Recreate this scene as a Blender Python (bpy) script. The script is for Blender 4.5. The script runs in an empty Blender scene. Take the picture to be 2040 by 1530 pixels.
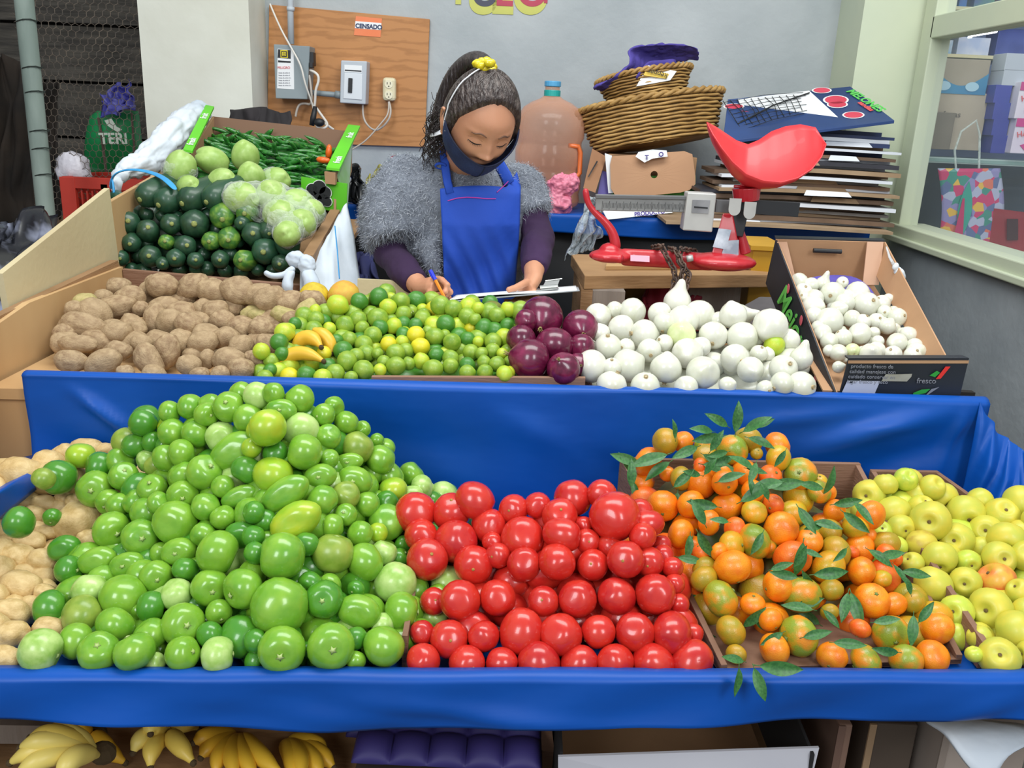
import bpy, math, random
import numpy as np
from mathutils import Vector, Matrix, Euler, Quaternion
random.seed(11); np.random.seed(11)
sc = bpy.context.scene
COL = sc.collection
# ------------------------------------------------------------------ camera, light, exposure
FPX = 1750.0; TH = math.atan(543/1750.0); RO = math.radians(2.6); CH = 1.45
_f = Vector((0, math.cos(TH), -math.sin(TH))); _u0 = Vector((0, math.sin(TH), math.cos(TH))); _r0 = Vector((1, 0, 0))
_r = math.cos(RO)*_r0 + math.sin(RO)*_u0; _u = math.cos(RO)*_u0 - math.sin(RO)*_r0
CAMP = Vector((0, 0, CH))
cam = bpy.data.cameras.new('camera'); camo = bpy.data.objects.new('camera', cam); COL.objects.link(camo)
cam.sensor_width = 36; cam.lens = FPX/2040*36; cam.clip_start = .05
m3 = Matrix((_r, _u, -_f)).transposed(); camo.matrix_world = Matrix.Translation(CAMP) @ m3.to_4x4()
sc.camera = camo
sc.view_settings.view_transform = 'Standard'; sc.view_settings.look = 'None'
sc.view_settings.exposure = 0.17; sc.view_settings.gamma = 1.0; sc.view_settings.use_curve_mapping = False
w = bpy.data.worlds.new('world'); sc.world = w; w.use_nodes = True
w.node_tree.nodes['Background'].inputs[0].default_value = (.93, .96, 1.0, 1)
w.node_tree.nodes['Background'].inputs[1].default_value = .46
def area(name, loc, target, sx, sy, power, color=(1, 1, 1)):
    l = bpy.data.lights.new(name, 'AREA'); l.shape = 'RECTANGLE'; l.size = sx; l.size_y = sy; l.energy = power; l.color = color
    o = bpy.data.objects.new(name, l); COL.objects.link(o); o.location = loc
    o.rotation_euler = (Vector(target)-Vector(loc)).to_track_quat('-Z', 'Y').to_euler(); return o
area('daylight_opening', (-1.5, -1.6, 3.0), (-.1, 1.6, .7), 1.1, 1.5, 56, (.93, .97, 1))
area('daylight_opening', (1.6, -1.3, 2.9), (.1, 1.6, .7), .9, 1.4, 42, (.95, .98, 1))
area('ceiling_tube_light', (.2, 1.7, 3.3), (.2, 2.2, 0), 2.6, 1.0, 62, (.97, 1, .97))
def at(px, py, d):
    v = _f + (px-1020)/FPX*_r + (765-py)/FPX*_u
    return CAMP + v*(d/v.y)
def atz(px, py, z):
    v = _f + (px-1020)/FPX*_r + (765-py)/FPX*_u
    return CAMP + v*((z-CH)/v.z)
def atx(px, py, x):
    v = _f + (px-1020)/FPX*_r + (765-py)/FPX*_u
    return CAMP + v*(x/v.x)
def proj(p):
    q = Vector(p)-CAMP; c = q.dot(_f); return 1020+FPX*q.dot(_r)/c, 765-FPX*q.dot(_u)/c, c
# ------------------------------------------------------------------ materials
def lin(c):
    if isinstance(c, str):
        c = [int(c[i:i+2], 16)/255 for i in (0, 2, 4)]
    return tuple((x/12.92 if x <= .04045 else ((x+.055)/1.055)**2.4) for x in c)+(1,)
MATS = {}
def mat(name, c, c2=None, scale=6, rough=.5, bump=0, bscale=60, metal=0, spec=.5, rand=None, stretch=(1, 1, 1), lo=.35, hi=.65, coat=0, sss=0,
        trans=0, alpha=1, emit=0, wave=0, bstretch=None, detail=4, sheen=0, ior=None, randw=.9):
    """noise mix between c and c2; rand: second colour mixed in by the object's own random number"""
    if name in MATS: return MATS[name]
    m = bpy.data.materials.new(name); m.use_nodes = True; nt = m.node_tree; N = nt.nodes; Lk = nt.links
    b = N['Principled BSDF']; b.inputs['Roughness'].default_value = rough; b.inputs['Metallic'].default_value = metal
    b.inputs['Specular IOR Level'].default_value = spec; b.inputs['Coat Weight'].default_value = coat
    if sss: b.inputs['Subsurface Weight'].default_value = sss; b.inputs['Subsurface Radius'].default_value = (.01, .005, .003)
    if trans: b.inputs['Transmission Weight'].default_value = trans
    if ior: b.inputs['IOR'].default_value = ior
    if sheen: b.inputs['Sheen Weight'].default_value = sheen
    b.inputs['Alpha'].default_value = alpha
    tc = N.new('ShaderNodeTexCoord'); mp = N.new('ShaderNodeMapping'); mp.inputs['Scale'].default_value = stretch
    Lk.new(tc.outputs['Object'], mp.inputs[0]); vec = mp.outputs[0]
    col = None
    rgb = N.new('ShaderNodeRGB'); rgb.outputs[0].default_value = lin(c); col = rgb.outputs[0]
    if rand:
        oi = N.new('ShaderNodeObjectInfo'); mx = N.new('ShaderNodeMix'); mx.data_type = 'RGBA'
        mx.inputs[6].default_value = lin(c); mx.inputs[7].default_value = lin(rand)
        mt = N.new('ShaderNodeMath'); mt.operation = 'MULTIPLY'; mt.inputs[1].default_value = randw
        Lk.new(oi.outputs['Random'], mt.inputs[0]); Lk.new(mt.outputs[0], mx.inputs[0]); col = mx.outputs[2]
    if c2:
        nz = N.new('ShaderNodeTexNoise') if not wave else N.new('ShaderNodeTexWave')
        nz.inputs['Scale'].default_value = scale
        if wave: nz.inputs['Distortion'].default_value = wave; nz.inputs['Detail'].default_value = 4; nz.bands_direction = 'Z'; nz.inputs['Detail Scale'].default_value = 2.5
        else: nz.inputs['Detail'].default_value = detail
        Lk.new(vec, nz.inputs['Vector'])
        rp = N.new('ShaderNodeMapRange'); rp.inputs[1].default_value = lo; rp.inputs[2].default_value = hi
        Lk.new(nz.outputs['Fac'] if 'Fac' in nz.outputs else nz.outputs[0], rp.inputs[0])
        mx = N.new('ShaderNodeMix'); mx.data_type = 'RGBA'; Lk.new(rp.outputs[0], mx.inputs[0]); Lk.new(col, mx.inputs[6]); mx.inputs[7].default_value = lin(c2)
        col = mx.outputs[2]
    Lk.new(col, b.inputs['Base Color'])
    if emit:
        Lk.new(col, b.inputs['Emission Color']); b.inputs['Emission Strength'].default_value = emit
    if bump:
        n2 = N.new('ShaderNodeTexNoise'); n2.inputs['Scale'].default_value = bscale; n2.inputs['Detail'].default_value = 3
        if bstretch:
            mp2 = N.new('ShaderNodeMapping'); mp2.inputs['Scale'].default_value = bstretch; Lk.new(tc.outputs['Object'], mp2.inputs[0]); Lk.new(mp2.outputs[0], n2.inputs['Vector'])
        else: Lk.new(vec, n2.inputs['Vector'])
        bp = N.new('ShaderNodeBump'); bp.inputs['Strength'].default_value = bump; bp.inputs['Distance'].default_value = .01
        Lk.new(n2.outputs[0], bp.inputs['Height']); Lk.new(bp.outputs[0], b.inputs['Normal'])
    MATS[name] = m; return m
def film(name, c, op=.25, rough=.12, bump=.6, bscale=40, edge=.5):
    """thin clear plastic film: mostly see-through with glossy crinkles"""
    if name in MATS: return MATS[name]
    m = bpy.data.materials.new(name); m.use_nodes = True; nt = m.node_tree; N = nt.nodes; Lk = nt.links
    b = N['Principled BSDF']; out = N['Material Output']; b.inputs['Base Color'].default_value = lin(c); b.inputs['Roughness'].default_value = rough
    tr = N.new('ShaderNodeBsdfTransparent'); mx = N.new('ShaderNodeMixShader')
    fr = N.new('ShaderNodeLayerWeight'); fr.inputs[0].default_value = .35
    ad = N.new('ShaderNodeMath'); ad.operation = 'MULTIPLY_ADD'; ad.inputs[1].default_value = edge; ad.inputs[2].default_value = op
    nz = N.new('ShaderNodeTexNoise'); nz.inputs['Scale'].default_value = bscale; nz.inputs['Detail'].default_value = 3; nz.inputs['Distortion'].default_value = 1.2
    tc = N.new('ShaderNodeTexCoord'); Lk.new(tc.outputs['Object'], nz.inputs['Vector'])
    bp = N.new('ShaderNodeBump'); bp.inputs['Strength'].default_value = bump; bp.inputs['Distance'].default_value = .02
    Lk.new(nz.outputs[0], bp.inputs['Height']); Lk.new(bp.outputs[0], b.inputs['Normal'])
    Lk.new(fr.outputs['Facing'], ad.inputs[0]); Lk.new(ad.outputs[0], mx.inputs[0]); Lk.new(tr.outputs[0], mx.inputs[1]); Lk.new(b.outputs[0], mx.inputs[2])
    Lk.new(mx.outputs[0], out.inputs['Surface'])
    MATS[name] = m; return m
# ------------------------------------------------------------------ mesh helpers
class G:
    def __init__(s): s.v = []; s.f = []
    def add(s, vs, fs):
        o = len(s.v); s.v += [tuple(p) for p in vs]; s.f += [tuple(i+o for i in f) for f in fs]; return s
    def hexa(s, p):  # 8 corners: bottom 4 then top 4
        return s.add(p, [(3, 2, 1, 0), (4, 5, 6, 7), (0, 1, 5, 4), (1, 2, 6, 5), (2, 3, 7, 6), (3, 0, 4, 7)])
    def box(s, c, size, rot=None):
        c = Vector(c); h = Vector(size)/2; R = rot if rot is not None else Matrix.Identity(3)
        pts = [c + R @ Vector((x*h.x, y*h.y, z*h.z)) for z in (-1, 1) for x, y in ((-1, -1), (1, -1), (1, 1), (-1, 1))]
        return s.hexa(pts)
    def bar(s, a, b, w, h, up=(0, 0, 1)):
        a, b = Vector(a), Vector(b); d = (b-a).normalized(); u = Vector(up); sx = d.cross(u).normalized(); uy = sx.cross(d)
        P = []
        for q in (a, b):
            P += [q - sx*w/2 - uy*h/2, q + sx*w/2 - uy*h/2, q + sx*w/2 + uy*h/2, q - sx*w/2 + uy*h/2]
        return s.hexa(P)
    def slab(s, quad, t):
        q = [Vector(p) for p in quad]; t = Vector(t); return s.hexa(q + [p+t for p in q])
    def tube(s, pts, r, seg=10, cap=True, flat=None):
        pts = [Vector(p) for p in pts]; n = len(pts)
        if not hasattr(r, '__len__'): r = [r]*n
        rings = []; prev = None
        for i, p in enumerate(pts):
            t = (pts[min(i+1, n-1)]-pts[max(i-1, 0)])
            if t.length < 1e-9: t = Vector((0, 0, 1))
            t.normalize()
            if prev is None:
                a = t.orthogonal().normalized() if flat is None else Vector(flat).cross(t).normalized()
            else: a = (prev - t*prev.dot(t)).normalized()
            prev = a; b = t.cross(a)
            rr = r[i] if not isinstance(r[i], tuple) else None
            ra, rb = (rr, rr) if rr is not None else r[i]
            rings.append([p + a*math.cos(2*math.pi*k/seg)*ra + b*math.sin(2*math.pi*k/seg)*rb for k in range(seg)])
        return s.loft(rings, cap)
    def loft(s, rings, cap=True, close=True):
        n = len(rings[0]); vs = [p for R_ in rings for p in R_]; fs = []
        for i in range(len(rings)-1):
            for k in range(n if close else n-1):
                k2 = (k+1) % n; fs.append((i*n+k, i*n+k2, (i+1)*n+k2, (i+1)*n+k))
        if cap: fs.append(tuple(range(n))[::-1]); fs.append(tuple((len(rings)-1)*n+k for k in range(n)))
        return s.add(vs, fs)
    def grid(s, fn, nu, nv):
        vs = [fn(i/nu, j/nv) for i in range(nu+1) for j in range(nv+1)]
        fs = [(i*(nv+1)+j, (i+1)*(nv+1)+j, (i+1)*(nv+1)+j+1, i*(nv+1)+j+1) for i in range(nu) for j in range(nv)]
        return s.add(vs, fs)
    def sph(s, c, r, nu=14, nv=9, rot=None, fn=None):
        c = Vector(c); r = Vector((r, r, r)) if not hasattr(r, '__len__') else Vector(r); R = rot if rot is not None else Matrix.Identity(3)
        vs = [c + R @ Vector((0, 0, r.z))]
        def P(th, ph):
            v = Vector((math.sin(th)*math.cos(ph), math.sin(th)*math.sin(ph), math.cos(th)))
            k = fn(v) if fn else 1
            return c + R @ Vector((v.x*r.x*k, v.y*r.y*k, v.z*r.z*k))
        vs = [P(1e-4, 0)]
        for i in range(1, nv):
            for j in range(nu): vs.append(P(math.pi*i/nv, 2*math.pi*j/nu))
        vs.append(P(math.pi-1e-4, 0)); fs = []
        for j in range(nu):
            fs.append((0, 1+j, 1+(j+1) % nu))
            for i in range(nv-2):
                a = 1+i*nu; fs.append((a+j, a+nu+j, a+nu+(j+1) % nu, a+(j+1) % nu))
            a = 1+(nv-2)*nu; fs.append((a+j, len(vs)-1, a+(j+1) % nu))
        return s.add(vs, fs)
    def mesh(s, name, m, smooth=False):
        me = bpy.data.meshes.new(name); me.from_pydata(s.v, [], s.f)
        if smooth: me.polygons.foreach_set('use_smooth', [True]*len(me.polygons))
        if isinstance(m, (list, tuple)):
            for x in m: me.materials.append(x)
        elif m: me.materials.append(m)
        me.validate(); me.update(); return me
    def obj(s, name, m, parent=None, smooth=False, bevel=0, solid=0):
        return link(bpy.data.objects.new(name, s.mesh(name, m, smooth)), parent, bevel, solid)
def link(o, parent=None, bevel=0, solid=0):
    COL.objects.link(o)
    if parent is not None:
        o.parent = parent; o.matrix_parent_inverse = parent.matrix_basis.inverted()
    if solid:
        md = o.modifiers.new('thickness', 'SOLIDIFY'); md.thickness = solid; md.offset = 0
    if bevel:
        md = o.modifiers.new('edge', 'BEVEL'); md.width = bevel; md.segments = 2; md.limit_method = 'ANGLE'
    return o
def tag(o, label=None, cat=None, group=None, kind=None):
    if label: o['label'] = label
    if cat: o['category'] = cat
    if group: o['group'] = group
    if kind: o['kind'] = kind
    return o
def thing(name, label, cat, loc, group=None):
    o = bpy.data.objects.new(name, None); COL.objects.link(o); o.location = loc; o.empty_display_size = .05
    tag(o, label, cat, group); return o
def struct(o, label=None):
    o['kind'] = 'structure'
    if label: o['label'] = label
    return o
def text(s, size, origin, xdir, ydir, m, name='lettering', parent=None, ext=.0006, align='LEFT', bold=0):
    cu = bpy.data.curves.new(name, 'FONT'); cu.body = s; cu.size = size; cu.extrude = ext; cu.align_x = align; cu.offset = bold
    cu.materials.append(m); o = bpy.data.objects.new(name, cu)
    x = Vector(xdir).normalized(); z = x.cross(Vector(ydir)).normalized(); y = z.cross(x)
    me = bpy.data.meshes.new_from_object(o); me.name = name; bpy.data.objects.remove(o)
    o = bpy.data.objects.new(name, me); o.matrix_basis = Matrix.Translation(Vector(origin)) @ Matrix((x, y, z)).transposed().to_4x4()
    return link(o, parent)
def crumple(o, strength=.012, scale=.03, sub=1):
    if sub: md = o.modifiers.new('sub', 'SUBSURF'); md.levels = sub; md.render_levels = sub
    tx = bpy.data.textures.new('crumple', 'CLOUDS'); tx.noise_scale = scale; tx.noise_depth = 2
    md = o.modifiers.new('crumple', 'DISPLACE'); md.texture = tx; md.strength = strength; md.texture_coords = 'GLOBAL'; return o
def nz3(v, s=1.0, seed=0):
    from mathutils import noise
    return noise.noise(Vector(v)*s+Vector((seed, seed*1.7, -seed)))
def qrand(): return Euler((random.uniform(0, 6.28), random.uniform(0, 6.28), random.uniform(0, 6.28))).to_matrix()
ORD = 'first second third fourth fifth sixth seventh eighth ninth tenth eleventh twelfth thirteenth fourteenth fifteenth sixteenth seventeenth eighteenth nineteenth twentieth'.split()
def ordn(i):
    return ORD[i] if i < 20 else ('twenty-' + ORD[i-20] if i < 29 else 'far')
# ------------------------------------------------------------------ the setting
M_wall = mat('grey_plaster', '9ba2a5', 'b4b9bb', scale=2.2, rough=.9, bump=.25, bscale=25, lo=.3, hi=.7)
M_wall_low = mat('dark_cement', '8a9298', 'a0a7ac', scale=2.5, rough=.85, bump=.2, bscale=30)
M_cream = mat('cream_paint', 'dcddd2', 'cfcfc2', scale=3, rough=.75, bump=.15, bscale=18)
M_yel = mat('pale_yellow_paint', 'c6cdb2', 'bcc6b0', scale=2, rough=.6, bump=.1, bscale=18)
M_floor = mat('concrete_floor', '6b6a66', '55534f', scale=4, rough=.9, bump=.2)
M_dark = mat('old_dark_wood', '3f3b38', '57524c', scale=5, rough=.95, bump=.5, bscale=14, stretch=(1, 1, 4))
def wallbox(name, lo, hi, m, label=None):
    g = G(); c = [(a+b)/2 for a, b in zip(lo, hi)]; g.box(c, [abs(b-a) for a, b in zip(lo, hi)]); return struct(g.obj(name, m), label)
wallbox('floor', (-4.2, -2.5, -.1), (3.2, 6, 0), M_floor)
wallbox('wall_back', (-1.25, 3.7, 0), (1.30, 3.85, 3.4), M_wall)
wallbox('wall_right', (1.42, -.5, 0), (1.56, 3.40, 1.075), M_wall_low)
wallbox('pillar_right', (1.205, 3.44, 0), (1.46, 3.85, 3.4), M_yel, 'pale yellow corner pillar beside the shop window')
wallbox('pillar_left', (-1.44, 3.48, 0), (-1.03, 3.86, 3.4), M_cream, 'cream painted concrete pillar beside the plywood panel')
g = G()
for i in range(12):
    z = i*.3
    g.box((-3.1+.02*(i % 3), 5.2+.015*((i*7) % 3), z+.15), (3.6, .12, .285))
g.box((-3.1, 5.32, 1.8), (3.6, .05, 3.6))  # slab added behind the planks to keep sky light out of the gaps
struct(g.obj('wall_left', mat('weathered_planks', '4b4844', '6b665e', scale=7, rough=.95, bump=.7, bscale=16, stretch=(.6, .6, 5))), 'weathered dark plank wall of the yard beyond the mesh')
wallbox('wall_side', (-4.2, 1.5, 0), (-4.1, 5.3, 3.4), M_dark)
# shop window in the right wall
wy0, wy1 = 1.2, 3.34
g = G()
fx = 1.42
g.box((fx+.05, (wy0+wy1)/2, 1.085), (.14, wy1-wy0+.1, .05)); g.box((fx-.01, (wy0+wy1)/2, 1.06), (.05, wy1-wy0+.1, .022))
struct(g.obj('trim_1', M_yel, bevel=.004), 'pale yellow sill under the shop window')
win = struct(thing('window_1', None, None, (fx, wy1, 1.1)), 'shop window with pale yellow frame'); 
g = G(); g.box((fx+.03, wy1+.03, 1.9), (.07, .09, 1.6)); g.box((fx+.03, (wy0+wy1)/2, 1.795), (.07, wy1-wy0, .075)); g.obj('window_frame', M_yel, win, bevel=.004)
M_glass = film('window_glass', 'cfe0ea', op=.015, rough=.03, bump=.0, edge=.10)
for z0, z1 in ((1.11, 1.758), (1.832, 2.7)):
    g = G(); g.box((fx+.035, (wy0+wy1)/2, (z0+z1)/2), (.005, wy1-wy0-.02, z1-z0)); g.obj('glass_pane', M_glass, win)
wallbox('wall_shop', (1.56, 4.6, 0), (3.2, 4.7, 3.4), mat('shop_wall', '55627e', '6d7fa6', scale=2, rough=.7))
wallbox('wall_shop_side', (1.46, 3.52, 0), (1.50, 4.7, 3.4), M_yel)
# ------------------------------------------------------------------ the stall
def lipy(x): return 1.075+.07*x
def rimy(x): return 1.655+.06*x
M_ply = mat('pine_plywood', 'c9a677', 'b88f60', scale=3, rough=.6, bump=.1, bscale=30, stretch=(1, 1, .25), wave=0)
M_pale = mat('pale_panel', 'cdbf98', 'c2b28c', scale=2, rough=.6, bump=.08)
M_wood = mat('raw_wood', '9d7a57', '83623f', scale=5, rough=.7, bump=.2, stretch=(.4, 1, 4))
M_woodd = mat('brown_board', '8d6a55', '75543f', scale=5, rough=.7, bump=.2, stretch=(.4, 1, 4))
st = thing('produce_stand', 'tiered wooden produce stand with plywood side panels holding the fruit', 'stand', (0, 1.6, 0))
g = G(); xl, xr = -1.0, 1.06
g.slab([(xl, lipy(xl), .625), (xr, lipy(xr), .625), (xr, rimy(xr)+.05, .625), (xl, rimy(xl)+.05, .625)], (0, 0, .02)); g.obj('lower_shelf', M_ply, st)
g = G(); g.slab([(-1.02, rimy(-1)+.02, .87), (.96, rimy(.96)+.03, .87), (.96, 2.25, .87), (-1.02, 2.24, .87)], (0, 0, .022)); g.obj('upper_shelf', M_ply, st)
g = G(); g.slab([(xl, lipy(xl)-.012, .64), (xr, lipy(xr)-.012, .64), (xr, lipy(xr)-.001, .64), (xl, lipy(xl)-.001, .64)], (0, 0, .042)); g.obj('front_rail', M_wood, st)
g = G(); g.slab([(-1.02, rimy(-1)+.032, .646), (.96, rimy(.96)+.032, .646), (.96, rimy(.96)+.046, .646), (-1.02, rimy(-1)+.046, .646)], (0, 0, .224)); g.obj('riser_board', M_ply, st)
g = G(); g.slab([(xl, 1.25, .18), (xr, 1.3, .18), (xr, 2.2, .18), (xl, 2.2, .18)], (0, 0, .02)); g.obj('bottom_shelf', M_wood, st)
for x, y in ((-.97, 1.08), (1.02, 1.2), (-.97, 2.2), (.93, 2.25)):
    g = G(); top = .625 if y < 1.5 else .87; g.box((x, y, top/2), (.05, .05, top)); g.obj('leg', M_wood, st)
# left side panels
zs = [atx(0, 715, -1.03), atx(60, 605, -1.03), atx(240, 535, -1.03)]
g = G(); yy = [(1.02, .98), (1.40, .985), (1.60, .985), (1.815, 1.018), (2.27, 1.018)]
for (ya, za), (yb, zb) in zip(yy, yy[1:]):
    g.hexa([(-1.045, ya, .30), (-1.03, ya, .30), (-1.03, yb, .30), (-1.045, yb, .30), (-1.045, ya, za), (-1.03, ya, za), (-1.03, yb, zb), (-1.045, yb, zb)])
g.obj('side_panel', M_ply, st)
g = G(); a = [atx(28, 670, -1.065), atx(237, 522, -1.065), atx(218, 375, -1.065), atx(5, 545, -1.065)]
pq = [a[0], atx(60, 602, -1.065), a[1], a[2], a[3]]; p_ = G(); p_.add(pq+[p+Vector((-.014, 0, 0)) for p in pq], [(0, 1, 2, 3, 4), (9, 8, 7, 6, 5)]+[(k, (k+1) % 5, 5+(k+1) % 5, 5+k) for k in range(5)]); p_.obj('side_panel', M_pale, st)
g = G(); g.box((1.078, 1.38, .69), (.016, .58, .14)); g.obj('side_rail', M_ply, st)
g = G(); g.bar((-1.05, 1.5, .95), (-1.05, 2.27, .985), .02, .10); g.bar((-1.05, 2.25, 0), (-1.05, 2.25, 1.22), .03, .04); g.obj('brace', M_wood, st)
# blue vinyl covers
def blue(name, c):
    m = mat(name, c, '07408c', scale=3, rough=.42, bump=.35, bscale=5, lo=.35, hi=.9, bstretch=(1, 1, 2.2), spec=.28)
    return m
M_blue = blue('blue_vinyl', '0850ac')
def polyz(tab, x):
    if x <= tab[0][0]: return tab[0][1]
    for a, b in zip(tab, tab[1:]):
        if x <= b[0]: return a[1]+(b[1]-a[1])*(x-a[0])/(b[0]-a[0])
    return tab[-1][1]
bot = [(0, 1440), (300, 1442), (500, 1454), (650, 1461), (830, 1459), (1000, 1447), (1060, 1443), (1200, 1449), (1500, 1446), (2040, 1436)]
botz = sorted([(at(px, py, lipy((px-1020)/1400)-.03).x, at(px, py, lipy((px-1020)/1400)-.03).z) for px, py in bot])
def gs(x, c, s): return math.exp(-((x-c)/s)**2)
def lower(u, v):
    x = -1.022+2.06*u; ly = lipy(x); zb = polyz(botz, x)
    fold = .0
    # profile v: 0 skirt bottom, .3 lip front top, .36 lip back, .45 tray front, 1 tray back
    if v <= .3:
        t = v/.3; y = ly-.027-.006*math.sin(x*9+t*2)*(1-t)-.005*math.sin(x*23+1-t*3)*(1-t)**.7; z = zb+(.690-zb)*t
        for (xa, za, xb, zb2, amp, wd) in ((-.20, .66, .25, .60, .010, .016), (-.42, .66, .02, .595, .006, .02), (.75, .66, .62, .61, .008, .02), (-.7, .60, -.2, .62, .005, .02)):
            L_ = math.hypot(xb-xa, zb2-za); s_ = ((x-xa)*(xb-xa)+(z-za)*(zb2-za))/L_; d_ = ((x-xa)*(zb2-za)-(z-za)*(xb-xa))/L_
            if -.05 < s_ < L_+.05: y -= amp*gs(d_, 0, wd)*math.sin(math.pi*min(1, max(0, (s_+.05)/(L_+.1))))
        return (x, y, z)
    if v <= .34:
        t = (v-.3)/.04; return (x, ly-.027+.03*t, .690+.004*math.sin(math.pi*t)+.001*math.sin(x*17))
    if v <= .40:
        t = (v-.34)/.06; return (x, ly+.003+.012*t, .690-.034*t)
    t = (v-.40)/.60; y = ly+.015+(rimy(x)-.004-ly-.015)*t
    return (x, y, .656+.004*nz3((x, y, 0), 6))
g = G(); g.grid(lower, 220, 50)
lc = g.obj('vinyl_cover', M_blue, None, smooth=True, solid=.003); tag(lc, 'shiny blue vinyl sheet lining the lower tray and hanging over its front lip', 'vinyl sheet')
ridges = [(190, 770, 275, 835, .016, .014), (90, 830, 300, 980, -.012, .05), (1030, 840, 1215, 935, .010, .03), (700, 850, 1000, 900, -.012, .05), (1640, 900, 1930, 815, .022, .028), (1500, 850, 1800, 815, .010, .02), (1700, 960, 1950, 890, -.015, .035), (1120, 890, 1240, 940, -.01, .03), (1900, 930, 1955, 810, .012, .012)]
rw = [(at(a, b, 1.655), at(c, d, 1.66), am, wd) for a, b, c, d, am, wd in ridges]
def upper(u, v):
    x = -.935+1.905*u; ry = rimy(x)
    if v <= .8:
        t = v/.8; z = .657+(.925-.657)*t; y = ry-.008+.004*math.sin(x*5+z*6)
        for A, B, amp, wd in rw:
            L_ = math.hypot(B.x-A.x, B.z-A.z); s_ = ((x-A.x)*(B.x-A.x)+(z-A.z)*(B.z-A.z))/L_; d_ = ((x-A.x)*(B.z-A.z)-(z-A.z)*(B.x-A.x))/L_
            if -.06 < s_ < L_+.06: y -= amp*gs(d_, 0, wd)*math.sin(math.pi*min(1, max(0, (s_+.06)/(L_+.12))))*min(1, (1-t)*5)
        return (x, y, z)
    if v <= .92:
        a = (v-.8)/.12*math.pi; return (x, ry-.008+.019*(1-math.cos(a))/2*1.6, .925+.008*math.sin(a))
    t = (v-.92)/.08; return (x, ry+.023+.03*t, .925-.03*t)
g = G(); g.grid(upper, 200, 60)
uc = g.obj('vinyl_cover', M_blue, None, smooth=True, solid=.003); tag(uc, 'blue vinyl skirt stretched under the upper shelf behind the lower tray', 'vinyl sheet')
# side drape on the right and the small tuck on the left
CP = [[(.950, 1.70, .932), (.945, 1.685, .85), (.94, 1.675, .76), (.93, 1.665, .664)], [(1.0, 1.684, .872), (.985, 1.64, .80), (.97, 1.62, .73), (.96, 1.60, .662)], [(1.03, 1.655, .849), (1.02, 1.60, .79), (1.0, 1.55, .72), (.985, 1.52, .664)],
      [(1.05, 1.40, .80), (1.04, 1.36, .75), (1.025, 1.33, .70), (1.01, 1.30, .664)], [(1.055, 1.10, .75), (1.045, 1.10, .72), (1.035, 1.10, .69), (1.02, 1.10, .67)]]
CP = [[Vector(q) for q in r] for r in CP]
def bil(u, v):
    a = u*4; b = v*3; i = min(3, int(a)); j = min(2, int(b)); a -= i; b -= j
    p = (CP[i][j]*(1-a)+CP[i+1][j]*a)*(1-b)+(CP[i][j+1]*(1-a)+CP[i+1][j+1]*a)*b; e = math.sin(math.pi*min(1, u*2.2)) if u < .45 else .3
    return p + Vector((-.012*abs(math.sin(u*19+v*4))*e-.003, -.022*abs(math.sin(u*19+v*4+.4))*e*math.sin(math.pi*v)**.7 if 0 < v < 1 else 0, 0))
g = G(); g.grid(bil, 90, 30); t_ = g.obj('vinyl_cover', M_blue, None, smooth=True, solid=.003)
md = t_.modifiers.new('s', 'SUBSURF'); md.levels = 1; md.render_levels = 1
tag(t_, 'bright blue vinyl flap draped over the side of the stand beside the yellow apples', 'vinyl sheet')
CP2 = [[atx(92, 893, -1.0), atx(118, 880, -.96), at(150, 905, 1.60)], [atx(40, 915, -1.0), at(60, 935, 1.45), at(90, 960, 1.48)], [atx(0, 945, -1.02), at(-5, 985, 1.30), at(20, 1010, 1.34)], [atx(-60, 985, -1.02), at(-70, 1040, 1.22), at(-40, 1060, 1.25)]]
def bil2(u, v):
    a = u*3; b = v*2; i = min(2, int(a)); j = min(1, int(b)); a -= i; b -= j
    return (CP2[i][j]*(1-a)+CP2[i+1][j]*a)*(1-b)+(CP2[i][j+1]*(1-a)+CP2[i+1][j+1]*a)*b + Vector((0, .006*math.sin(u*14), .006*math.sin(v*8+u*4)))
g = G(); g.grid(bil2, 24, 14); t_ = g.obj('vinyl_cover', M_blue, None, smooth=True, solid=.003)
tag(t_, 'blue vinyl corner tucked against the plywood panel above the pale potatoes', 'vinyl sheet')
g = G(); c = at(92, 905, 1.585)
g.tube([c+Vector((.014*math.cos(k*.7), .004*math.sin(k*.7), .008*math.sin(k*.7))) for k in range(10)], .0022, 6)
tag(g.obj('metal_ring', mat('steel', 'b8bcc0', rough=.25, metal=1), smooth=True), 'small steel ring on the blue vinyl corner by the side panel', 'ring')
# small loose board in front of the limes, partition boards, crates in the tray
g = G(); a, b = at(740, 772, 1.66), at(1165, 772, 1.70); g.slab([a+Vector((0, 0, -.002)), b+Vector((0, 0, -.004)), b+Vector((0, .012, -.004)), a+Vector((0, .012, -.002))], (0, -.002, .025))
tag(g.obj('wooden_board', M_woodd, bevel=.001), 'low brown board holding back the limes and red onions', 'board')
g = G(); a, b = at(806, 1318, 1.11), at(820, 1240, 1.25)
g.hexa([Vector((a.x-.004, a.y, .66)), Vector((a.x+.004, a.y, .66)), Vector((b.x+.004, 1.5, .66)), Vector((b.x-.004, 1.5, .66)), Vector((a.x-.004, a.y, .715)), Vector((a.x+.004, a.y, .715)), Vector((b.x+.004, 1.5, .74)), Vector((b.x-.004, 1.5, .74))])
tag(g.obj('divider_board', M_woodd), 'thin wooden divider between the green tomatillos and the tomatoes', 'board')
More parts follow.
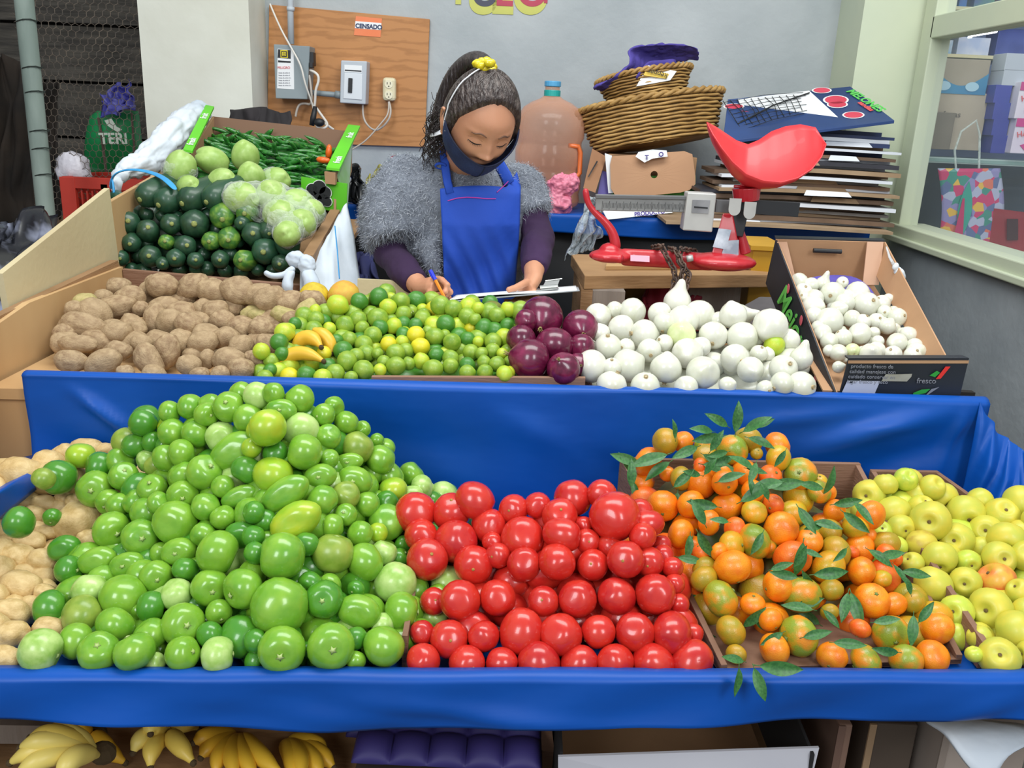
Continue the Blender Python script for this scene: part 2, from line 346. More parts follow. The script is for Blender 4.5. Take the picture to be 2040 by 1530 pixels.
def crate(label, A, B, Cc, D, h, bh, name='wooden_crate'):
    """A front-left, B front-right, Cc back-right, D back-left floor corners; boards of height h (front low)"""
    A, B, Cc, D = map(Vector, (A, B, Cc, D)); t = thing(name, label, 'crate', (A+B+Cc+D)/4)
    up = Vector((0, 0, 1))
    g = G(); g.hexa([A, B, Cc, D]+[p+up*.008 for p in (A, B, Cc, D)]); g.obj('base', M_woodd, t)
    for nm, p, q, hp, hq in (('side_board', A, D, h, bh), ('side_board', B, Cc, h, bh), ('back_board', D, Cc, bh, bh), ('front_board', A, B, h*.55, h*.55)):
        cen = (A+B+Cc+D)/4; n = up.cross(q-p).normalized(); n = n if n.dot(cen-p) > 0 else -n
        g = G(); g.hexa([p, q, q+n*.010, p+n*.010, p+up*hp, q+up*hq, q+n*.010+up*hq, p+n*.010+up*hp]); g.obj(nm, M_woodd, t, bevel=.001)
    return t
a, b = at(1437, 1325, 1.125), at(1238, 940, 1.60)
c_, d_ = at(1925, 1275, 1.20), at(1690, 985, 1.60)
z0 = .664
crate('wooden crate heaped with leafy mandarins', (a.x, a.y, z0), (c_.x-.012, c_.y-.02, z0), (d_.x+.04, 1.67, z0+.02), (b.x, 1.64, z0+.02), a.z-z0, .115)
e_ = at(1862, 942, 1.66)
crate('shallow wooden crate holding the yellow apples', (c_.x+.008, c_.y-.03, z0), (c_.x+.33, c_.y+.0, z0), (e_.x+.012, 1.675, z0+.02), (d_.x+.062, 1.665, z0+.02), .045, e_.z-z0-.02)
# ------------------------------------------------------------------ fruit and vegetables
FR = {}; PX = {}
FR['tomatillo']='''-655 1489 887 27 27 d;-689 1470 852 23 23 o;-631 1445 865 18 18 d;-605 1460 891 18 18 y;-587 1429 890 20 25 -;-539 1409 897 21 24 -;-563 1456 929 21 21 -;-527 1451 937 18 18 -;-522 1418 930 19 19 s;-483 1420 945 24 24 s;-474 1459 956 20 20 -;-493 1402 897 24 24 p;-445 1403 932 23 23 -;-459 1366 885 40 28 e;-418 1376 922 20 20 y;-502 1339 857 27 27 s;-543 1351 845 21 21 -;-586 1392 857 22 22 -;-553 1377 874 22 22 -;-638 1433 833 18 18 p;-611 1411 833 20 20 o;-795 1427 796 28 28 d;-771 1338 833 17 17 o;-782 1485 814 24 24 y;-730 1445 813 24 24 d;-668 1404 814 23 23 s;-720 1405 787 29 29 -;-596 1351 819 22 22 -;-625 1347 794 19 19 -;-685 1377 777 20 20 -;-658 1355 782 19 19 -;-532 1317 824 23 23 s;-568 1306 814 17 17 -;-464 1313 845 17 17 -;-429 1330 869 23 23 d;-434 1303 833 29 16 -;-484 1287 820 21 21 -;-450 1265 814 18 18 -;-409 1278 815 24 24 s;-531 1276 796 31 31 -;-588 1275 766 27 27 s;-594 1319 788 25 25 -;-649 1304 762 27 27 s;-509 1229 769 26 20 s;-438 1201 787 30 30 -;-475 1244 792 18 18 -;-412 1239 798 26 20 d;-378 1194 792 16 16 d;-774 1260 791 23 23 d;-723 1289 733 25 19 d;-781 1367 748 14 14 d;-648 1246 737 29 20 -;-593 1228 743 26 18 s;-690 1237 724 20 20 d;-534 1197 743 22 22 s;-488 1197 757 18 18 d;-384 1187 757 21 21 -;-435 1427 966 22 22 p;-403 1412 976 17 17 -;-363 1427 962 23 23 -;-386 1396 953 24 17 s;-395 1342 940 28 28 y;-424 1345 902 15 15 y;-310 1454 942 17 17 -;-321 1424 937 18 18 s;-288 1448 916 20 20 -;-353 1392 919 28 28 p;-309 1398 907 20 20 -;-263 1467 898 14 14 -;-265 1428 879 26 26 o;-238 1474 875 12 12 -;-225 1487 856 17 17 -;-226 1439 853 23 23 -;-337 1349 897 27 27 -;-388 1355 891 19 19 d;-382 1318 868 29 29 y;-308 1331 863 25 19 s;-274 1393 865 24 14 s;-258 1366 843 28 22 s;-301 1368 880 15 15 -;-213 1456 814 25 25 -;-179 1502 801 21 21 -;-200 1415 806 23 23 y;-153 1506 772 15 15 p;-171 1455 779 19 19 p;-206 1378 800 18 18 d;-171 1418 771 18 18 d;-139 1485 754 19 19 d;-113 1550 744 17 17 d;-77 1572 717 23 23 s;-353 1280 853 39 22 e;-329 1247 822 40 26 ey;-298 1298 836 23 23 -;-266 1327 833 21 21 o;-261 1300 811 17 17 s;-233 1343 811 19 19 -;-276 1269 805 18 18 -;-200 1342 780 28 28 -;-173 1377 764 13 13 p;-235 1283 787 19 19 -;-209 1303 780 15 15 y;-306 1218 798 18 18 d;-333 1180 797 32 32 -;-373 1237 785 20 20 -;-267 1227 780 29 29 o;-219 1239 760 28 28 -;-195 1275 758 19 19 p;-171 1289 743 15 15 d;-170 1324 750 13 13 d;-395 1248 834 16 16 d;-387 1217 808 16 16 d;-632 1183 720 24 24 p;-573 1166 724 32 32 -;-682 1158 703 25 25 d;-620 1132 710 27 27 o;-605 1080 702 23 23 -;-560 1108 711 25 25 -;-521 1142 724 21 21 d;-489 1159 737 21 21 p;-439 1163 748 25 25 s;-382 1142 761 27 27 -;-461 1107 719 28 28 s;-414 1125 731 17 17 s;-417 1091 715 17 17 d;-377 1104 706 28 28 d;-504 1094 708 22 22 -;-508 1050 710 25 25 -;-560 1054 704 25 25 s;-638 1048 706 27 27 p;-487 1063 683 14 14 p;-445 1061 702 22 22 s;-396 1061 702 23 23 p;-346 1072 688 15 15 d;-363 1142 727 15 15 -;-324 1122 746 40 36 B;-307 1066 713 30 30 s;-347 1080 715 16 16 d;-291 1174 756 17 17 d;-263 1184 749 16 16 -;-264 1147 747 25 25 sd;-240 1076 715 30 30 s;-212 1149 727 30 23 -;-152 1173 715 27 27 -;-167 1094 707 27 27 -;-169 1228 731 30 30 p;-224 1186 743 12 12 d;-205 1079 691 13 13 -;-209 1104 711 15 15 d;-274 1086 700 11 11 d;-405 1318 838 22 21 -f;-619 1273 731 24 22 df;-349 1215 745 26 25 pf;-291 1204 723 27 24 pf;-138 1247 707 24 22 -f;-457 1351 843 23 23 pf;-274 1140 688 31 27 -f;-111 1478 723 28 25 pf;-104 1366 691 28 27 df;-368 1387 884 25 22 -f;-372 1151 693 32 27 df;-84 1518 714 24 22 df;-156 1325 718 26 22 -f;-360 1436 917 31 29 df;-148 1362 713 24 24 df;-456 1211 730 27 26 df;-253 1402 817 26 27 -f;-363 1345 840 28 24 df;-454 1295 796 23 21 df;-296 1324 805 28 27 -f;-91 1275 706 28 27 pf;-239 1303 755 27 26 pf;-514 1323 784 29 28 -f;-209 1180 702 30 29 -f;-303 1427 886 22 21 df;-310 1106 705 22 20 df;-643 1349 743 25 26 df;-310 1277 799 29 26 -f;-149 1143 681 21 22 -f;-497 1266 755 29 27 df;-228 1138 694 21 22 pf;-481 1137 695 26 25 -f;-146 1205 697 26 23 -f;-523 1237 731 26 23 pf;-305 1226 752 25 24 df;-519 1194 709 26 27 pf;-453 1412 888 32 28 df;-272 1246 742 30 27 -f;-107 1211 684 23 21 pf;-234 1369 778 29 27 df;-327 1388 879 25 22 -f;-628 1217 719 23 21 -f;-508 1392 845 29 27 df;-442 1264 767 25 23 -f;-574 1257 727 28 25 df;-110 1417 697 32 27 -f;-550 1442 892 23 22 -f;-193 1391 744 28 25 df;-432 1134 694 27 23 df;-357 1290 816 27 25 -f;-526 1127 687 22 22 -f;-183 1130 681 26 22 -f;-400 1408 910 23 23 pf;-284 1299 763 31 27 df;-118 1314 708 30 29 df;-298 1152 726 23 21 -f;-97 1461 685 23 24 -f;-300 1397 850 26 24 -f;-413 1179 714 28 25 df;-66 1541 684 30 27 df;-122 1165 681 23 23 -f;-645 1295 724 27 24 -f;-267 1460 858 27 27 df;-322 1324 833 26 22 -f;-233 1222 724 24 22 df;-637 1386 801 27 25 df;-670 1212 690 32 29 -f;-136 1399 729 25 22 df;-585 1307 747 26 23 -f;-204 1320 730 29 26 -f;-582 1361 788 24 22 -f;-408 1434 947 24 22 -f;-198 1248 703 32 27 -f;-597 1128 681 24 24 df;-451 1102 681 25 24 df;-680 1273 721 30 26 -f;-556 1381 826 26 25 -f;-600 1193 698 26 26 -f;-420 1379 874 26 24 pf;-145 1457 735 27 23 pf;-552 1425 859 30 26 -f;-564 1137 692 25 23 -f;-563 1218 727 28 25 -f;-487 1331 816 24 20 -f;-649 1142 679 24 20 pf;-254 1173 715 25 25 df;-403 1240 767 25 21 pf;-261 1343 791 26 23 -f;-516 1445 906 24 23 -f;-663 1449 855 24 20 df;-120 1517 753 27 23 pf;-206 1423 773 23 22 df;-294 1360 833 24 22 pf;-591 1386 815 23 22 -f;-434 1229 757 26 25 pf;-468 1174 710 26 24 df;-331 1368 843 23 23 -f;-691 1451 823 25 24 -f;-389 1269 787 23 22 -f;-648 1452 896 23 22 df;-630 1105 680 18 15 -f;-226 1105 678 19 17 pf;-102 1234 709 18 17 -f;-88 1540 737 18 16 pf;-497 1100 677 17 16 -f;-164 1373 739 19 17 pf;-389 1290 836 17 16 -f;-543 1153 708 17 16 -f;-380 1259 814 19 18 df;-225 1395 795 17 15 -f;-479 1273 786 18 16 -f;-603 1435 862 17 16 df;-517 1344 827 18 17 df;-80 1398 682 16 15 -f;-309 1193 750 21 18 df;-362 1105 677 17 15 -f;-177 1150 705 18 16 pf;-564 1105 675 16 15 pf;-63 1549 728 16 17 df;-548 1252 753 16 15 -f;-287 1104 682 17 17 df;-599 1452 919 19 18 -f;-369 1355 871 17 15 -f;-157 1479 785 22 20 pf;-242 1435 824 20 18 -f;-263 1098 679 18 16 df;-487 1223 741 22 20 -f'''
FR['tomato']='''-92 1351 800 30 30 -;-28 1327 789 27 27 -;-139 1312 774 25 25 -;-81 1303 770 32 32 -;-123 1266 755 31 31 s;-49 1261 752 29 29 -;-10 1264 769 19 19 -;12 1339 816 23 23 -;52 1344 822 21 21 -;111 1361 829 30 28 -;159 1356 843 23 23 -;177 1305 828 38 36 B;88 1317 818 27 27 -;28 1295 784 33 33 -;91 1271 807 25 25 -;224 1345 818 21 21 -;232 1307 816 21 21 -;133 1278 794 19 19 -;128 1302 811 13 13 -;220 1273 810 20 20 -;170 1273 787 18 18 -;257 1305 775 16 16 -;32 1244 766 25 25 -;83 1235 778 26 26 -;141 1246 770 23 23 -;190 1233 789 27 27 -;230 1251 777 22 22 -;256 1275 777 16 16 -;267 1248 771 15 15 -;-21 1291 779 15 15 -;-65 1190 729 29 29 -;-106 1203 717 20 20 -;-7 1201 730 26 26 -;-76 1131 699 26 26 -;-117 1140 702 17 17 -;-25 1138 702 21 21 -;-110 1096 685 22 22 -;-47 1100 680 24 24 -;4 1104 680 21 21 -;63 1191 733 22 22 -;116 1196 737 27 27 -;177 1202 741 26 26 -;236 1204 747 29 29 -;31 1146 706 30 30 -;90 1143 707 29 29 -;146 1150 710 23 23 -;202 1153 710 27 27 -;257 1154 713 27 27 -;274 1204 732 15 15 -;269 1227 753 15 15 -;292 1168 703 15 15 -;58 1107 681 28 28 -;117 1112 679 24 24 -;171 1116 683 24 24 -;228 1120 681 26 26 -;284 1123 684 27 27 -;99 1294 763 40 34 -f;12 1220 697 27 26 -f;116 1203 685 29 28 -f;275 1197 696 31 27 -f;184 1282 718 37 31 -f;-19 1301 716 32 29 -f;65 1262 747 31 29 -f;61 1197 688 32 29 -f;225 1296 748 31 29 -f;274 1270 719 31 30 -f;118 1248 717 31 29 -f;232 1252 704 35 30 -f;-61 1325 732 33 32 -f;13 1260 725 27 28 -f;-35 1237 692 36 35 -f;-53 1348 824 29 29 -f;76 1345 787 32 29 -f;-153 1351 795 33 32 -f;186 1206 696 32 29 -f;122 1330 781 28 26 -f;165 1322 775 30 27 -f;-42 1173 687 28 28 -f'''
FR['mandarin']='''318 1515 884 20 20 -;357 1501 884 19 19 G;397 1463 891 27 27 G;352 1472 875 21 21 o;250 1503 804 21 21 -;287 1469 838 14 14 -;309 1450 838 21 21 o;340 1450 864 14 14 R;275 1416 799 26 28 -;378 1441 860 16 16 -;377 1412 850 22 22 -;415 1431 863 22 22 -;320 1399 812 24 24 -;425 1403 840 20 20 -;298 1352 778 24 24 -;345 1359 798 21 21 -;385 1343 797 19 19 R;422 1370 816 21 21 y;327 1313 767 15 15 R;414 1323 785 29 29 G;375 1312 781 23 23 y;351 1296 777 15 15 -;368 1268 765 29 29 -;331 1290 746 21 21 o;441 1465 887 11 11 o;484 1491 894 24 24 -;478 1456 883 23 23 y;519 1451 857 28 28 G;461 1432 858 20 20 R;555 1452 844 14 14 y;548 1426 835 20 20 G;569 1443 826 16 16 -;458 1387 824 18 18 R;573 1408 808 20 20 -;599 1427 815 9 9 R;465 1350 797 28 28 -;442 1338 766 18 18 G;512 1342 780 22 22 -;555 1372 788 20 20 o;558 1338 765 26 26 o;604 1385 789 22 22 y;629 1383 777 13 13 -;476 1306 766 30 30 R;536 1304 754 28 28 y;594 1310 746 23 23 -;588 1342 764 11 11 R;645 1342 762 17 17 R;665 1350 752 13 13 R;439 1253 743 24 24 -;479 1251 730 30 30 G;531 1266 733 19 19 o;418 1201 713 18 18 -;457 1179 700 30 30 G;414 1154 692 21 25 -;500 1149 687 22 22 -;518 1227 716 14 14 o;560 1204 703 16 16 R;594 1254 724 27 27 -;631 1260 715 22 22 -;627 1303 737 15 15 y;665 1262 721 19 19 o;607 1199 699 28 28 G;550 1145 685 27 21 G;613 1150 685 27 21 G;657 1160 688 24 24 -;684 1212 704 25 25 -;322 1258 747 21 21 o;345 1230 729 29 29 G;352 1178 705 23 23 o;394 1223 726 19 19 -;354 1142 688 15 15 o;441 1432 810 31 28 yf;314 1399 770 25 22 -f;303 1289 688 32 27 Rf;278 1361 737 34 31 Rf;430 1234 693 28 28 -f;257 1512 842 29 27 -f;537 1343 730 29 26 of;260 1338 702 28 25 of;263 1436 752 29 27 yf;496 1400 801 28 25 yf;237 1385 729 31 31 -f;346 1448 833 30 28 -f;375 1257 687 29 27 -f;509 1284 708 25 24 -f;384 1407 807 29 26 -f;371 1486 836 33 30 -f;569 1261 686 28 27 Rf;317 1315 723 31 30 -f;566 1416 770 29 29 -f;679 1303 696 31 30 of;632 1396 808 26 25 -f;282 1493 891 24 24 of;399 1451 828 29 25 of;648 1338 723 30 28 Rf;421 1286 709 32 30 of;603 1310 687 31 32 -f;652 1230 684 29 26 of;584 1355 726 27 24 yf;430 1487 903 25 24 of;613 1372 754 29 26 -f;697 1252 699 29 28 yf;323 1358 744 29 28 -f;408 1315 743 27 26 -f;253 1476 777 29 28 Rf;522 1374 765 29 27 of;332 1258 691 27 25 of;520 1447 810 28 27 yf;657 1376 766 24 23 of'''
FR['apple']='''694 1556 776 28 28 -;737 1576 777 22 22 p;785 1596 790 29 22 -;784 1555 781 22 22 -;834 1560 776 29 29 -;674 1514 760 24 24 -;728 1516 759 31 31 -;778 1516 775 22 22 -;723 1467 754 22 22 -;773 1465 771 33 33 s;686 1465 745 19 19 p;862 1515 767 31 31 -;900 1542 782 22 22 s;921 1498 772 30 30 -;880 1470 752 28 28 s;818 1448 742 29 29 s;747 1430 738 26 26 b;758 1382 739 27 27 -;700 1424 736 18 18 p;810 1385 733 20 20 p;860 1380 745 27 27 s;890 1420 761 30 30 -;931 1451 762 21 21 -;712 1380 728 18 18 -;873 1555 767 14 14 p;904 1375 755 25 25 -;727 1328 716 29 29 -;784 1335 720 24 24 s;839 1339 723 29 29 R;798 1272 707 32 32 -;738 1263 705 25 25 p;810 1215 702 31 31 -;746 1202 698 18 18 -;755 1156 693 28 28 s;854 1296 729 21 21 -;851 1260 711 23 23 -;719 1161 694 12 12 p;807 1167 695 19 19 -;878 1405 698 33 32 -f;967 1480 754 36 31 -f;800 1375 689 29 27 -f;915 1363 701 36 33 pf;759 1465 702 31 30 pf;951 1427 735 32 28 -f;685 1505 723 31 29 pf;744 1401 695 31 27 pf;843 1487 730 33 31 pf;683 1555 730 30 31 -f;698 1471 697 31 29 pf;897 1312 692 36 32 pf;792 1425 713 31 29 -f;832 1305 694 28 29 -f;838 1428 703 32 29 -f;773 1517 728 30 28 -f;958 1511 793 33 30 -f;756 1552 756 32 28 pf;759 1343 686 31 30 pf;767 1235 679 21 21 -f;760 1560 811 21 20 pf;907 1419 724 24 22 pf;773 1279 678 22 22 pf;956 1449 787 27 22 -f;801 1488 732 23 21 -f;805 1331 690 21 22 pf;721 1554 801 21 21 -f;875 1270 690 24 20 -f;860 1436 734 23 19 -f;850 1220 686 23 21 pf;714 1427 682 21 21 -f;660 1479 682 23 21 pf;806 1545 803 23 21 -f;808 1247 677 21 20 -f;731 1237 676 23 21 pf'''
FR['potato']='''-956 2076 1006 25 22 -;-866 2074 998 52 32 B;-890 2120 1010 19 19 -;-796 2120 1005 30 27 -;-752 2129 1008 20 20 -;-723 2069 993 28 28 -;-793 2041 986 33 24 -;-726 2006 978 25 25 -;-638 2054 1000 34 22 -;-661 2009 980 24 24 -;-663 1940 966 25 25 -;-612 1993 971 22 22 p;-577 1921 956 21 21 -;-979 1948 988 26 26 p;-921 1972 979 47 27 -;-960 2002 993 21 21 -;-867 1983 977 18 18 -;-939 1859 963 48 28 -;-866 1849 952 32 26 -;-830 1878 955 17 17 -;-821 1948 960 26 38 -;-774 1924 964 29 29 -;-726 1903 963 27 27 -;-667 1821 946 32 25 -;-630 1853 950 29 25 -;-603 1894 959 17 17 -;-913 1772 944 40 21 -;-826 1763 936 29 21 -;-794 1808 943 23 19 -;-728 1773 938 26 38 t;-721 1819 943 22 22 -;-892 1699 929 32 23 -;-829 1703 928 38 25 -;-744 1719 931 39 25 t;-653 1698 930 21 23 -;-631 1740 935 16 21 -;-585 1736 936 34 26 -;-582 1805 945 25 25 -;-542 1750 937 16 16 -;-545 1682 932 25 25 -;-766 1658 923 15 15 -;-708 1653 922 20 20 -;-618 1657 925 18 18 -;-578 1659 926 18 18 -;-627 2101 994 34 25 -;-588 1964 979 25 18 p;-557 1884 966 26 26 -;-523 1942 987 32 19 p;-462 1904 998 26 37 p;-494 1860 969 29 17 p;-521 1815 951 30 22 -;-523 1726 939 16 16 -;-476 1778 952 13 13 -;-562 2024 1000 27 27 -;-468 1960 982 38 33 -f;-956 1807 932 27 28 -f;-861 1922 950 28 26 -f;-484 1914 948 31 31 -f;-678 1876 944 34 29 -f;-564 1979 1015 35 29 -f;-649 2017 1023 37 34 -f;-898 2005 997 31 28 -f;-712 2029 1013 37 32 -f;-944 1923 975 33 32 -f;-763 2044 1021 34 31 -f;-727 1950 953 33 28 -f;-976 1886 948 32 30 -f;-836 2039 1019 34 31 -f;-526 1903 946 27 27 -f;-890 1890 946 33 27 -f;-619 1940 947 35 31 -f;-773 1992 964 37 33 -f;-731 1872 933 29 26 -f;-563 1861 933 32 28 -f;-779 1859 933 30 27 -f;-694 1983 978 29 27 -f;-821 2003 972 35 30 -f;-482 1873 931 28 27 -f;-901 1833 932 32 30 -f;-510 1975 1005 33 31 -f;-445 1896 961 29 26 -f;-827 1850 929 28 28 -f;-601 2013 1014 32 29 -f;-553 1957 959 35 33 -f;-457 1944 1022 27 24 -f;-505 1848 922 21 19 -f;-444 1870 924 25 22 -f;-984 1910 985 23 19 -f;-972 1836 949 22 21 -f;-499 1921 982 21 18 -f;-706 1846 924 21 19 -f;-685 1805 921 20 19 -f'''
FR['pale_potato']='''-894 1463 742 32 23 -;-836 1437 737 23 16 -;-856 1551 784 18 18 -;-782 1571 790 22 16 -;-733 1547 779 20 12 -;-751 1393 727 35 34 B;-885 1407 729 24 24 -;-833 1403 731 19 19 -;-796 1451 742 23 12 -;-796 1368 717 22 14 -;-810 1339 714 24 16 -;-850 1333 711 14 14 -;-810 1302 703 23 23 -;-765 1295 705 25 18 -;-710 1346 716 18 18 -;-702 1314 709 19 14 -;-706 1398 729 14 14 -;-775 1436 745 14 14 -;-771 1233 692 32 24 -;-746 1164 688 22 19 -;-714 1107 687 23 19 -;-690 1053 688 20 16 -;-668 1124 691 23 16 -;-718 1213 693 18 14 -;-792 1196 693 20 20 -;-752 1128 688 19 19 -;-822 1260 700 23 23 -;-857 1503 784 26 26 -f;-699 1458 725 28 27 -f;-733 1491 746 34 31 -f;-887 1368 716 30 27 -f;-922 1431 761 30 27 -f;-829 1468 775 31 27 -f;-731 1553 739 35 33 -f;-848 1386 697 37 32 -f;-793 1482 759 29 27 -f;-667 1409 718 35 33 -f;-753 1454 734 26 26 -f;-777 1540 760 27 25 -f;-714 1394 690 30 28 -f;-791 1412 688 29 29 -f;-820 1519 763 29 28 -f;-929 1481 765 35 33 -f;-924 1406 715 32 30 -f;-774 1351 684 28 27 -f;-859 1301 693 38 35 -f;-818 1567 782 31 28 -f;-672 1379 683 29 26 -f;-879 1460 785 32 29 -f;-812 1446 711 34 29 -f;-758 1314 677 23 21 -f;-758 1273 682 21 19 -f;-763 1194 676 22 19 -f;-836 1533 794 20 20 -f;-789 1275 683 24 22 -f;-734 1190 677 19 20 -f;-738 1368 688 22 21 -f;-869 1439 741 22 20 -f;-811 1213 677 20 19 -f;-741 1242 677 22 19 -f;-755 1574 769 25 24 -f'''
FR['lime']='''-303 2022 1032 21 21 -;-327 1988 1022 18 18 -;-340 1961 1022 15 15 -;-265 1969 1020 22 22 -;-298 1955 1012 17 17 y;-289 1993 1024 15 15 y;-229 1989 1024 21 21 d;-194 2004 1024 19 19 -;-185 1957 1012 19 19 Y;-251 1926 1006 19 19 -;-237 1954 1006 15 15 -;-213 1967 1010 12 12 y;-206 1934 1003 16 16 -;-322 1919 1001 20 20 -;-347 1935 1008 13 13 d;-359 1907 1005 20 20 s;-387 1929 1005 17 17 -;-394 1894 998 17 17 -;-371 1869 987 21 21 -;-416 1866 995 15 15 d;-333 1867 984 15 15 -;-294 1870 985 17 17 d;-278 1912 993 16 16 -;-266 1885 987 17 17 y;-219 1892 989 16 16 d;-162 1926 998 19 19 y;-180 1896 990 20 20 y;-125 1937 1003 17 17 d;-127 1902 989 20 20 y;-96 1893 988 14 14 Y;-67 1881 993 20 20 d;-92 1920 1000 14 14 o;-52 1953 1015 23 23 o;-100 1988 1023 19 19 -;-59 1989 1026 18 18 d;-35 1920 994 14 14 o;-17 1875 1002 15 15 d;-171 1850 975 19 19 -;-213 1848 978 19 19 Y;-242 1860 975 15 15 d;-305 1840 975 19 19 -;-352 1820 969 16 16 -;-320 1812 961 19 19 -;-401 1846 983 15 15 y;-377 1808 968 14 14 d;-240 1823 968 14 14 y;-267 1811 964 17 17 Y;-198 1807 963 19 19 Y;-228 1795 956 16 16 -;-133 1830 970 19 19 -;-101 1843 975 16 16 d;-77 1832 973 12 12 y;-45 1832 975 18 18 -;-357 1774 956 20 20 d;-310 1781 950 18 18 -;-326 1755 951 16 16 -;-284 1771 954 12 12 -;-246 1768 957 19 19 -;-190 1752 947 17 17 y;-161 1775 955 16 16 d;-130 1764 952 17 17 -;-90 1796 959 17 17 -;-67 1780 962 13 13 -;-44 1797 964 16 16 -;-24 1776 965 11 11 y;-339 1724 948 20 20 -;-239 1721 943 19 19 -;-266 1739 945 14 14 -;-215 1739 944 13 13 -;-162 1720 941 19 19 -;-128 1732 945 16 16 -;-94 1739 947 16 16 d;-60 1750 951 14 14 -;-33 1742 951 16 16 -;-8 1758 954 11 11 -;-357 1693 929 19 19 -;-302 1706 936 20 20 -;-269 1708 937 13 13 y;-92 1707 940 16 16 -;-56 1709 942 16 16 -;-16 1695 945 16 16 y;-445 1674 925 18 18 Y;-491 1713 944 16 16 -;-491 1664 923 16 16 -;-487 1689 932 13 13 d;-377 1666 928 18 18 y;-322 1676 928 13 13 -;-412 1676 929 18 18 d;-377 1716 938 16 16 d;-393 1756 953 15 15 Y;5 1927 1009 14 14 Y;-11 1903 996 17 17 d;9 1885 995 12 12 -;-19 1795 960 11 11 -;-8 1720 940 13 13 y;-13 1963 1021 15 15 d;-467 1748 955 20 18 -f;-143 1827 943 19 16 yf;-455 1793 970 22 22 -f;-428 1782 953 21 19 -f;-316 1801 930 22 21 df;-105 1818 928 20 20 -f;-112 1841 952 19 17 -f;-274 1826 939 21 21 -f;-273 1853 960 16 15 -f;-10 1821 954 20 19 -f;-79 1867 969 23 21 -f;-416 1761 933 21 18 yf;-417 1889 1011 18 18 -f;-429 1846 1003 18 17 -f;19 1814 936 21 19 df;18 1865 987 18 18 df;12 1910 1028 23 22 -f;-138 1912 1026 19 20 -f;-480 1736 978 18 18 df;-169 1839 942 22 20 df;-74 1806 926 21 19 -f;-380 1776 925 20 18 -f;-122 1877 970 22 21 df;-456 1854 1008 20 18 -f;-509 1709 965 17 17 yf;-348 1915 1032 18 19 df;-56 1919 1019 22 22 -f;-210 1822 930 20 18 -f;-477 1766 991 20 20 yf;-168 1925 1029 23 20 -f;-404 1816 967 18 17 yf;-429 1825 985 20 18 -f;-335 1843 956 22 22 df;-460 1729 930 21 19 yf;-375 1845 961 21 20 -f;-393 1797 944 23 21 -f;-210 1873 963 18 17 -f;-509 1699 923 18 17 -f;-8 1792 924 20 18 -f;-303 1892 1000 24 22 -f;-167 1878 967 21 18 -f;-40 1893 1019 18 18 -f;-258 1939 1032 20 18 -f;11 1852 962 22 22 -f;-22 1859 978 21 20 yf;-283 1917 1022 18 17 yf;-236 1846 956 19 19 -f;-205 1908 1001 19 18 -f;-391 1891 1027 24 20 yf;-302 1833 946 18 17 yf;-106 1902 1012 20 18 -f;-447 1753 937 17 16 -f;-16 1907 1030 17 17 yf;-462 1831 989 20 20 -f;-309 1943 1038 22 19 df;-42 1872 990 18 17 df;-475 1707 925 19 18 yf;-106 1928 1029 21 18 yf;-345 1777 921 20 17 -f;-155 1808 919 17 16 -f;-47 1805 919 19 17 -f;19 1789 921 19 16 -f;-152 1885 996 22 19 df;-345 1881 1000 18 18 -f;-286 1798 921 21 21 -f;-232 1808 919 18 16 df;-242 1884 970 17 16 yf;-183 1811 921 18 16 df;-88 1884 1010 13 13 -f;-247 1900 989 17 16 df;-31 1784 919 15 14 -f;-435 1867 1017 13 13 yf;-189 1874 981 14 12 -f;-83 1911 1029 15 13 yf;-151 1863 977 13 12 -f;-476 1793 990 16 14 yf;-430 1805 974 13 12 -f;-434 1740 919 14 13 -f;-131 1794 914 14 12 yf;-53 1832 949 15 15 yf;19 1886 1014 13 12 -f;-465 1809 1001 14 12 df;-103 1795 916 16 14 yf;-256 1796 917 16 15 df;-450 1766 957 15 14 -f;-471 1722 958 15 14 df'''
FR['red_onion']='''58 1884 1021 42 38 -;143 1869 1006 33 33 -;15 1813 988 27 27 -;86 1799 981 35 35 -;143 1803 980 24 24 -;34 1747 962 40 34 -;103 1716 955 29 29 -;134 1750 955 21 21 -;24 1846 1021 35 29 -f'''
FR['onion']='''186 1932 1019 29 29 -;225 1954 1031 19 19 -;265 1949 1030 30 30 -;235 1891 1004 29 29 -;188 1873 995 21 21 -;325 1943 1029 26 26 -;332 1905 1016 25 25 -;369 1979 1050 32 32 t;414 1941 1030 34 34 -;283 1869 998 31 31 -;202 1824 977 29 29 -;241 1824 979 18 18 -;364 1866 999 31 31 G;435 1873 1001 31 31 -;457 1924 1022 22 22 -;505 1948 1030 28 28 r;496 1862 1001 34 34 -;289 1812 976 25 25 -;324 1839 987 19 19 -;369 1804 976 32 32 -;401 1832 984 22 22 -;163 1756 952 34 34 -;204 1743 955 20 20 -;240 1767 952 35 35 -;317 1751 955 32 32 -;392 1742 953 34 34 -;468 1796 972 30 30 -;493 1757 959 27 27 -;521 1808 982 18 18 -;532 1878 996 15 15 -;563 1847 991 23 23 K;598 1866 999 25 25 -;610 1803 976 25 25 t;563 1764 963 29 29 -;543 1824 976 16 16 -;201 1694 931 30 30 -;269 1697 931 29 29 -;352 1700 932 24 24 -;436 1704 939 18 18 -;546 1706 947 24 24 -;588 1714 941 30 30 -;514 1707 934 18 18 -;292 1850 940 36 33 -f;165 1858 948 33 29 -f;484 1842 953 38 34 -f;434 1844 942 30 27 -f;556 1872 1028 39 37 -f;363 1860 948 34 29 -f;603 1841 950 41 36 -f;374 1912 1022 37 32 -f;479 1897 1042 31 29 -f;551 1801 935 32 33 -f'''
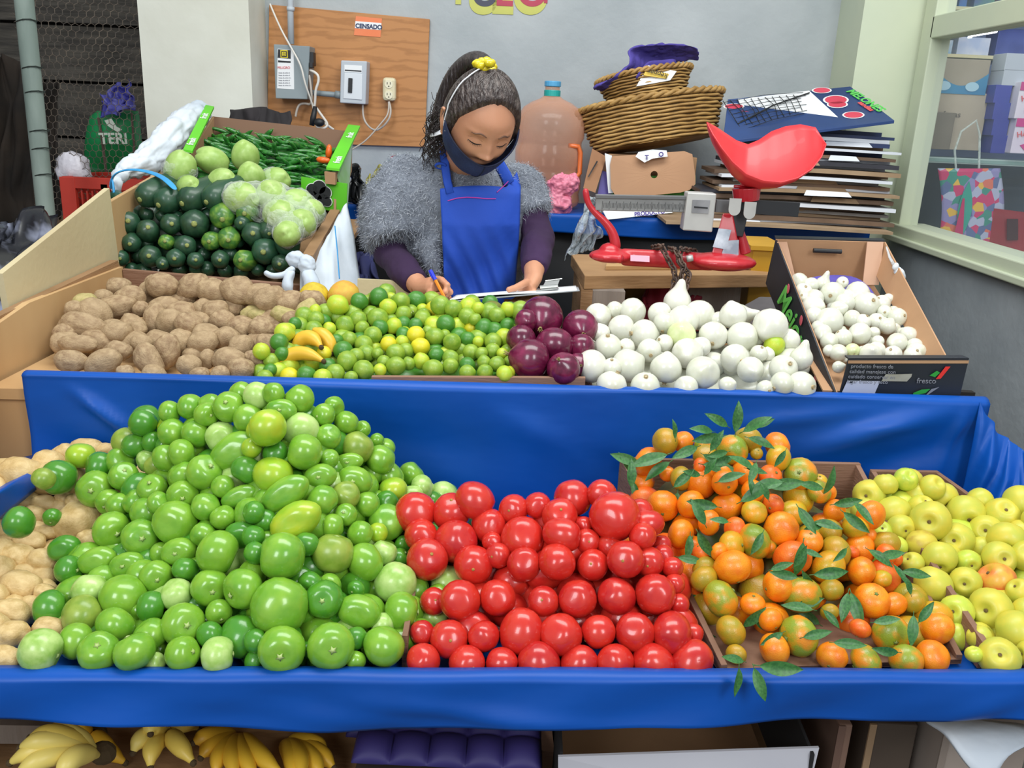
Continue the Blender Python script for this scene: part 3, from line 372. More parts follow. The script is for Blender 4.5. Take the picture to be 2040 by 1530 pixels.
PX['small_onion']='''1586 561 16 16 -;1588 581 16 16 -;1593 594 13 13 -;1616 568 14 14 -;1639 566 13 13 t;1658 586 22 22 -;1621 596 18 18 -;1616 612 21 21 -;1708 584 21 21 -;1678 563 11 11 -;1688 591 13 13 -;1726 607 23 23 -;1757 604 15 15 -;1683 604 18 18 -;1670 617 16 16 -;1609 629 16 16 -;1652 640 25 25 -;1698 635 16 16 -;1718 642 15 15 -;1787 632 17 17 -;1762 622 13 13 -;1746 640 15 15 -;1767 650 15 15 -;1634 663 16 16 -;1616 652 13 13 -;1680 673 16 16 -;1713 665 20 20 -;1741 663 11 11 -;1787 683 18 18 -;1810 668 16 16 -;1838 691 15 15 -;1853 703 18 18 -;1749 680 11 11 -;1746 698 16 16 -;1734 706 20 20 -;1779 706 16 16 -;1818 709 16 16 -;1670 703 16 16 -;1698 698 13 13 G;1652 680 16 16 -;1662 731 11 11 -;1639 698 11 11 -'''
PX['zucchini']='''282 396 28 20 -;319 407 24 24 -;366 404 25 25 -;414 401 26 21 -;255 441 22 22 -;295 454 20 20 -;342 446 19 19 -;387 446 26 26 -;443 436 23 23 y;488 425 21 21 y;504 465 24 19 -;259 486 17 17 -;329 481 14 14 y;372 489 19 19 -;417 481 17 17 y;455 478 20 20 y;297 510 20 20 -;348 515 17 17 -;390 518 15 15 -;438 518 16 16 -;480 518 19 19 y;525 502 24 24 -;570 489 22 22 -;557 526 16 16 -;480 444 14 14 -;231 470 13 13 -;239 515 15 15 -;536 465 16 16 -;324 526 12 12 -'''
def unit(fn, nu=20, nv=14):
    g = G(); g.sph((0, 0, 0), 1, nu, nv, fn=fn); return g
def lump(seed, amp, sc_=1.3, poles=0, pd=.4):
    def fn(v):
        k = 1+amp*nz3(v, sc_, seed)
        if poles: k -= poles*math.exp(-((1-v.z)/pd)**2)*.8 + poles*.5*math.exp(-((1+v.z)/(pd*.6))**2)
        return k
    return fn
def fmesh(name, fn, m, flat=1.0, nu=20, nv=14):
    g = unit(fn, nu, nv); g.v = [(x, y, z*flat) for x, y, z in g.v]; return g.mesh(name, m, True)
def scar(name, m, z, r, kind='disc'):
    g = G()
    if kind == 'disc': g.sph((0, 0, z), (r, r, r*.28), 9, 5)
    if kind == 'star':
        n = 10; ring = [(r*(1.5 if k % 2 else .7)*math.cos(k*math.pi/5), r*(1.5 if k % 2 else .7)*math.sin(k*math.pi/5), z+(.0 if k % 2 else .03)) for k in range(n)]
        g.add([(0, 0, z+.05)]+ring+[(0, 0, z-.08)], [(0, 1+k, 1+(k+1) % n) for k in range(n)]+[(n+1, 1+(k+1) % n, 1+k) for k in range(n)])
    return g.mesh(name, m, True)
m_tom = {
 '-': mat('tomatillo_green', '6ea22a', '86b238', rand='5a982a', scale=1.4, rough=.24, coat=.25, lo=.3, hi=.75),
 'd': mat('tomatillo_dark', '569426', '46882a', rand='3f821f', scale=1.4, rough=.26, coat=.25),
 'p': mat('tomatillo_pale', 'a0c560', 'b8d280', rand='86b04a', scale=1.6, rough=.3, coat=.15),
 'o': mat('tomatillo_olive', '7f9a33', '94a845', rand='6f8f2c', scale=1.6, rough=.32, coat=.1),
 'y': mat('tomatillo_yellow', 'b2bf2e', '8fb82e', rand='9dbd2c', scale=1.2, rough=.26, coat=.2)}
M_scar = mat('tomatillo_scar', 'b0c27c', '9ab062', scale=9, rough=.6)
tom_me = {}
for k, m in m_tom.items():
    tom_me[k] = [fmesh('tomatillo', lambda v, s=s: 1+.06*nz3(v, 1.2, s+3)+.022*math.cos(5*math.atan2(v.y, v.x))*(1-v.z*v.z)*(.4+.6*max(0, v.z))-.16*math.exp(-((1-v.z)/.10)**2)-.05*math.exp(-((1+v.z)/.10)**2), m, .90+.04*s) for s in range(3)]
sc_t = scar('stem_scar', M_scar, .81, .13, 'star')
m_red = mat('tomato_red', 'c4261e', 'd03a28', rand='b01c20', scale=1.2, rough=.26, coat=.3, lo=.35, hi=.8)
tomato_me = [fmesh('tomato', lambda v, s=s: 1+.05*nz3(v, 1.1, s)-.10*math.exp(-((1-v.z)/.12)**2)-.02*math.exp(-((1+v.z)/.05)**2), m_red, 1.05+.08*s) for s in range(3)]
sc_r = scar('stem_scar', mat('tomato_scar', 'b98a3e', '7e6a30', scale=10, rough=.7), .95, .085)
m_man = {
 '-': mat('mandarin_orange', 'f08a12', 'e87610', rand='ee9a1c', scale=1.5, rough=.33, bump=.12, bscale=14, coat=.15),
 'R': mat('mandarin_red', 'e9621a', 'ee7a22', rand='e65a1c', scale=1.5, rough=.35, bump=.12, bscale=14, coat=.12),
 'y': mat('mandarin_yellow', 'e39f1d', 'b9a523', rand='dd961a', scale=1.3, rough=.33, bump=.12, bscale=14, coat=.15),
 'o': mat('mandarin_olive', '9a8f22', 'bf8f1f', rand='ad8c20', scale=1.1, rough=.36, bump=.12, bscale=14, coat=.12, lo=.42, hi=.66),
 'G': mat('mandarin_green', '7f9a2b', 'e08a1a', rand='94982a', scale=.85, rough=.33, bump=.12, bscale=14, coat=.18, lo=.46, hi=.62)}
man_me = {k: [fmesh('mandarin', lambda v, s=s: 1+.035*nz3(v, 1.2, s)+.012*math.cos(9*math.atan2(v.y, v.x))*(1-v.z*v.z)-.07*math.exp(-((1-v.z)/.05)**2)-.06*math.exp(-((1+v.z)/.06)**2), m, .84+.04*s) for s in range(2)] for k, m in m_man.items()}
sc_m = scar('calyx', mat('calyx_green', '5c7a35', '8a8a4a', scale=9, rough=.8), .80, .11, 'star')
m_app = {
 '-': mat('apple_yellow', 'cfc545', 'bbbe46', rand='d3c040', scale=1.3, rough=.45, coat=.05),
 'p': mat('apple_green', 'bccb48', 'cdd24a', rand='a9c244', scale=1.3, rough=.38, coat=.1),
 'b': mat('apple_russet', 'cbbd42', 'a8863a', rand='c8b040', scale=1.2, rough=.45, lo=.45, hi=.7),
 'R': mat('apple_blush', 'dba63e', 'd8603a', scale=.9, rough=.38, lo=.4, hi=.62, coat=.1)}
app_me = {k: [fmesh('apple', lambda v, s=s: 1+.06*nz3(v, 1.0, s)+.02*math.cos(5*math.atan2(v.y, v.x))*max(0, -v.z)-.30*math.exp(-((1-v.z)/.06)**2)-.18*math.exp(-((1+v.z)/.05)**2), m, .92+.05*s, 22, 18) for s in range(2)] for k, m in m_app.items()}
sc_a = scar('calyx', mat('calyx_brown', '5a4a2c', '7a6438', scale=9, rough=.9), .69, .10)
m_lime = {
 '-': mat('lime_green', '7ea02c', '94ae38', rand='6c9429', scale=1.5, rough=.35, bump=.15, bscale=16, coat=.15),
 'd': mat('lime_dark', '4f8a2a', '417f2a', rand='3c7726', scale=1.5, rough=.35, bump=.15, bscale=16, coat=.15),
 'y': mat('lime_yellowish', 'b5c22f', 'a3c234', rand='c5c833', scale=1.5, rough=.35, bump=.15, bscale=16, coat=.12),
 'Y': mat('lime_yellow', 'd9cb20', 'cfc62c', rand='dfd022', scale=1.5, rough=.38, bump=.15, bscale=16, coat=.1),
 'o': mat('lime_dull', '6b7326', '7d7f30', rand='5f6b26', scale=1.5, rough=.4, bump=.15, bscale=16)}
lime_me = {k: [fmesh('lime', lambda v, s=s: 1+.04*nz3(v, 1.1, s)+.10*math.exp(-((1-v.z)/.05)**2)-.03*math.exp(-((1+v.z)/.04)**2), m, 1.0+.06*s, 16, 12) for s in range(2)] for k, m in m_lime.items()}
sc_l = scar('stem_scar', mat('lime_scar', 'b9c08a', rough=.8), -.98, .12)
m_pot = mat('potato_brown', '9a8160', 'ae9572', rand='85694c', scale=2.6, rough=.72, bump=.25, bscale=9)
m_potp = mat('potato_greenish', 'a89a62', 'b9a873', rand='9c9358', scale=2.6, rough=.7, bump=.2, bscale=9)
m_potw = mat('potato_washed', 'c9aa72', 'd6ba84', rand='b89a60', scale=2.2, rough=.5, bump=.15, bscale=9)
def potm(m): return [fmesh('potato', lambda v, s=s: 1+.22*nz3(v, 1.0, s*5+1)+.05*nz3(v, 3, s)-sum(.05*math.exp(-(((v-Vector(e).normalized()).length)/.14)**2) for e in ((1, .3, .4), (-.6, .8, .1), (.2, -.9, .5), (-.3, -.5, -.9), (.4, .4, -.8))), m, 1.0, 22, 14) for s in range(4)]
pot_me = {'-': potm(m_pot), 'p': potm(m_potp), 'w': potm(m_potw)}
m_on = {'-': mat('onion_white', 'dddcd0', 'c9cab0', rand='d0d2c0', scale=1.6, rough=.28, coat=.25, sss=.06, lo=.5, hi=.8, stretch=(1, 1, .3)),
        'G': mat('onion_greenish', 'dfe3b8', 'cbd69a', rand='d8dfb0', scale=1.6, rough=.3, coat=.2, sss=.1, stretch=(1, 1, .3))}
def onf(s, neck):
    def fn(v):
        k = 1+.03*nz3(v, 1.4, s)
        k += neck*math.exp(-((1-v.z)/.035)**1.2) + .25*neck*math.exp(-((1-v.z)/.16)**2)
        return k - .05*math.exp(-((1+v.z)/.06)**2)
    return fn
on_me = {k: [fmesh('onion', onf(s, .16), m, .93, 20, 22) for s in range(2)] for k, m in m_on.items()}
on_point = fmesh('onion', onf(5, .62), m_on['-'], 1.0, 20, 26)
g = G(); rr = random.Random(3)
g.sph((0, 0, -.90), (.16, .16, .06), 10, 5)
for k in range(16):
    a = k*.39; g.tube([(.08*math.cos(a), .08*math.sin(a), -.92), (.13*math.cos(a), .13*math.sin(a), -1.02), (.16*math.cos(a+.4), .16*math.sin(a+.4), -1.0-.06*rr.random())], .012, 4)
root_me = g.mesh('root_tuft', mat('onion_root', 'c9b892', 'a08a62', scale=8, rough=.9), True)
m_ron = mat('onion_purple', '5c1032', '84264c', rand='4c0c2a', scale=2.2, rough=.26, coat=.3, stretch=(1, 1, .2), lo=.4, hi=.75)
ron_me = [fmesh('red_onion', onf(s+2, .13), m_ron, .92, 22, 20) for s in range(2)]
g = G()
for k in range(7):
    a = k*.9; g.tube([(.04*math.cos(a), .04*math.sin(a), .98), (.06*math.cos(a), .06*math.sin(a), 1.15), (.12*math.cos(a+.5), .12*math.sin(a+.5), 1.28)], [.035, .03, .01], 5)
neck_me = g.mesh('dry_neck', mat('onion_neck', 'a79a5a', '7d6a48', scale=8, rough=.9), True)
def aim(zdir, spin=None):
    q = Vector(zdir).to_track_quat('Z', 'Y').to_matrix(); return q @ Matrix.Rotation(random.uniform(0, 6.28) if spin is None else spin, 3, 'Z')
def tocam(p, spread=.5):
    v = (CAMP-Vector(p)).normalized(); return (v+Vector((random.gauss(0, spread), random.gauss(0, spread), random.gauss(0, spread)))).normalized()
def put(name, me, p, R, s, child=None, cname=None):
    o = bpy.data.objects.new(name, me); COL.objects.link(o)
    S = Matrix.Diagonal(Vector(s).to_4d() if hasattr(s, '__len__') else Vector((s, s, s, 1)))
    if hasattr(s, '__len__'): S[3][3] = 1
    o.matrix_basis = Matrix.Translation(Vector(p)) @ R.to_4x4() @ S
    if child:
        c = bpy.data.objects.new(cname or child.name, child); COL.objects.link(c); c.parent = o
    return o
DESC = {}
def pile(key, kind, cat, group, where, rowtxt, rowh, maker, desc, baseline):
    items = []
    for s in FR[key].split(';'):
        x, y, z, a, b, k = s.split(); items.append([Vector((int(x), int(y), int(z)))/1000, int(a)/1000, int(b)/1000, k])
    front = [i for i in items if 'f' not in i[3]]; rows = {}
    for it in items:
        it.append(proj(it[0])); it.append(max(0, int((baseline-it[4][1])/rowh)))
        if 'f' not in it[3]: rows.setdefault(it[5], []).append(it)
    for r in rows.values(): r.sort(key=lambda i: i[4][0])
    objs = []
    for it in items:
        o = maker(*it[:4]); r = it[5]; objs.append((o, it))
        if 'f' in it[3]:
            q = min(front, key=lambda f: math.hypot(f[4][0]-it[4][0], f[4][1]-it[4][1])); dx, dy = it[4][0]-q[4][0], it[4][1]-q[4][1]
            side = ('right of' if dx > 0 else 'left of') if abs(dx) > abs(dy) else ('below' if dy > 0 else 'above')
            o['label'] = f'{desc("f")} peeking {side} the {ordn(rows[q[5]].index(q))} from left, {ordn(q[5])} row up of {where}'
        else:
            i = rows[r].index(it); o['label'] = f'{desc(it[3])}, {ordn(i)} from left, {ordn(r)} row up of {where}'
        o['category'] = cat; o['group'] = group
    same = {}
    for o, it in objs: same.setdefault(o['label'], []).append((it[4][1], o))
    for l, v in same.items():
        if len(v) > 1:
            v.sort(key=lambda q: q[0]); n = len(v)
            for i, (_, o) in enumerate(v): o['label'] = (('upper', 'lower')[i] if n == 2 else ('uppermost' if i == 0 else 'lowest' if i == n-1 else 'middle' if n == 3 else ORD[i]))+' '+l
    return objs
def rnd(k): return k.replace('f', '')
def mk_tomatillo(p, a, b, k):
    kk = rnd(k); c = next((q for q in kk if q in 'dpoy'), '-'); me = random.choice(tom_me[c]); r = (a+b)/2
    if 'f' in k: return put('tomatillo', me, p, qrand(), r*1.12)
    if 'e' in kk or a/b > 1.25:
        ang = .55 if 'e' in kk else random.uniform(-.3, .4)
        R = Matrix((_r, _u, -_f)).transposed() @ Matrix.Rotation(ang, 3, 'Z')
        return put('tomatillo', me, p, R, (a*1.1, b*1.1, b*1.1), sc_t if 's' in kk else None, 'stem_scar')
    R = aim(tocam(p, .35)) if 's' in kk else qrand()
    return put('tomatillo', me, p, R, r*1.13, sc_t if 's' in kk or random.random() < .3 else None, 'stem_scar')
def d_tomatillo(k):
    return {'d': 'dark green tomatillo', 'p': 'pale green tomatillo', 'o': 'olive green tomatillo', 'y': 'yellowish green tomatillo'}.get(next((q for q in k if q in 'dpoy'), ''), 'bright green tomatillo') if k != 'f' else 'tomatillo'
HP = 'the heap'
pile('tomatillo', 'tomatillo', 'tomatillo', 'tomatillos in the large green heap', HP, '', 62, mk_tomatillo, d_tomatillo, 1340)
def mk_tomato(p, a, b, k):
    me = random.choice(tomato_me); r = (a+b)/2
    R = aim(tocam(p, .28) if random.random() < .75 else (random.uniform(-1, 1), -.2, random.uniform(-1, 1)))
    return put('tomato', me, p, R, r*1.10, None if 'f' in k else sc_r, 'stem_scar')
pile('tomato', 'tomato', 'tomato', 'red tomatoes stacked in the lower tray', 'the tomato stack', '', 73, mk_tomato,
     lambda k: 'tomato' if k == 'f' else 'outsized red tomato' if 'B' in k else ('red tomato with a scarred end' if 's' in k else 'ripe red tomato'), 1345)
def mk_mandarin(p, a, b, k):
    c = next((q for q in k if q in 'RyoG'), '-'); me = random.choice(man_me[c]); r = (a+b)/2
    return put('mandarin', me, p, qrand(), r*1.06, None if 'f' in k else sc_m, 'calyx')
mand = pile('mandarin', 'mandarin', 'mandarin', 'mandarins heaped in the crate', 'the mandarin heap', '', 66, mk_mandarin,
     lambda k: 'mandarin' if k == 'f' else {'R': 'reddish orange mandarin', 'y': 'yellow-orange mandarin', 'o': 'olive brown mandarin', 'G': 'mandarin with green patches'}.get(next((q for q in k if q in 'RyoG'), ''), 'orange mandarin'), 1340)
def mk_apple(p, a, b, k):
    c = next((q for q in k if q in 'pbR'), '-'); me = random.choice(app_me[c]); r = (a+b)/2
    R = aim(tocam(p, .2)) if 's' in k else aim(tocam(p, .9))
    return put('apple', me, p, R, r*1.10, None if 'f' in k else sc_a, 'calyx')
pile('apple', 'apple', 'apple', 'yellow apples in the lower tray', 'the apple heap', '', 66, mk_apple,
     lambda k: 'apple' if k == 'f' else {'p': 'small greenish apple', 'b': 'russet brown patched apple', 'R': 'apple with a red blush'}.get(next((q for q in k if q in 'pbR'), ''), 'yellow apple showing its eye' if 's' in k else 'yellow apple'), 1340)
def mk_lime(p, a, b, k):
    c = next((q for q in k if q in 'dyYo'), '-'); me = random.choice(lime_me[c]); r = (a+b)/2
    return put('lime', me, p, aim(-tocam(p, .3)) if 's' in k else qrand(), r*1.05, None if 'f' in k else sc_l, 'stem_scar')
pile('lime', 'lime', 'lime', 'limes heaped on the upper shelf', 'the lime heap', '', 34, mk_lime,
     lambda k: 'lime' if k == 'f' else {'d': 'dark green lime', 'y': 'yellow-green lime', 'Y': 'ripe yellow lime', 'o': 'dull brownish lime'}.get(next((q for q in k if q in 'dyYo'), ''), 'light green lime'), 760)
def mk_potato(kind):
    def f(p, a, b, k):
        me = random.choice(pot_me['w' if kind == 'w' else ('p' if 'p' in k else '-')])
        ang = .9 if 't' in k else random.uniform(-.35, .35)
        if b > a*1.1: ang = random.uniform(-.2, .2)
        R = Matrix((_r, _u, -_f)).transposed() @ Matrix.Rotation(-ang if 't' in k else ang, 3, 'Z') @ Matrix.Rotation(random.uniform(0, 6.28), 3, 'X')
        if b > a*1.1:
            R = Matrix((_r, _u, -_f)).transposed() @ Matrix.Rotation(math.pi/2+ang, 3, 'Z') @ Matrix.Rotation(random.uniform(0, 6.28), 3, 'X'); a, b = b, a
        a_ = a*(1.12 if a/b < 1.2 else 1.0)
        k_ = 1.12 if kind == 'w' else 1.03
        return put('potato', me, p, R, (a_*k_, b*k_, b*k_))
    return f
pile('potato', 'potato', 'potato', 'brown potatoes in the upper bin', 'the bin', '', 40, mk_potato('b'),
     lambda k: 'potato' if k == 'f' else 'large brown potato' if 'B' in k else ('greenish pale potato' if 'p' in k else ('long leaning brown potato' if 't' in k else 'brown potato')), 755)
pile('pale_potato', 'potato', 'potato', 'pale potatoes beside the tomatillos', 'the pale pile', '', 62, mk_potato('w'),
     lambda k: 'potato' if k == 'f' else 'large pale washed potato' if 'B' in k else 'pale washed potato', 1340)
def mk_onion(p, a, b, k):
    r = (a+b)/2
    if 'K' in k: return put('lime', lime_me['y'][0], p, qrand(), r)
    if 't' in k or 'r' in k:
        R = aim((.1, -.1, 1) if 't' in k else (.9, -.2, .25)); return put('white_onion', on_point, p, R, r*.98, root_me, 'root_tuft')
    return put('white_onion', random.choice(on_me['G' if 'G' in k else '-']), p, aim(tocam(p, .9)*random.choice((1, -1))), r*1.03, None if 'f' in k else root_me, 'root_tuft')
pile('onion', 'white_onion', 'onion', 'white onions heaped on the upper shelf', 'the onion heap', '', 42, mk_onion,
     lambda k: 'onion' if k == 'f' else 'green lime lying among the onions' if 'K' in k else ('white onion with pointed neck' if ('t' in k or 'r' in k) else ('greenish white onion' if 'G' in k else 'smooth white onion')), 790)
for o in COL.objects:
    if o.get('group', '').startswith('white onions') and o.name.startswith('lime'):
        o['category'] = 'lime'; del o['group']; o['label'] = 'single green lime lying among the white onions'
def mk_red(p, a, b, k):
    o = put('red_onion', random.choice(ron_me), p, aim(tocam(p, .8)), (a+b)/2*(.8 if 'f' in k else 1.2), None if 'f' in k else neck_me, 'dry_neck')
    return o
pile('red_onion', 'red_onion', 'onion', 'red onions beside the limes', 'the heap', '', 45, mk_red, lambda k: 'red onion' if k == 'f' else 'glossy purple red onion', 760)
# mandarin leaves: parts of the mandarin they grow from
m_leaf = mat('leaf_green', '2f6630', '437a3c', scale=14, rough=.42, rand='24562a')
def leafmesh(s):
    g = G()
    def fn(u, v):
        x = u; wd = .19*math.sin(math.pi*min(1, u*1.02))**.8*(1-.25*u); y = (v-.5)*2*wd
        return (x, y, .10*math.sin(u*3+s)*u+.22*abs(v-.5)*wd*3)
    g.grid(fn, 10, 4); g.tube([(-.12, 0, 0), (0, 0, 0), (.9, 0, .10*math.sin(2.7+s)*.9-.01)], [.014, .013, .004], 5); return g.mesh('leaf', m_leaf, True)
leafs = [leafmesh(0), leafmesh(1.2), leafmesh(2.2)]
m_stem = mat('green_stem', '5e7a3a', '7d8f52', scale=9, rough=.6)
LV = '''1465 862 85 62 1.42;1450 850 150 55 1.42;1440 868 190 60 1.42;1480 860 30 62 1.42;1490 872 -20 55 1.42;1500 850 20 45 1.43;1330 905 200 75 1.47;1335 920 215 60 1.47;1275 925 160 60 1.52;1345 875 100 40 1.45;
1420 860 170 50 1.43;1390 890 200 60 1.43;1400 905 -30 45 1.43;1260 945 120 50 1.55;1262 960 -80 45 1.53;1300 985 -60 50 1.5;1350 980 -100 60 1.44;1400 925 -10 70 1.42;1450 900 190 45 1.43;1430 960 20 55 1.4;1380 1000 -50 60 1.38;
1475 1000 30 70 1.36;1430 1010 170 60 1.37;1390 1060 -60 60 1.34;1350 1110 -10 50 1.33;1375 1065 -100 50 1.34;1530 970 10 70 1.38;1590 1010 -60 60 1.36;1640 985 70 60 1.4;1660 1005 10 55 1.4;1560 960 190 65 1.38;1620 1040 -10 55 1.34;
1700 1000 -50 55 1.36;1680 1020 -40 60 1.35;1600 1080 -100 70 1.32;1580 1130 60 50 1.28;1640 1045 190 45 1.34;1730 1095 -35 55 1.3;1750 1110 10 55 1.28;1780 1125 -60 45 1.27;1620 1145 5 70 1.27;1590 1150 170 55 1.27;
1690 1180 -110 60 1.25;1695 1180 -80 70 1.25;1620 1215 170 60 1.24;1640 1215 -50 45 1.24;1560 1260 -150 50 1.22;1600 1270 20 55 1.2;1740 1240 10 50 1.22;1820 1225 -100 60 1.2;1830 1240 60 50 1.2;1660 1280 0 60 1.19;1790 1300 170 55 1.17;
1500 1230 -40 45 1.24;1535 1135 20 45 1.3;1520 1060 -120 50 1.34;1472 1330 -95 58 1.07;1502 1330 -72 66 1.07;1512 1326 -4 84 1.07;1482 1318 160 50 1.07;1420 1150 -140 40 1.3'''
front = [(o, it) for o, it in mand if 'f' not in it[3]]
rq = random.Random(77)
for _ in range(34):
    o_, it_ = rq.choice(front); LV += ';%.0f %.0f %.0f %.0f 1.3' % (it_[4][0]+rq.uniform(-26, 26), min(1300, it_[4][1]+rq.uniform(-20, 26)), rq.uniform(-180, 180), rq.uniform(38, 62))
for i, s in enumerate(LV.replace('\n', '').split(';')):
    px, py, ang, ln, d = [float(q) for q in s.split()]
    p = at(px, py, d-.015)
    o, it = min(front, key=lambda q: (q[1][0]-p).length)
    d = it[0].y-it[1]*.9 if abs(it[0].y-p.y) < .08 else d
    if py > 1315: d = lipy(p.x)-.040
    p = at(px, py, d)
    lf = bpy.data.objects.new('leaf', leafs[i % 3]); COL.objects.link(lf)
    a = math.radians(ang); X = (_r*math.cos(a)+_u*math.sin(a) + (-_f)*random.uniform(-.1, .45)).normalized()
    Z = (-_f+_r*random.uniform(-.6, .6)+_u*random.uniform(-.2, .8)); Z = (Z-X*Z.dot(X)).normalized(); Y = Z.cross(X)
    L_ = ln/FPX*(p-CAMP).dot(_f)
    W = Matrix.Translation(p) @ Matrix((X, Y, Z)).transposed().to_4x4() @ Matrix.Scale(L_*1.05, 4)
    lf.parent = o; lf.matrix_basis = o.matrix_basis.inverted() @ W
# buried fruit mounds (the uncountable bulk under the visible ones)
def mound(key, name, m, label, base, dip, r, ext=.03, cap=None, seed=1):
    pts = []
    for s in FR[key].split(';'):
        x, y, z, a, b, k = s.split()
        if 'f' not in k: pts.append((int(x)/1000, int(y)/1000, int(z)/1000, (int(a)+int(b))/2000))
    P = np.array(pts); nb_ = (np.hypot(P[:, None, 0]-P[None, :, 0], P[:, None, 1]-P[None, :, 1]) < .09).sum(1); P = P[nb_ >= (9 if len(P) > 100 else 5)] if len(P) > 20 else P; rs = np.random.RandomState(seed)
    x0, x1, y0, y1 = P[:, 0].min()-ext, P[:, 0].max()+ext, P[:, 1].min()-ext*.2, P[:, 1].max()+ext
    n = 70; X, Y = np.meshgrid(np.linspace(x0, x1, n), np.linspace(y0, y1, n), indexing='ij')
    D2 = (X[..., None]-P[:, 0])**2+(Y[..., None]-P[:, 1])**2
    W = np.exp(-D2/2/.03**2); Zs = (W*(P[:, 2]-dip)).sum(-1)/(W.sum(-1)+.02); wt = W.sum(-1)/(W.sum(-1)+.25)
    # never rise above any fruit's underside
    Zs = base+(np.clip(Zs-base, 0, None))*np.clip(wt*1.3, 0, 1)
    nb = int((x1-x0)*(y1-y0)/(r*r*2.2)); bx = rs.uniform(x0, x1, nb); by = rs.uniform(y0, y1, nb)
    d2 = ((X[..., None]-bx)**2+(Y[..., None]-by)**2)/r**2
    Zs = Zs + (r*.8*np.sqrt(np.clip(1-d2, 0, None))).max(-1)*np.clip((Zs-base)/.03, 0, 1)
    for px_, py_, pz_, pr_ in pts:
        dd = (X-px_)**2+(Y-py_)**2; inside = dd < pr_**2
        lim = pz_-np.sqrt(np.clip(pr_**2-dd, 0, None))*1.0-.001
        Zs = np.where(inside, np.minimum(Zs, lim), Zs)
    for _ in range(2):
        Q = np.pad(Zs, 1, 'edge'); Zs = (Q[:-2, 1:-1]+Q[2:, 1:-1]+Q[1:-1, :-2]+Q[1:-1, 2:]+2*Zs)/6
    Zs = np.maximum(Zs-.003, base)
    edge = np.zeros_like(Zs, bool); edge[0] = edge[-1] = True; edge[:, 0] = edge[:, -1] = True; Zs[edge] = base
    g = G(); g.add([(X[i, j], Y[i, j], Zs[i, j]) for i in range(n) for j in range(n)], [(i*n+j, (i+1)*n+j, (i+1)*n+j+1, i*n+j+1) for i in range(n-1) for j in range(n-1) if max(Zs[i, j], Zs[i+1, j], Zs[i+1, j+1], Zs[i, j+1]) > base+.001])
    o = g.obj(name, m, None, smooth=True); tag(o, label, 'produce', kind='stuff'); return o
mound('tomatillo', 'tomatillo_bulk', m_tom['d'], 'dim green tomatillos packed inside the big tomatillo heap', .665, .060, .026)
mound('tomato', 'tomato_bulk', m_red, 'dim red tomatoes packed inside the tomato stack', .665, .060, .028, seed=2)
mound('mandarin', 'mandarin_bulk', mat('mandarin_dim', '6b5a1c', '3a4a1e', scale=28, rough=.5), 'dim mandarins packed inside the crate below the leafy ones', .672, .060, .026, seed=3)  # bulk colour darkened, shade between the mandarins is put into it
mound('apple', 'apple_bulk', m_app['p'], 'dim yellow apples packed inside the apple heap', .672, .075, .03, seed=4)
mound('pale_potato', 'potato_bulk', m_potw, 'dim pale potatoes packed beneath the ones beside the tomatillos', .665, .055, .028, seed=5)
mound('potato', 'potato_bulk', m_pot, 'dim brown potatoes packed inside the upper bin', .893, .04, .03, seed=6)
mound('lime', 'lime_bulk', m_lime['d'], 'dim green limes packed inside the lime heap', .893, .032, .018, seed=7)
mound('onion', 'onion_bulk', m_on['-'], 'dim white onions packed inside the onion heap', .893, .045, .03, seed=8)
mound('red_onion', 'onion_bulk', m_ron, 'dim red onions packed beneath the glossy ones', .893, .045, .03, seed=9)
# ------------------------------------------------------------------ yard on the left
m_steel = mat('steel', 'b8bcc0', rough=.25, metal=1)
pl = thing('metal_pole', 'grey green weathered metal pole standing in front of the wire mesh', 'pole', (-1.72, 3.2, 0))
g = G(); g.tube([(-1.735, 3.2, 0), (-1.715, 3.2, 1.0), (-1.70, 3.2, 2.6)], .031, 16); g.obj('pole', mat('galvanised', '8d9a92', '6f7d76', scale=9, rough=.7, bump=.1, stretch=(1, 1, .3)), pl, smooth=True)
g = G()
for z in (1.67, 1.52, 1.44, 1.31, 1.25, 1.16): g.tube([(-1.707+.033*math.cos(k*.7), 3.2+.033*math.sin(k*.7), z+.006*math.sin(k)) for k in range(10)], .0022, 5)
g.obj('wire_ties', mat('dark_wire', '3d4440', rough=.6, metal=.6), pl)
# hexagonal wire mesh
g = G(); s = .0165
for i in range(17):
    for j in range(56):
        cx = -1.98+i*s*1.732+(s*.866 if j % 2 else 0); cz = .82+j*s*1.5
        wob = lambda x, z: Vector((x, 3.62+.02*math.sin(x*9+z*5), z+.004*math.sin(x*30)))
        pts = [wob(cx+s*math.sin(a), cz+s*math.cos(a)) for a in (0, math.pi/3, 2*math.pi/3, math.pi)]
        for a, b in zip(pts, pts[1:]): g.tube([a, b], .0013, 3, cap=False)
tag(g.obj('wire_mesh', mat('rusty_wire', '4b4540', '6b5f52', scale=20, rough=.8)), 'rusty hexagonal chicken wire stretched between the pole and the cream pillar', 'wire mesh')
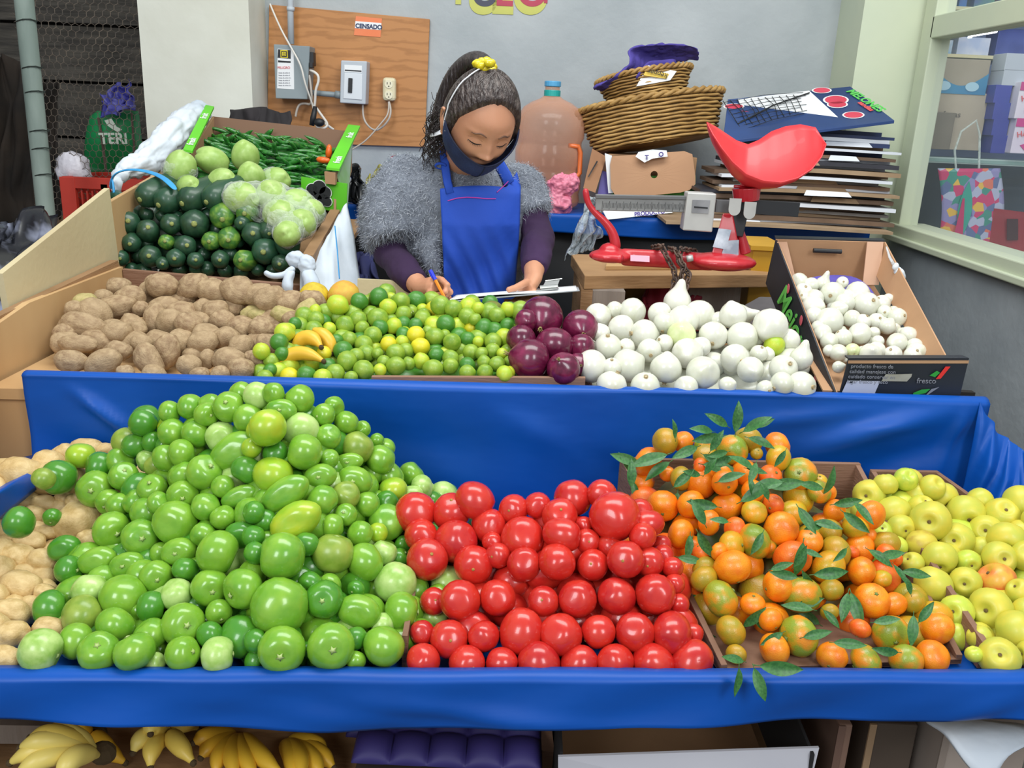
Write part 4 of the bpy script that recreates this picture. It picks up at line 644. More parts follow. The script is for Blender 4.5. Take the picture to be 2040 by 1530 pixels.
# dark clothes and bags far left
m_cl = mat('dark_cloth', '23211f', '3a322c', scale=6, rough=.9, bump=.8, bscale=9)
def drape(name, label, cat, quad, m, seed=0, amp=.03, nu=26, nv=26, solid=.006, group=None, parent=None):
    P = [Vector(p) for p in quad]
    def fn(u, v):
        p = (P[0]*(1-u)+P[1]*u)*(1-v)+(P[3]*(1-u)+P[2]*u)*v
        return p+Vector((amp*.5*nz3((u*3, v*3, 0), 1, seed), -amp*abs(nz3((u*5, v*1.6, 2), 1, seed))*1.6, amp*.6*nz3((u*3, v*4, 5), 1, seed)))
    g = G(); g.grid(fn, nu, nv); o = g.obj(name, m, parent, smooth=True, solid=solid)
    if label: tag(o, label, cat, group)
    return o
drape('jacket', 'dark brown jacket hanging at the far edge beyond the pole', 'clothing', [at(-20, 120, 3.9), at(62, 118, 3.9), at(80, 450, 3.9), at(-20, 450, 3.9)], mat('brown_cloth', '332a22', '1f1b18', scale=6, rough=.9), 3, .09)
drape('jacket', 'black jacket hung between the pole and the red crate', 'clothing', [at(62, 180, 4.1), at(118, 150, 4.1), at(125, 470, 4.1), at(60, 470, 4.1)], m_cl, 8, .08)
drape('dark_sheet', 'crumpled black and silver plastic sheet heaped below the pole', 'plastic sheet', [at(-40, 440, 2.6), at(120, 430, 2.9), at(60, 700, 2.2), at(-60, 720, 2.1)], mat('black_plastic', '23242a', '8d92a6', scale=5, rough=.25, lo=.52, hi=.62), 5, .10, 34, 34)
t = thing('tote_bag', 'bulging green tote bag with white lettering behind the wire mesh', 'bag', at(222, 345, 4.1))
m_gr = mat('green_bag', '1fa05a', '158048', scale=3, rough=.5, bump=.3, bscale=8)
def bag(u, v):
    a = at(168+118*u, 222+118*v, 4.02); top = max(0, 1-v*2)
    k = math.sin(math.pi*u)**.5 if 0 < u < 1 else 0
    return a+Vector((.02*(1-v)*(.5-u)*2*1.2, -.10*k*math.sin(math.pi*(.15+.8*v)), -.03*max(0, .25-u)*4*(1-v)))
g = G(); g.grid(bag, 20, 20); g.obj('body', m_gr, t, smooth=True, solid=.01)
g = G(); g.slab([at(165, 310, 3.99), at(285, 308, 3.99), at(285, 345, 3.99), at(165, 345, 3.99)], (0, .16, 0)); g.obj('base', mat('green_dark', '15693f', rough=.6), t, bevel=.01)
g = G(); g.tube([at(196, 235, 3.93), at(203, 275, 3.90), at(212, 345, 3.90)], .006, 6); g.tube([at(262, 225, 3.96), at(268, 300, 3.9), at(262, 345, 3.9)], .005, 6); g.obj('strap', mat('brown_strap', '5a4a42', rough=.8), t)
text('TERI', .062, at(199, 286, 3.87), (1, 0, .045), (0, 0, 1), mat('white_print', 'd6e0d2', rough=.6), parent=t, bold=.002)
g = G(); g.add([at(208, 240, 3.885), at(222, 236, 3.885), at(232, 252, 3.885), at(243, 258, 3.885), at(236, 264, 3.885), at(225, 258, 3.885), at(214, 250, 3.885)], [(0, 1, 2, 3, 4, 5, 6)]); g.obj('emblem', mat('white_print', ''), t)
drape('plastic_bag', 'purple blue plastic bag lying on top of the green tote', 'bag', [at(205, 190, 3.95), at(262, 158, 4.0), at(272, 226, 3.95), at(205, 226, 3.90)], mat('purple_plastic', '4a4aa6', '6a6ac0', scale=8, rough=.35), 4, .06, solid=.003)
g = G(); g.sph(at(146, 338, 3.66), (.068, .05, .068), 18, 12, fn=lambda v: 1+.35*nz3(v, 2.4, 2)); tag(g.obj('plastic_bag', mat('white_bag', 'c9c6cf', 'e5e2ea', scale=20, rough=.4, bump=.8, bscale=20), smooth=True), 'knotted white plastic bag lying on the red crate beside the pole', 'bag')
t = thing('plastic_crate', 'red plastic crate behind the pale side panel', 'crate', at(195, 430, 3.6))
m_rc = mat('red_plastic', 'c23a2a', 'a82e22', scale=4, rough=.5)
g = G(); A, B = at(125, 352, 3.55), at(290, 350, 3.55)
zt = A.z; L_ = B.x-A.x
g.box(((A.x+B.x)/2, A.y, zt-.02), (L_, .02, .045)); g.box(((A.x+B.x)/2, A.y, zt-.22), (L_, .02, .05)); g.box(((A.x+B.x)/2, A.y+.3, zt-.12), (L_, .02, .24)); g.box((A.x, A.y+.15, zt-.12), (.02, .3, .24)); g.box((B.x, A.y+.15, zt-.12), (.02, .3, .24))
g.box((A.x+.02, A.y, zt-.12), (.06, .024, .24)); g.box((A.x+L_*.5, A.y, zt-.12), (.03, .02, .2)); g.obj('body', m_rc, t, bevel=.002)
g = G()
for k in range(12): g.box((A.x+.07+k*.021, A.y+.004, zt-.13), (.006, .012, .16))
g.obj('grille', m_rc, t)
tb_ = at(165, 345, 3.99).z; g = G(); g.box((-1.75, 4.07, (zt-.245+tb_)/2), (.34, .22, tb_-zt+.245)); tag(g.obj('wooden_crate', M_wood, bevel=.003), 'dark wooden crate under the green tote behind the red crate', 'crate')
yt = thing('wooden_table', 'low old table in the yard carrying the red crate and the tote', 'table', (-1.75, 3.85, 0))
g = G(); g.box((-1.75, 3.87, zt-.26), (.95, .75, .03)); g.obj('top', M_wood, yt)
for x, y in ((-2.17, 3.55), (-1.33, 3.55), (-2.17, 4.2), (-1.33, 4.2)): g = G(); g.box((x, y, (zt-.275)/2), (.05, .05, zt-.275)); g.obj('leg', M_wood, yt)
# ------------------------------------------------------------------ crates with squash, chayotes and chillies (upper left)
m_kraft = mat('kraft_board', 'b08a66', 'a07a58', scale=3, rough=.75, bump=.05)
t = thing('wooden_crate', 'wooden crate with raised back holding the zucchinis and chayotes', 'crate', (-.8, 2.5, .95))
g = G(); A, B = at(243, 536, 2.262), at(600, 568, 2.262)
g.hexa([(A.x, 2.262, .893), (B.x, 2.262, .893), (B.x, 2.275, .893), (A.x, 2.275, .893), A, B, B+Vector((0, .014, 0)), A+Vector((0, .014, 0))]); g.obj('front_board', M_woodd, t, bevel=.002)
a, b = at(228, 400, 2.36), at(318, 345, 2.78)
g = G(); g.hexa([(a.x, 2.29, .96), (a.x+.012, 2.29, .96), (b.x+.012, 2.8, 1.1), (b.x, 2.8, 1.1), (a.x, 2.29, a.z-.0), (a.x+.012, 2.29, a.z), (b.x+.012, 2.8, b.z+.01), (b.x, 2.8, b.z+.01)]); g.obj('side_board', mat('pine_plywood', ''), t, bevel=.002)
a, b = at(600, 508, 2.28), at(655, 418, 2.70)
g = G(); g.hexa([(a.x, 2.29, .90), (a.x+.03, 2.29, .90), (b.x+.03, 2.72, 1.05), (b.x, 2.72, 1.05), (a.x, 2.29, a.z), (a.x+.03, 2.29, a.z), (b.x+.03, 2.72, b.z), (b.x, 2.72, b.z)]); g.obj('side_board', M_wood, t, bevel=.002)
g = G(); g.hexa([(-1.0, 2.28, .90), (-.56, 2.28, .90), (-.50, 2.85, 1.08), (-1.04, 2.85, 1.10), (-1.0, 2.28, .915), (-.56, 2.28, .915), (-.50, 2.85, 1.095), (-1.04, 2.85, 1.115)]); g.obj('base', M_wood, t)
g = G()
for x in (-.99, -.56): g.box((x, 2.75, .53), (.05, .05, 1.06)); g.box((x, 2.45, .45), (.05, .05, .9))
g.obj('support', M_wood, t)
m_zu = {'-': mat('zucchini_dark', '1d3a28', '2b4d33', rand='24503a', scale=3, rough=.38, coat=.15, stretch=(1, 1, .2)),
        'y': mat('zucchini_striped', '3a6c2c', '86a63c', rand='44742e', scale=1.6, rough=.35, coat=.15, stretch=(1, 1, .1), lo=.45, hi=.75, detail=2)}
zu = {}
for k, m in m_zu.items():
    g = G(); prof = [(0, .0), (.015, .45), (.06, .75), (.18, .97), (.45, 1.0), (.75, .88), (.9, .68), (.97, .5), (1, .0)]
    g.loft([[(r*math.cos(a)*(1+.03*math.cos(5*a)), r*math.sin(a)*(1+.03*math.cos(5*a)), -z*5.2) for a in [2*math.pi*q/16 for q in range(16)]] for z, r in prof], cap=False); zu[k] = g.mesh('zucchini', m, True)
g = G(); g.sph((0, 0, .02), (.22, .22, .10), 8, 5); zsc = g.mesh('blossom_scar', mat('zucchini_scar', '9aa05a', '6f7a44', scale=10, rough=.8), True)
rows = {}
zi = []
for s in PX['zucchini'].split(';'):
    px, py, a, b, k = s.split(); px, py, a, b = map(int, (px, py, a, b)); zi.append((px, py, a, b, k)); rows.setdefault(int((545-py)/38), []).append(px)
for q in rows.values(): q.sort()
for px, py, a, b, k in zi:
    d = 2.31+.16*(545-py)/160; p = at(px, py, d); r = (a+b)/2*(p-CAMP).dot(_f)/FPX
    dr = tocam(p, .13)
    if py < 415: dr = Vector((-.45 if px < 420 else random.uniform(-.3, .1), -1, -.35))
    if px > 500 and py > 470: dr = Vector((.15, -1, .1))
    o = put('zucchini', zu['y' if k == 'y' else '-'], p-dr.normalized()*(-r*.2), aim(dr), (r*1.13, r*1.13, r*.95), zsc, 'blossom_scar')
    row = int((545-py)/38); tag(o, ('light green striped zucchini' if k == 'y' else 'dark green zucchini')+f', {ordn(rows[row].index(px))} from left, {ordn(row)} row up of the zucchini stack', 'zucchini', 'zucchinis stacked in the crate')
zf = [(q[0], q[1]) for q in zi]; rr = random.Random(3)
for j in range(6):
    for i in range(12):
        px, py = 246+i*31+(15 if j % 2 else 0)+rr.uniform(-4, 4), 402+j*27
        if min(math.hypot(px-a, py-b) for a, b in zf) < 13 or px > 600-(py-400)*.2: continue
        d = 2.36+.16*(545-py)/160; p = at(px, py, d); r = .021*rr.uniform(.85, 1.1)
        q = min(range(len(zf)), key=lambda n: math.hypot(px-zf[n][0], py-zf[n][1])); row = int((545-zf[q][1])/38)
        if p.z-r < .92: continue
        tag(put('zucchini', zu['-'], p, aim(tocam(p, .15)), (r, r, r)), f'shaded zucchini peeking {("right of" if px > zf[q][0] else "left of") if abs(px-zf[q][0]) > abs(py-zf[q][1]) else ("below" if py > zf[q][1] else "above")} the {ordn(rows[row].index(zf[q][0]))} from left, {ordn(row)} row up', 'zucchini', 'zucchinis stacked in the crate')
g = G(); A_, B_, C2, D2 = at(236, 532, 2.46), at(600, 545, 2.46), at(575, 400, 2.66), at(262, 392, 2.66)
def zb_(u, v):
    p = (A_*(1-u)+B_*u)*(1-v)+(D2*(1-u)+C2*u)*v; return p+Vector((0, -.018*abs(math.sin(u*math.pi*9+(v*4//1)*1.5))*abs(math.sin(v*math.pi*4)), 0))
g.grid(zb_, 70, 36); tag(g.obj('zucchini_bulk', m_zu['-'], smooth=True, solid=.01), 'dim dark zucchinis packed deeper inside the crate', 'produce', kind='stuff')
m_ch = mat('chayote', 'a3c06a', '8fb055', rand='b5cd80', scale=1.6, rough=.42, coat=.08)
def chf(v):
    k = 1+.10*v.z-.06*math.cos(2*math.atan2(v.y, v.x))*abs(v.z)
    if v.z < 0: k -= .22*math.exp(-(v.x/.16)**2)*(-v.z)**2
    return k+.02*nz3(v, 2, 3)
g = G(); g.sph((0, 0, 0), (1, .92, 1.18), 24, 16, fn=chf); ch = g.mesh('chayote', m_ch, True)
m_film = film('clear_film', 'f2f6f2', op=.12, rough=.10, bump=1.0, bscale=26, edge=.42)
CHY = [(427, 322, 29, (-.8, -.4, .4), 2.66, 0), (489, 315, 29, (.2, -.5, 1), 2.70, 0), (440, 362, 28, (.8, -.5, .3), 2.55, 0), (501, 357, 29, (.1, -.6, .9), 2.60, 0), (375, 373, 22, (.5, -.6, .2), 2.50, 1), (358, 340, 30, (.4, -.3, .8), 2.58, 2),
       (478, 394, 30, (.9, -.4, .1), 2.47, 3), (540, 393, 30, (.3, -.8, .5), 2.50, 3), (555, 428, 30, (.7, -.8, .1), 2.44, 3), (597, 408, 28, (-.4, -.8, .4), 2.50, 3), (600, 446, 28, (.3, -.9, .3), 2.43, 3), (572, 466, 26, (.2, -.9, .1), 2.36, 3), (545, 362, 26, (.9, -.4, .3), 2.64, 3), (622, 425, 24, (.1, -.8, .6), 2.50, 3)]
lab = ['pale green chayote with a deep furrow, upper of the pair by the chillies', 'tall pale green chayote touching the chillies', 'pale green chayote lying sideways above the dark zucchinis', 'upright pale chayote below the tall one', 'small bright green chayote behind the zucchini tops', 'chayote in clear film nearest the blue ribbon',
       'film-wrapped chayote beside the striped zucchini', 'film-wrapped chayote under the chilli box corner', 'film-wrapped chayote in the middle of the clear bag', 'film-wrapped chayote below the grape print', 'film-wrapped chayote against the wooden side board', 'lowest film-wrapped chayote above the zucchinis', 'film-wrapped chayote tucked beneath the chilli box', 'film-wrapped chayote at the bag edge by the side board']
for (px, py, r, dr, d, w_), l in zip(CHY, lab):
    p = at(px, py, d); R = r*(p-CAMP).dot(_f)/FPX
    tag(put('chayote', ch, p, aim(dr, .6), R*(1.1 if w_ else .98)), l, 'chayote', 'chayotes in the raised crate')
def wrap(label, ids, seed, pad=1.13):
    from mathutils import noise
    g = G(); C0 = []
    for i in ids:
        px, py, r, dr, d, w_ = CHY[i]; p = at(px, py, d); R = r*(p-CAMP).dot(_f)/FPX; g.sph(p, R*1.17, 20, 14); C0.append((p, R))
    for i in range(len(C0)):
        for j in range(i):
            if (C0[i][0]-C0[j][0]).length < (C0[i][1]+C0[j][1])*1.5: g.sph((C0[i][0]+C0[j][0])/2, (C0[i][1]+C0[j][1])*.5*1.05, 16, 12)
    me = g.mesh('film_bag', m_film, True); o = bpy.data.objects.new('film_bag', me); link(o)
    md = o.modifiers.new('r', 'REMESH'); md.mode = 'VOXEL'; md.voxel_size = .007; md.use_smooth_shade = True
    md = o.modifiers.new('s', 'SMOOTH'); md.iterations = 10; md.factor = .7
    tx = bpy.data.textures.new('crinkle', 'CLOUDS'); tx.noise_scale = .025; tx.noise_depth = 2
    md = o.modifiers.new('d', 'DISPLACE'); md.texture = tx; md.strength = .014; md.mid_level = .45
    tag(o, label, 'bag')
wrap('large clear plastic bag of chayotes beside the wooden side board', [6, 7, 8, 9, 10, 11, 12, 13], 1)
wrap('small clear plastic bag around one chayote near the blue ribbon', [5], 2)
# chilli box
t = thing('cardboard_box', 'cardboard box of green chillies with bright green label strips', 'box', at(540, 360, 2.85))
FL, FR_, BR, BL = at(372, 318, 2.76), at(668, 362, 2.76), at(700, 262, 3.10), at(425, 232, 3.10)
dn = Vector((0, -.02, -.13))
g = G(); g.slab([FL+dn, FR_+dn, BR+dn, BL+dn], (0, 0, .006)); g.obj('base', m_kraft, t)
for nm, p, q, m in (('side_panel', FL, BL, m_kraft), ('side_panel', FR_, BR, m_kraft), ('back_panel', BL, BR, mat('kraft_brown', '7e5f4b', rough=.8))):
    g = G(); n = (q-p).cross(Vector((0, 0, 1))).normalized()*.004; g.hexa([p+dn-n, q+dn-n, q+dn+n, p+dn+n, p-n, q-n, q+n, p+n]); g.obj(nm, m, t)
m_lime_p = mat('green_print', '63cc1e', '58b81c', scale=4, rough=.45)
for P0, P1, wv in ((at(365, 302, 2.735), at(410, 213, 3.10), Vector((.028, 0, -.004))), (at(650, 338, 2.735), at(694, 252, 3.10), Vector((.040, 0, -.003)))):
    g = G(); g.slab([P0, P1, P1+wv, P0+wv], (0, 0, .007)); s_ = g.obj('label_strip', m_lime_p, t); s_['label'] = 'bright green printed strip'
    ax = (P1-P0).normalized(); up = Vector((0, 0, 1))
    for f_, st_ in ((.10, 'fresh'), (.68, 'fruit')):
        o_ = P0+(P1-P0)*f_+wv*.25+up*.0085
        text(st_, .028, o_+wv*.55, ax, -wv, mat('white_print', ''), parent=t, bold=.0006)
a_ = at(618, 358, 2.74); b_ = at(690, 372, 2.74)
g = G(); g.slab([at(600, 352, 2.752), at(692, 366, 2.752), at(690, 424, 2.752), at(600, 412, 2.752)], (0, .006, 0)); g.obj('front_panel', m_lime_p, t)
m_blk = mat('black_print', '17191b', rough=.5)
g = G(); rng = [(622, 378, 8), (636, 373, 9), (648, 384, 8), (630, 392, 8), (644, 398, 8), (652, 402, 6), (618, 388, 6), (637, 404, 5), (625, 400, 4)]
gw = G()
for x, y, r in rng:
    c = at(x, y, 2.744); R_ = r*1.45*2.7/FPX
    g.tube([c, c+Vector((0, -.001, 0))], R_, 16); gw.tube([c+Vector((0, .002, 0)), c+Vector((0, .001, 0))], R_+.0025, 16)
g.obj('grape_print', m_blk, t); gw.obj('grape_outline', mat('white_print', ''), t)
g = G(); g.slab([at(671, 350, 2.76), at(703, 258, 3.1), at(690, 410, 3.0), at(692, 424, 2.76)], (.004, 0, 0)); g.obj('outer_panel', mat('pale_green_print', 'a9bfae', '7fae6a', scale=6, rough=.5), t)
g = G(); g.slab([at(646, 342, 2.73), at(668, 344, 2.73), at(668, 368, 2.73), at(648, 366, 2.73)], (0, .03, 0)); g.obj('corner_post', m_kraft, t)
g = G(); g.slab([at(358, 304, 2.73), at(373, 306, 2.73), at(378, 330, 2.73), at(362, 328, 2.73)], (0, .03, 0)); g.obj('corner_post', m_kraft, t)
g = G(); g.grid(lambda u, v: (FL*(1-u)+FR_*u)*(1-v)+(BL*(1-u)+BR*u)*v+Vector((0, 0, -.068+.03*math.sin(math.pi*u)*math.sin(math.pi*v)+.008*nz3((u*30, v*14, 0)))), 70, 40)
m_cbk = mat('chilli_dim', '2c6a28', '1b4a1e', scale=30, rough=.4); tag(g.obj('chilli_bulk', m_cbk, smooth=True, solid=.004), 'dim green chillies packed deep in the cardboard box', 'produce', kind='stuff')
m_chi = mat('chilli_green', '2f7a2a', '1f5a22', rand='3f9030', scale=5, rough=.25, coat=.35)
m_chs = mat('chilli_stem', '6f9a4a', rough=.6)
chi = []
for s in range(3):
    pts = [(math.sin(q*.28+s)*.10*(.3+s*.35), .06*math.sin(q*.5+s*2), -1+q*.22) for q in range(10)]
    g = G(); g.tube(pts, [.01, .08, .135, .165, .18, .185, .185, .17, .14, .06], 9); a = g.mesh('chilli', m_chi, True)
    e = Vector(pts[-1]); g = G(); g.tube([e-Vector((0, 0, .02)), e+Vector((0, 0, .05)), e+Vector((.03, .02, .22))], [.06, .032, .02], 6); chi.append((a, g.mesh('stem', m_chs, True)))
k = 0; chl = []
rr = random.Random(5)
for j in range(9):
    for i in range(17):
        u = (i+rr.random()*.8)/17; v = (j+rr.random()*.7)/9
        p = (FL*(1-u)+FR_*u)*(1-v)+(BL*(1-u)+BR*u)*v+Vector((0, 0, -.045+.035*math.sin(math.pi*u)*math.sin(math.pi*min(1, v*1.2))+rr.uniform(-.008, .012)))
        x, y, c = proj(p)
        if x < 385 or x > 655: continue
        me, stm = chi[k % 3]; a = rr.gauss(.3, .8); dr = Vector((math.cos(a), math.sin(a)*.7, -.45*math.sin(a)+rr.uniform(-.3, .25)))
        if rr.random() < .5: dr = -dr
        Lc = rr.uniform(.034, .050)
        o = put('chilli', me, p, aim(dr), Lc, stm, 'stem'); k += 1; chl.append((x, y, o))
chl.sort(key=lambda q: q[1])
for i in range(0, len(chl), 14):
    row = sorted(chl[i:i+14], key=lambda q: q[0])
    for n_, (x, y, o) in enumerate(row): tag(o, f'slim green chilli, {ordn(n_)} from left, {ordn(i//14)} row from the back of the box', 'chilli', 'green chillies in the cardboard box')
orc = mat('chilli_orange', 'f07a2a', 'e0601c', scale=5, rough=.3)
for px, py, dr, l in ((644, 319, (1, 0, -.1), 'short orange chilli lying flat at the corner of the box'), (655, 303, (.1, 0, 1), 'upright orange brown chilli against the back of the box')):
    g = G(); p = at(px, py, 2.86 if py > 310 else 2.95); dr = Vector(dr).normalized(); g.tube([p-dr*.022, p-dr*.015, p, p+dr*.018, p+dr*.024], [.003, .009, .011, .008, .003], 10); tag(g.obj('orange_chilli', orc, smooth=True), l, 'chilli')
drape('dark_jacket', 'black jacket crumpled behind the chilli box', 'clothing', [at(458, 222, 3.3), at(578, 228, 3.3), at(590, 300, 3.125), at(450, 290, 3.125)], mat('black_cloth', '1d1a1c', '2b2629', scale=5, rough=.85), 12, .05)
# rolled sack, ribbon, knots
m_sack = mat('white_sack', 'd6dde4', 'bcc7d3', scale=4, rough=.65, bump=.5, bscale=14)
t = thing('rolled_sack', 'long white rolled sack leaning from the crate corner to the cream pillar', 'sack', at(300, 330, 2.9))
pts = [at(236, 352, 2.62), at(262, 338, 2.66), at(290, 325, 2.72), at(325, 290, 2.82), at(360, 252, 2.95), at(392, 226, 3.1), at(412, 222, 3.16)]
g = G(); g.tube([p+Vector((0, 0, .004*math.sin(i*2))) for i, p in enumerate(pts)], [.022, .030, .040, .050, .050, .040, .03], 14); crumple(g.obj('roll', m_sack, t, smooth=True), .035, .04, 3)
g = G(); g.sph(at(240, 350, 2.60), (.024, .02, .02), 12, 8, fn=lambda v: 1+.3*nz3(v, 3, 1)); g.tube([at(236, 355, 2.59), at(230, 372, 2.58), at(234, 392, 2.58)], [.016, .018, .008], 8); g.obj('knot', m_sack, t, smooth=True)
m_rib = mat('blue_ribbon', '3f9fd6', '2f86c4', scale=8, rough=.45)
g = G(); g.tube([at(222, 378, 2.56), at(220, 358, 2.55), at(232, 342, 2.55), at(262, 336, 2.55), at(300, 342, 2.52), at(330, 355, 2.48), at(352, 380, 2.44)], [(.003, .010)]*7, 8, flat=(0, -1, 0)); g.tube([at(222, 352, 2.55), at(228, 380, 2.54), at(226, 396, 2.54)], .004, 6)
o = g.obj('blue_ribbon', m_rib, smooth=True); md = o.modifiers.new('s', 'SUBSURF'); md.levels = 2; md.render_levels = 2; tag(o, 'bright blue plastic ribbon tied round the crate corner', 'ribbon')
t = thing('white_cloth', 'white cloth sack knotted round the crate side beside the woman', 'cloth', at(650, 560, 2.3))
cl = [[at(690, 405, 2.55), at(706, 470, 2.48), at(714, 530, 2.40), at(722, 592, 2.32)], [at(676, 428, 2.52), at(672, 480, 2.42), at(670, 540, 2.34), at(668, 600, 2.26)], [at(655, 470, 2.45), at(640, 505, 2.38), at(632, 545, 2.30), at(630, 600, 2.24)], [at(640, 500, 2.42), at(618, 515, 2.33), at(600, 530, 2.26), at(600, 600, 2.22)]]
def clf(u, v):
    a = u*3; b = v*3; i = min(2, int(a)); j = min(2, int(b)); a -= i; b -= j
    return (cl[i][j]*(1-a)+cl[i+1][j]*a)*(1-b)+(cl[i][j+1]*(1-a)+cl[i+1][j+1]*a)*b + Vector((0, -.010*abs(math.sin(u*8+v*3)), .003*math.sin(u*20)))
g = G(); g.grid(clf, 26, 26); g.obj('sheet', m_sack, t, smooth=True, solid=.004)
g = G(); g.sph(at(590, 518, 2.23), (.028, .02, .022), 12, 9, fn=lambda v: 1+.25*nz3(v, 2.5, 4)); g.sph(at(612, 528, 2.22), (.026, .02, .026), 12, 9, fn=lambda v: 1+.25*nz3(v, 2.5, 9))
g.tube([at(588, 530, 2.22), at(570, 548, 2.21), at(545, 552, 2.20), at(526, 543, 2.20)], [.012, .010, .010, .007], 8); g.tube([at(585, 535, 2.22), at(570, 560, 2.20), at(577, 590, 2.19)], [.010, .018, .012], 8); g.tube([at(612, 535, 2.22), at(622, 560, 2.2), at(620, 590, 2.19)], [.016, .026, .018], 8)
crumple(g.obj('knot', m_sack, t, smooth=True), .010, .025, 2)
g = G(); g.tube([at(667, 450, 2.38), at(672, 500, 2.34), at(676, 555, 2.28)], .0018, 5); g.obj('blue_thread', m_rib, t)
# citrus and bananas on the upper shelf
for px, py, r, c1, c2, l, nm in ((625, 592, 31, 'd9bd2c', 'c2a52a', 'mottled yellow grapefruit beside the potatoes', 'grapefruit'), (685, 590, 32, 'd9983a', 'cfae3c', 'rough skinned orange grapefruit touching the white cloth', 'grapefruit')):
    p = at(px, py, 2.02); r = r*(p-CAMP).dot(_f)/FPX
    o = put(nm, fmesh(nm, lambda v: 1+.05*nz3(v, 1.2, px)-.08*math.exp(-((1-v.z)/.05)**2), mat('citrus_'+c1, c1, c2, scale=2.5, rough=.42, bump=.3, bscale=30), .95), p, aim((-.2, -.5, .6)), r, sc_m, 'stem_scar'); tag(o, l, 'grapefruit')
m_ban = mat('banana_yellow', 'ecc23c', 'd6a42e', scale=3, rough=.42, rand='e0b030', stretch=(1, 1, .6))
m_banl = mat('banana_pale', 'ead676', 'd9b94c', rand='e3c65a', scale=3, rough=.42)
m_tip = mat('banana_tip', '4a3a22', rough=.9)
def banana(pts, r, m, parent=None, label=None, group=None, name='banana'):
    P = [Vector(p) for p in pts]; g = G()
    n = 13; Q = []
    for i in range(n):
        t_ = i/(n-1)*2; k = 0 if t_ < 1 else 1; t_ -= k
        # quadratic through three points
        s_ = i/(n-1); Q.append(P[0]*(1-s_)*(1-2*s_)+P[1]*4*s_*(1-s_)+P[2]*s_*(2*s_-1))
    rad = [r*q for q in (.28, .42, .78, .95, 1, 1.02, 1.02, 1.0, .96, .88, .7, .42, .30)]
    g.tube(Q, rad, 7); o = g.obj(name, m, parent, smooth=True); md = o.modifiers.new('s', 'SUBSURF'); md.levels = 1; md.render_levels = 1
    g = G(); g.sph(Q[-1], r*.32, 8, 5); g.obj('tip', m_tip, o)
    if label: tag(o, label, 'banana', group)
    return o
bg = 'short bananas beside the limes'
banana([at(622, 655, 1.80), at(652, 676, 1.79), at(660, 705, 1.77)], .017, m_ban, label='short banana standing behind the other two on the limes', group=bg)
banana([at(580, 697, 1.76), at(612, 672, 1.77), at(640, 692, 1.74)], .018, m_ban, label='middle short banana with a dark tip', group=bg)
banana([at(549, 732, 1.715), at(592, 704, 1.73), at(645, 720, 1.70)], .017, m_ban, label='front short banana resting on the limes', group=bg)
g = G(); g.slab([at(712, 556, 2.2), at(835, 562, 2.2), at(835, 605, 2.2), at(712, 605, 2.2)], (0, .012, 0)); tag(g.obj('pale_board', mat('pale_panel', '')), 'pale board standing behind the limes below the woman sleeve', 'board')
# ------------------------------------------------------------------ back wall: plywood panel and electrics
YB = 3.68
m_plyb = mat('plywood_board', 'b87f4a', '94602f', scale=9.0, rough=.55, wave=9, stretch=(.25, 1, 1.0), lo=.45, hi=1.5, coat=.1, bump=.03)
pb = [at(532, 283, YB), at(846, 293, YB), at(856, 38, YB), at(536, 9, YB)]
g = G(); g.slab(pb, (0, .015, 0)); tag(g.obj('plywood_panel', m_plyb, bevel=.002), 'orange brown plywood panel fixed to the grey wall behind the woman', 'panel')
m_bx = mat('electric_grey', '8b969a', '7f8a8f', scale=3, rough=.45); m_bxl = mat('electric_light', 'c3cad0', 'b3bac2', scale=3, rough=.4)
m_w = mat('paper_white', 'e6e8ea', rough=.6); m_k = mat('ink_black', '1a1c20', rough=.5)
def P_(px, py, d=YB-.01): return at(px, py, d)
t = thing('switch_box', 'grey metal safety switch box with a white warning label on the plywood', 'electrical box', P_(582, 142))
d0 = YB-.09
g = G(); q = [P_(549, 196, d0), P_(612, 198, d0), P_(617, 92, d0), P_(545, 88, d0)]; g.slab(q, (0, .09, 0)); g.obj('cabinet', m_bx, t, bevel=.003)
g = G(); g.slab([P_(552, 176, d0-.001), P_(586, 178, d0-.001), P_(585, 100, d0-.001), P_(553, 97, d0-.001)], (0, .001, 0)); g.obj('warning_label', m_w, t)
g = G(); g.slab([P_(553, 115, d0-.002), P_(579, 117, d0-.002), P_(579, 100, d0-.002), P_(554, 98, d0-.002)], (0, .001, 0)); g.slab([P_(554, 124, d0-.002), P_(579, 125, d0-.002), P_(579, 122, d0-.002), P_(554, 120, d0-.002)], (0, .001, 0)); g.obj('label_band', m_k, t)
m_y = mat('print_yellow', 'd9c62a', rough=.5)
g = G(); c = P_(566, 107.5, d0-.003); r = .014
for w_ in (r, r*.45): pass
g.box(c, (2*r, .001, 2*r)); g.obj('emblem', m_y, t)
g = G(); g.box(c+Vector((0, -.001, 0)), (1.5*r, .001, 1.5*r)); g.obj('emblem', m_k, t)
g = G(); g.box(c+Vector((0, -.002, 0)), (1.0*r, .001, 1.0*r)); g.obj('emblem', m_y, t)
text('D', .014, c+Vector((-.0045, -.003, -.005)), (1, 0, .03), (0, 0, 1), m_k, parent=t)
text('PELIGRO', .0125, P_(553, 137, d0-.002), (1, 0, .045), (0, 0, 1), mat('print_red', 'd8555a', rough=.5), parent=t)
for i in range(6): text('lineas de aviso al usuario'[:18+i % 3], .0065, P_(555, 146+i*5, d0-.002), (1, 0, .045), (0, 0, 1), mat('print_grey', '9a9ca4', rough=.5), parent=t)
g = G(); g.box(P_(622, 118, d0+.03), (.02, .04, .05)); g.box(P_(621, 130, d0+.01), (.014, .03, .02)); g.obj('lever', m_k, t, bevel=.002)
g = G(); g.tube([P_(580, 88, YB-.05), P_(578, -10, YB-.05), P_(577, -60, YB-.05)], .012, 12); g.tube([P_(579, 22, YB-.05), P_(579, 14, YB-.05)], .015, 12)
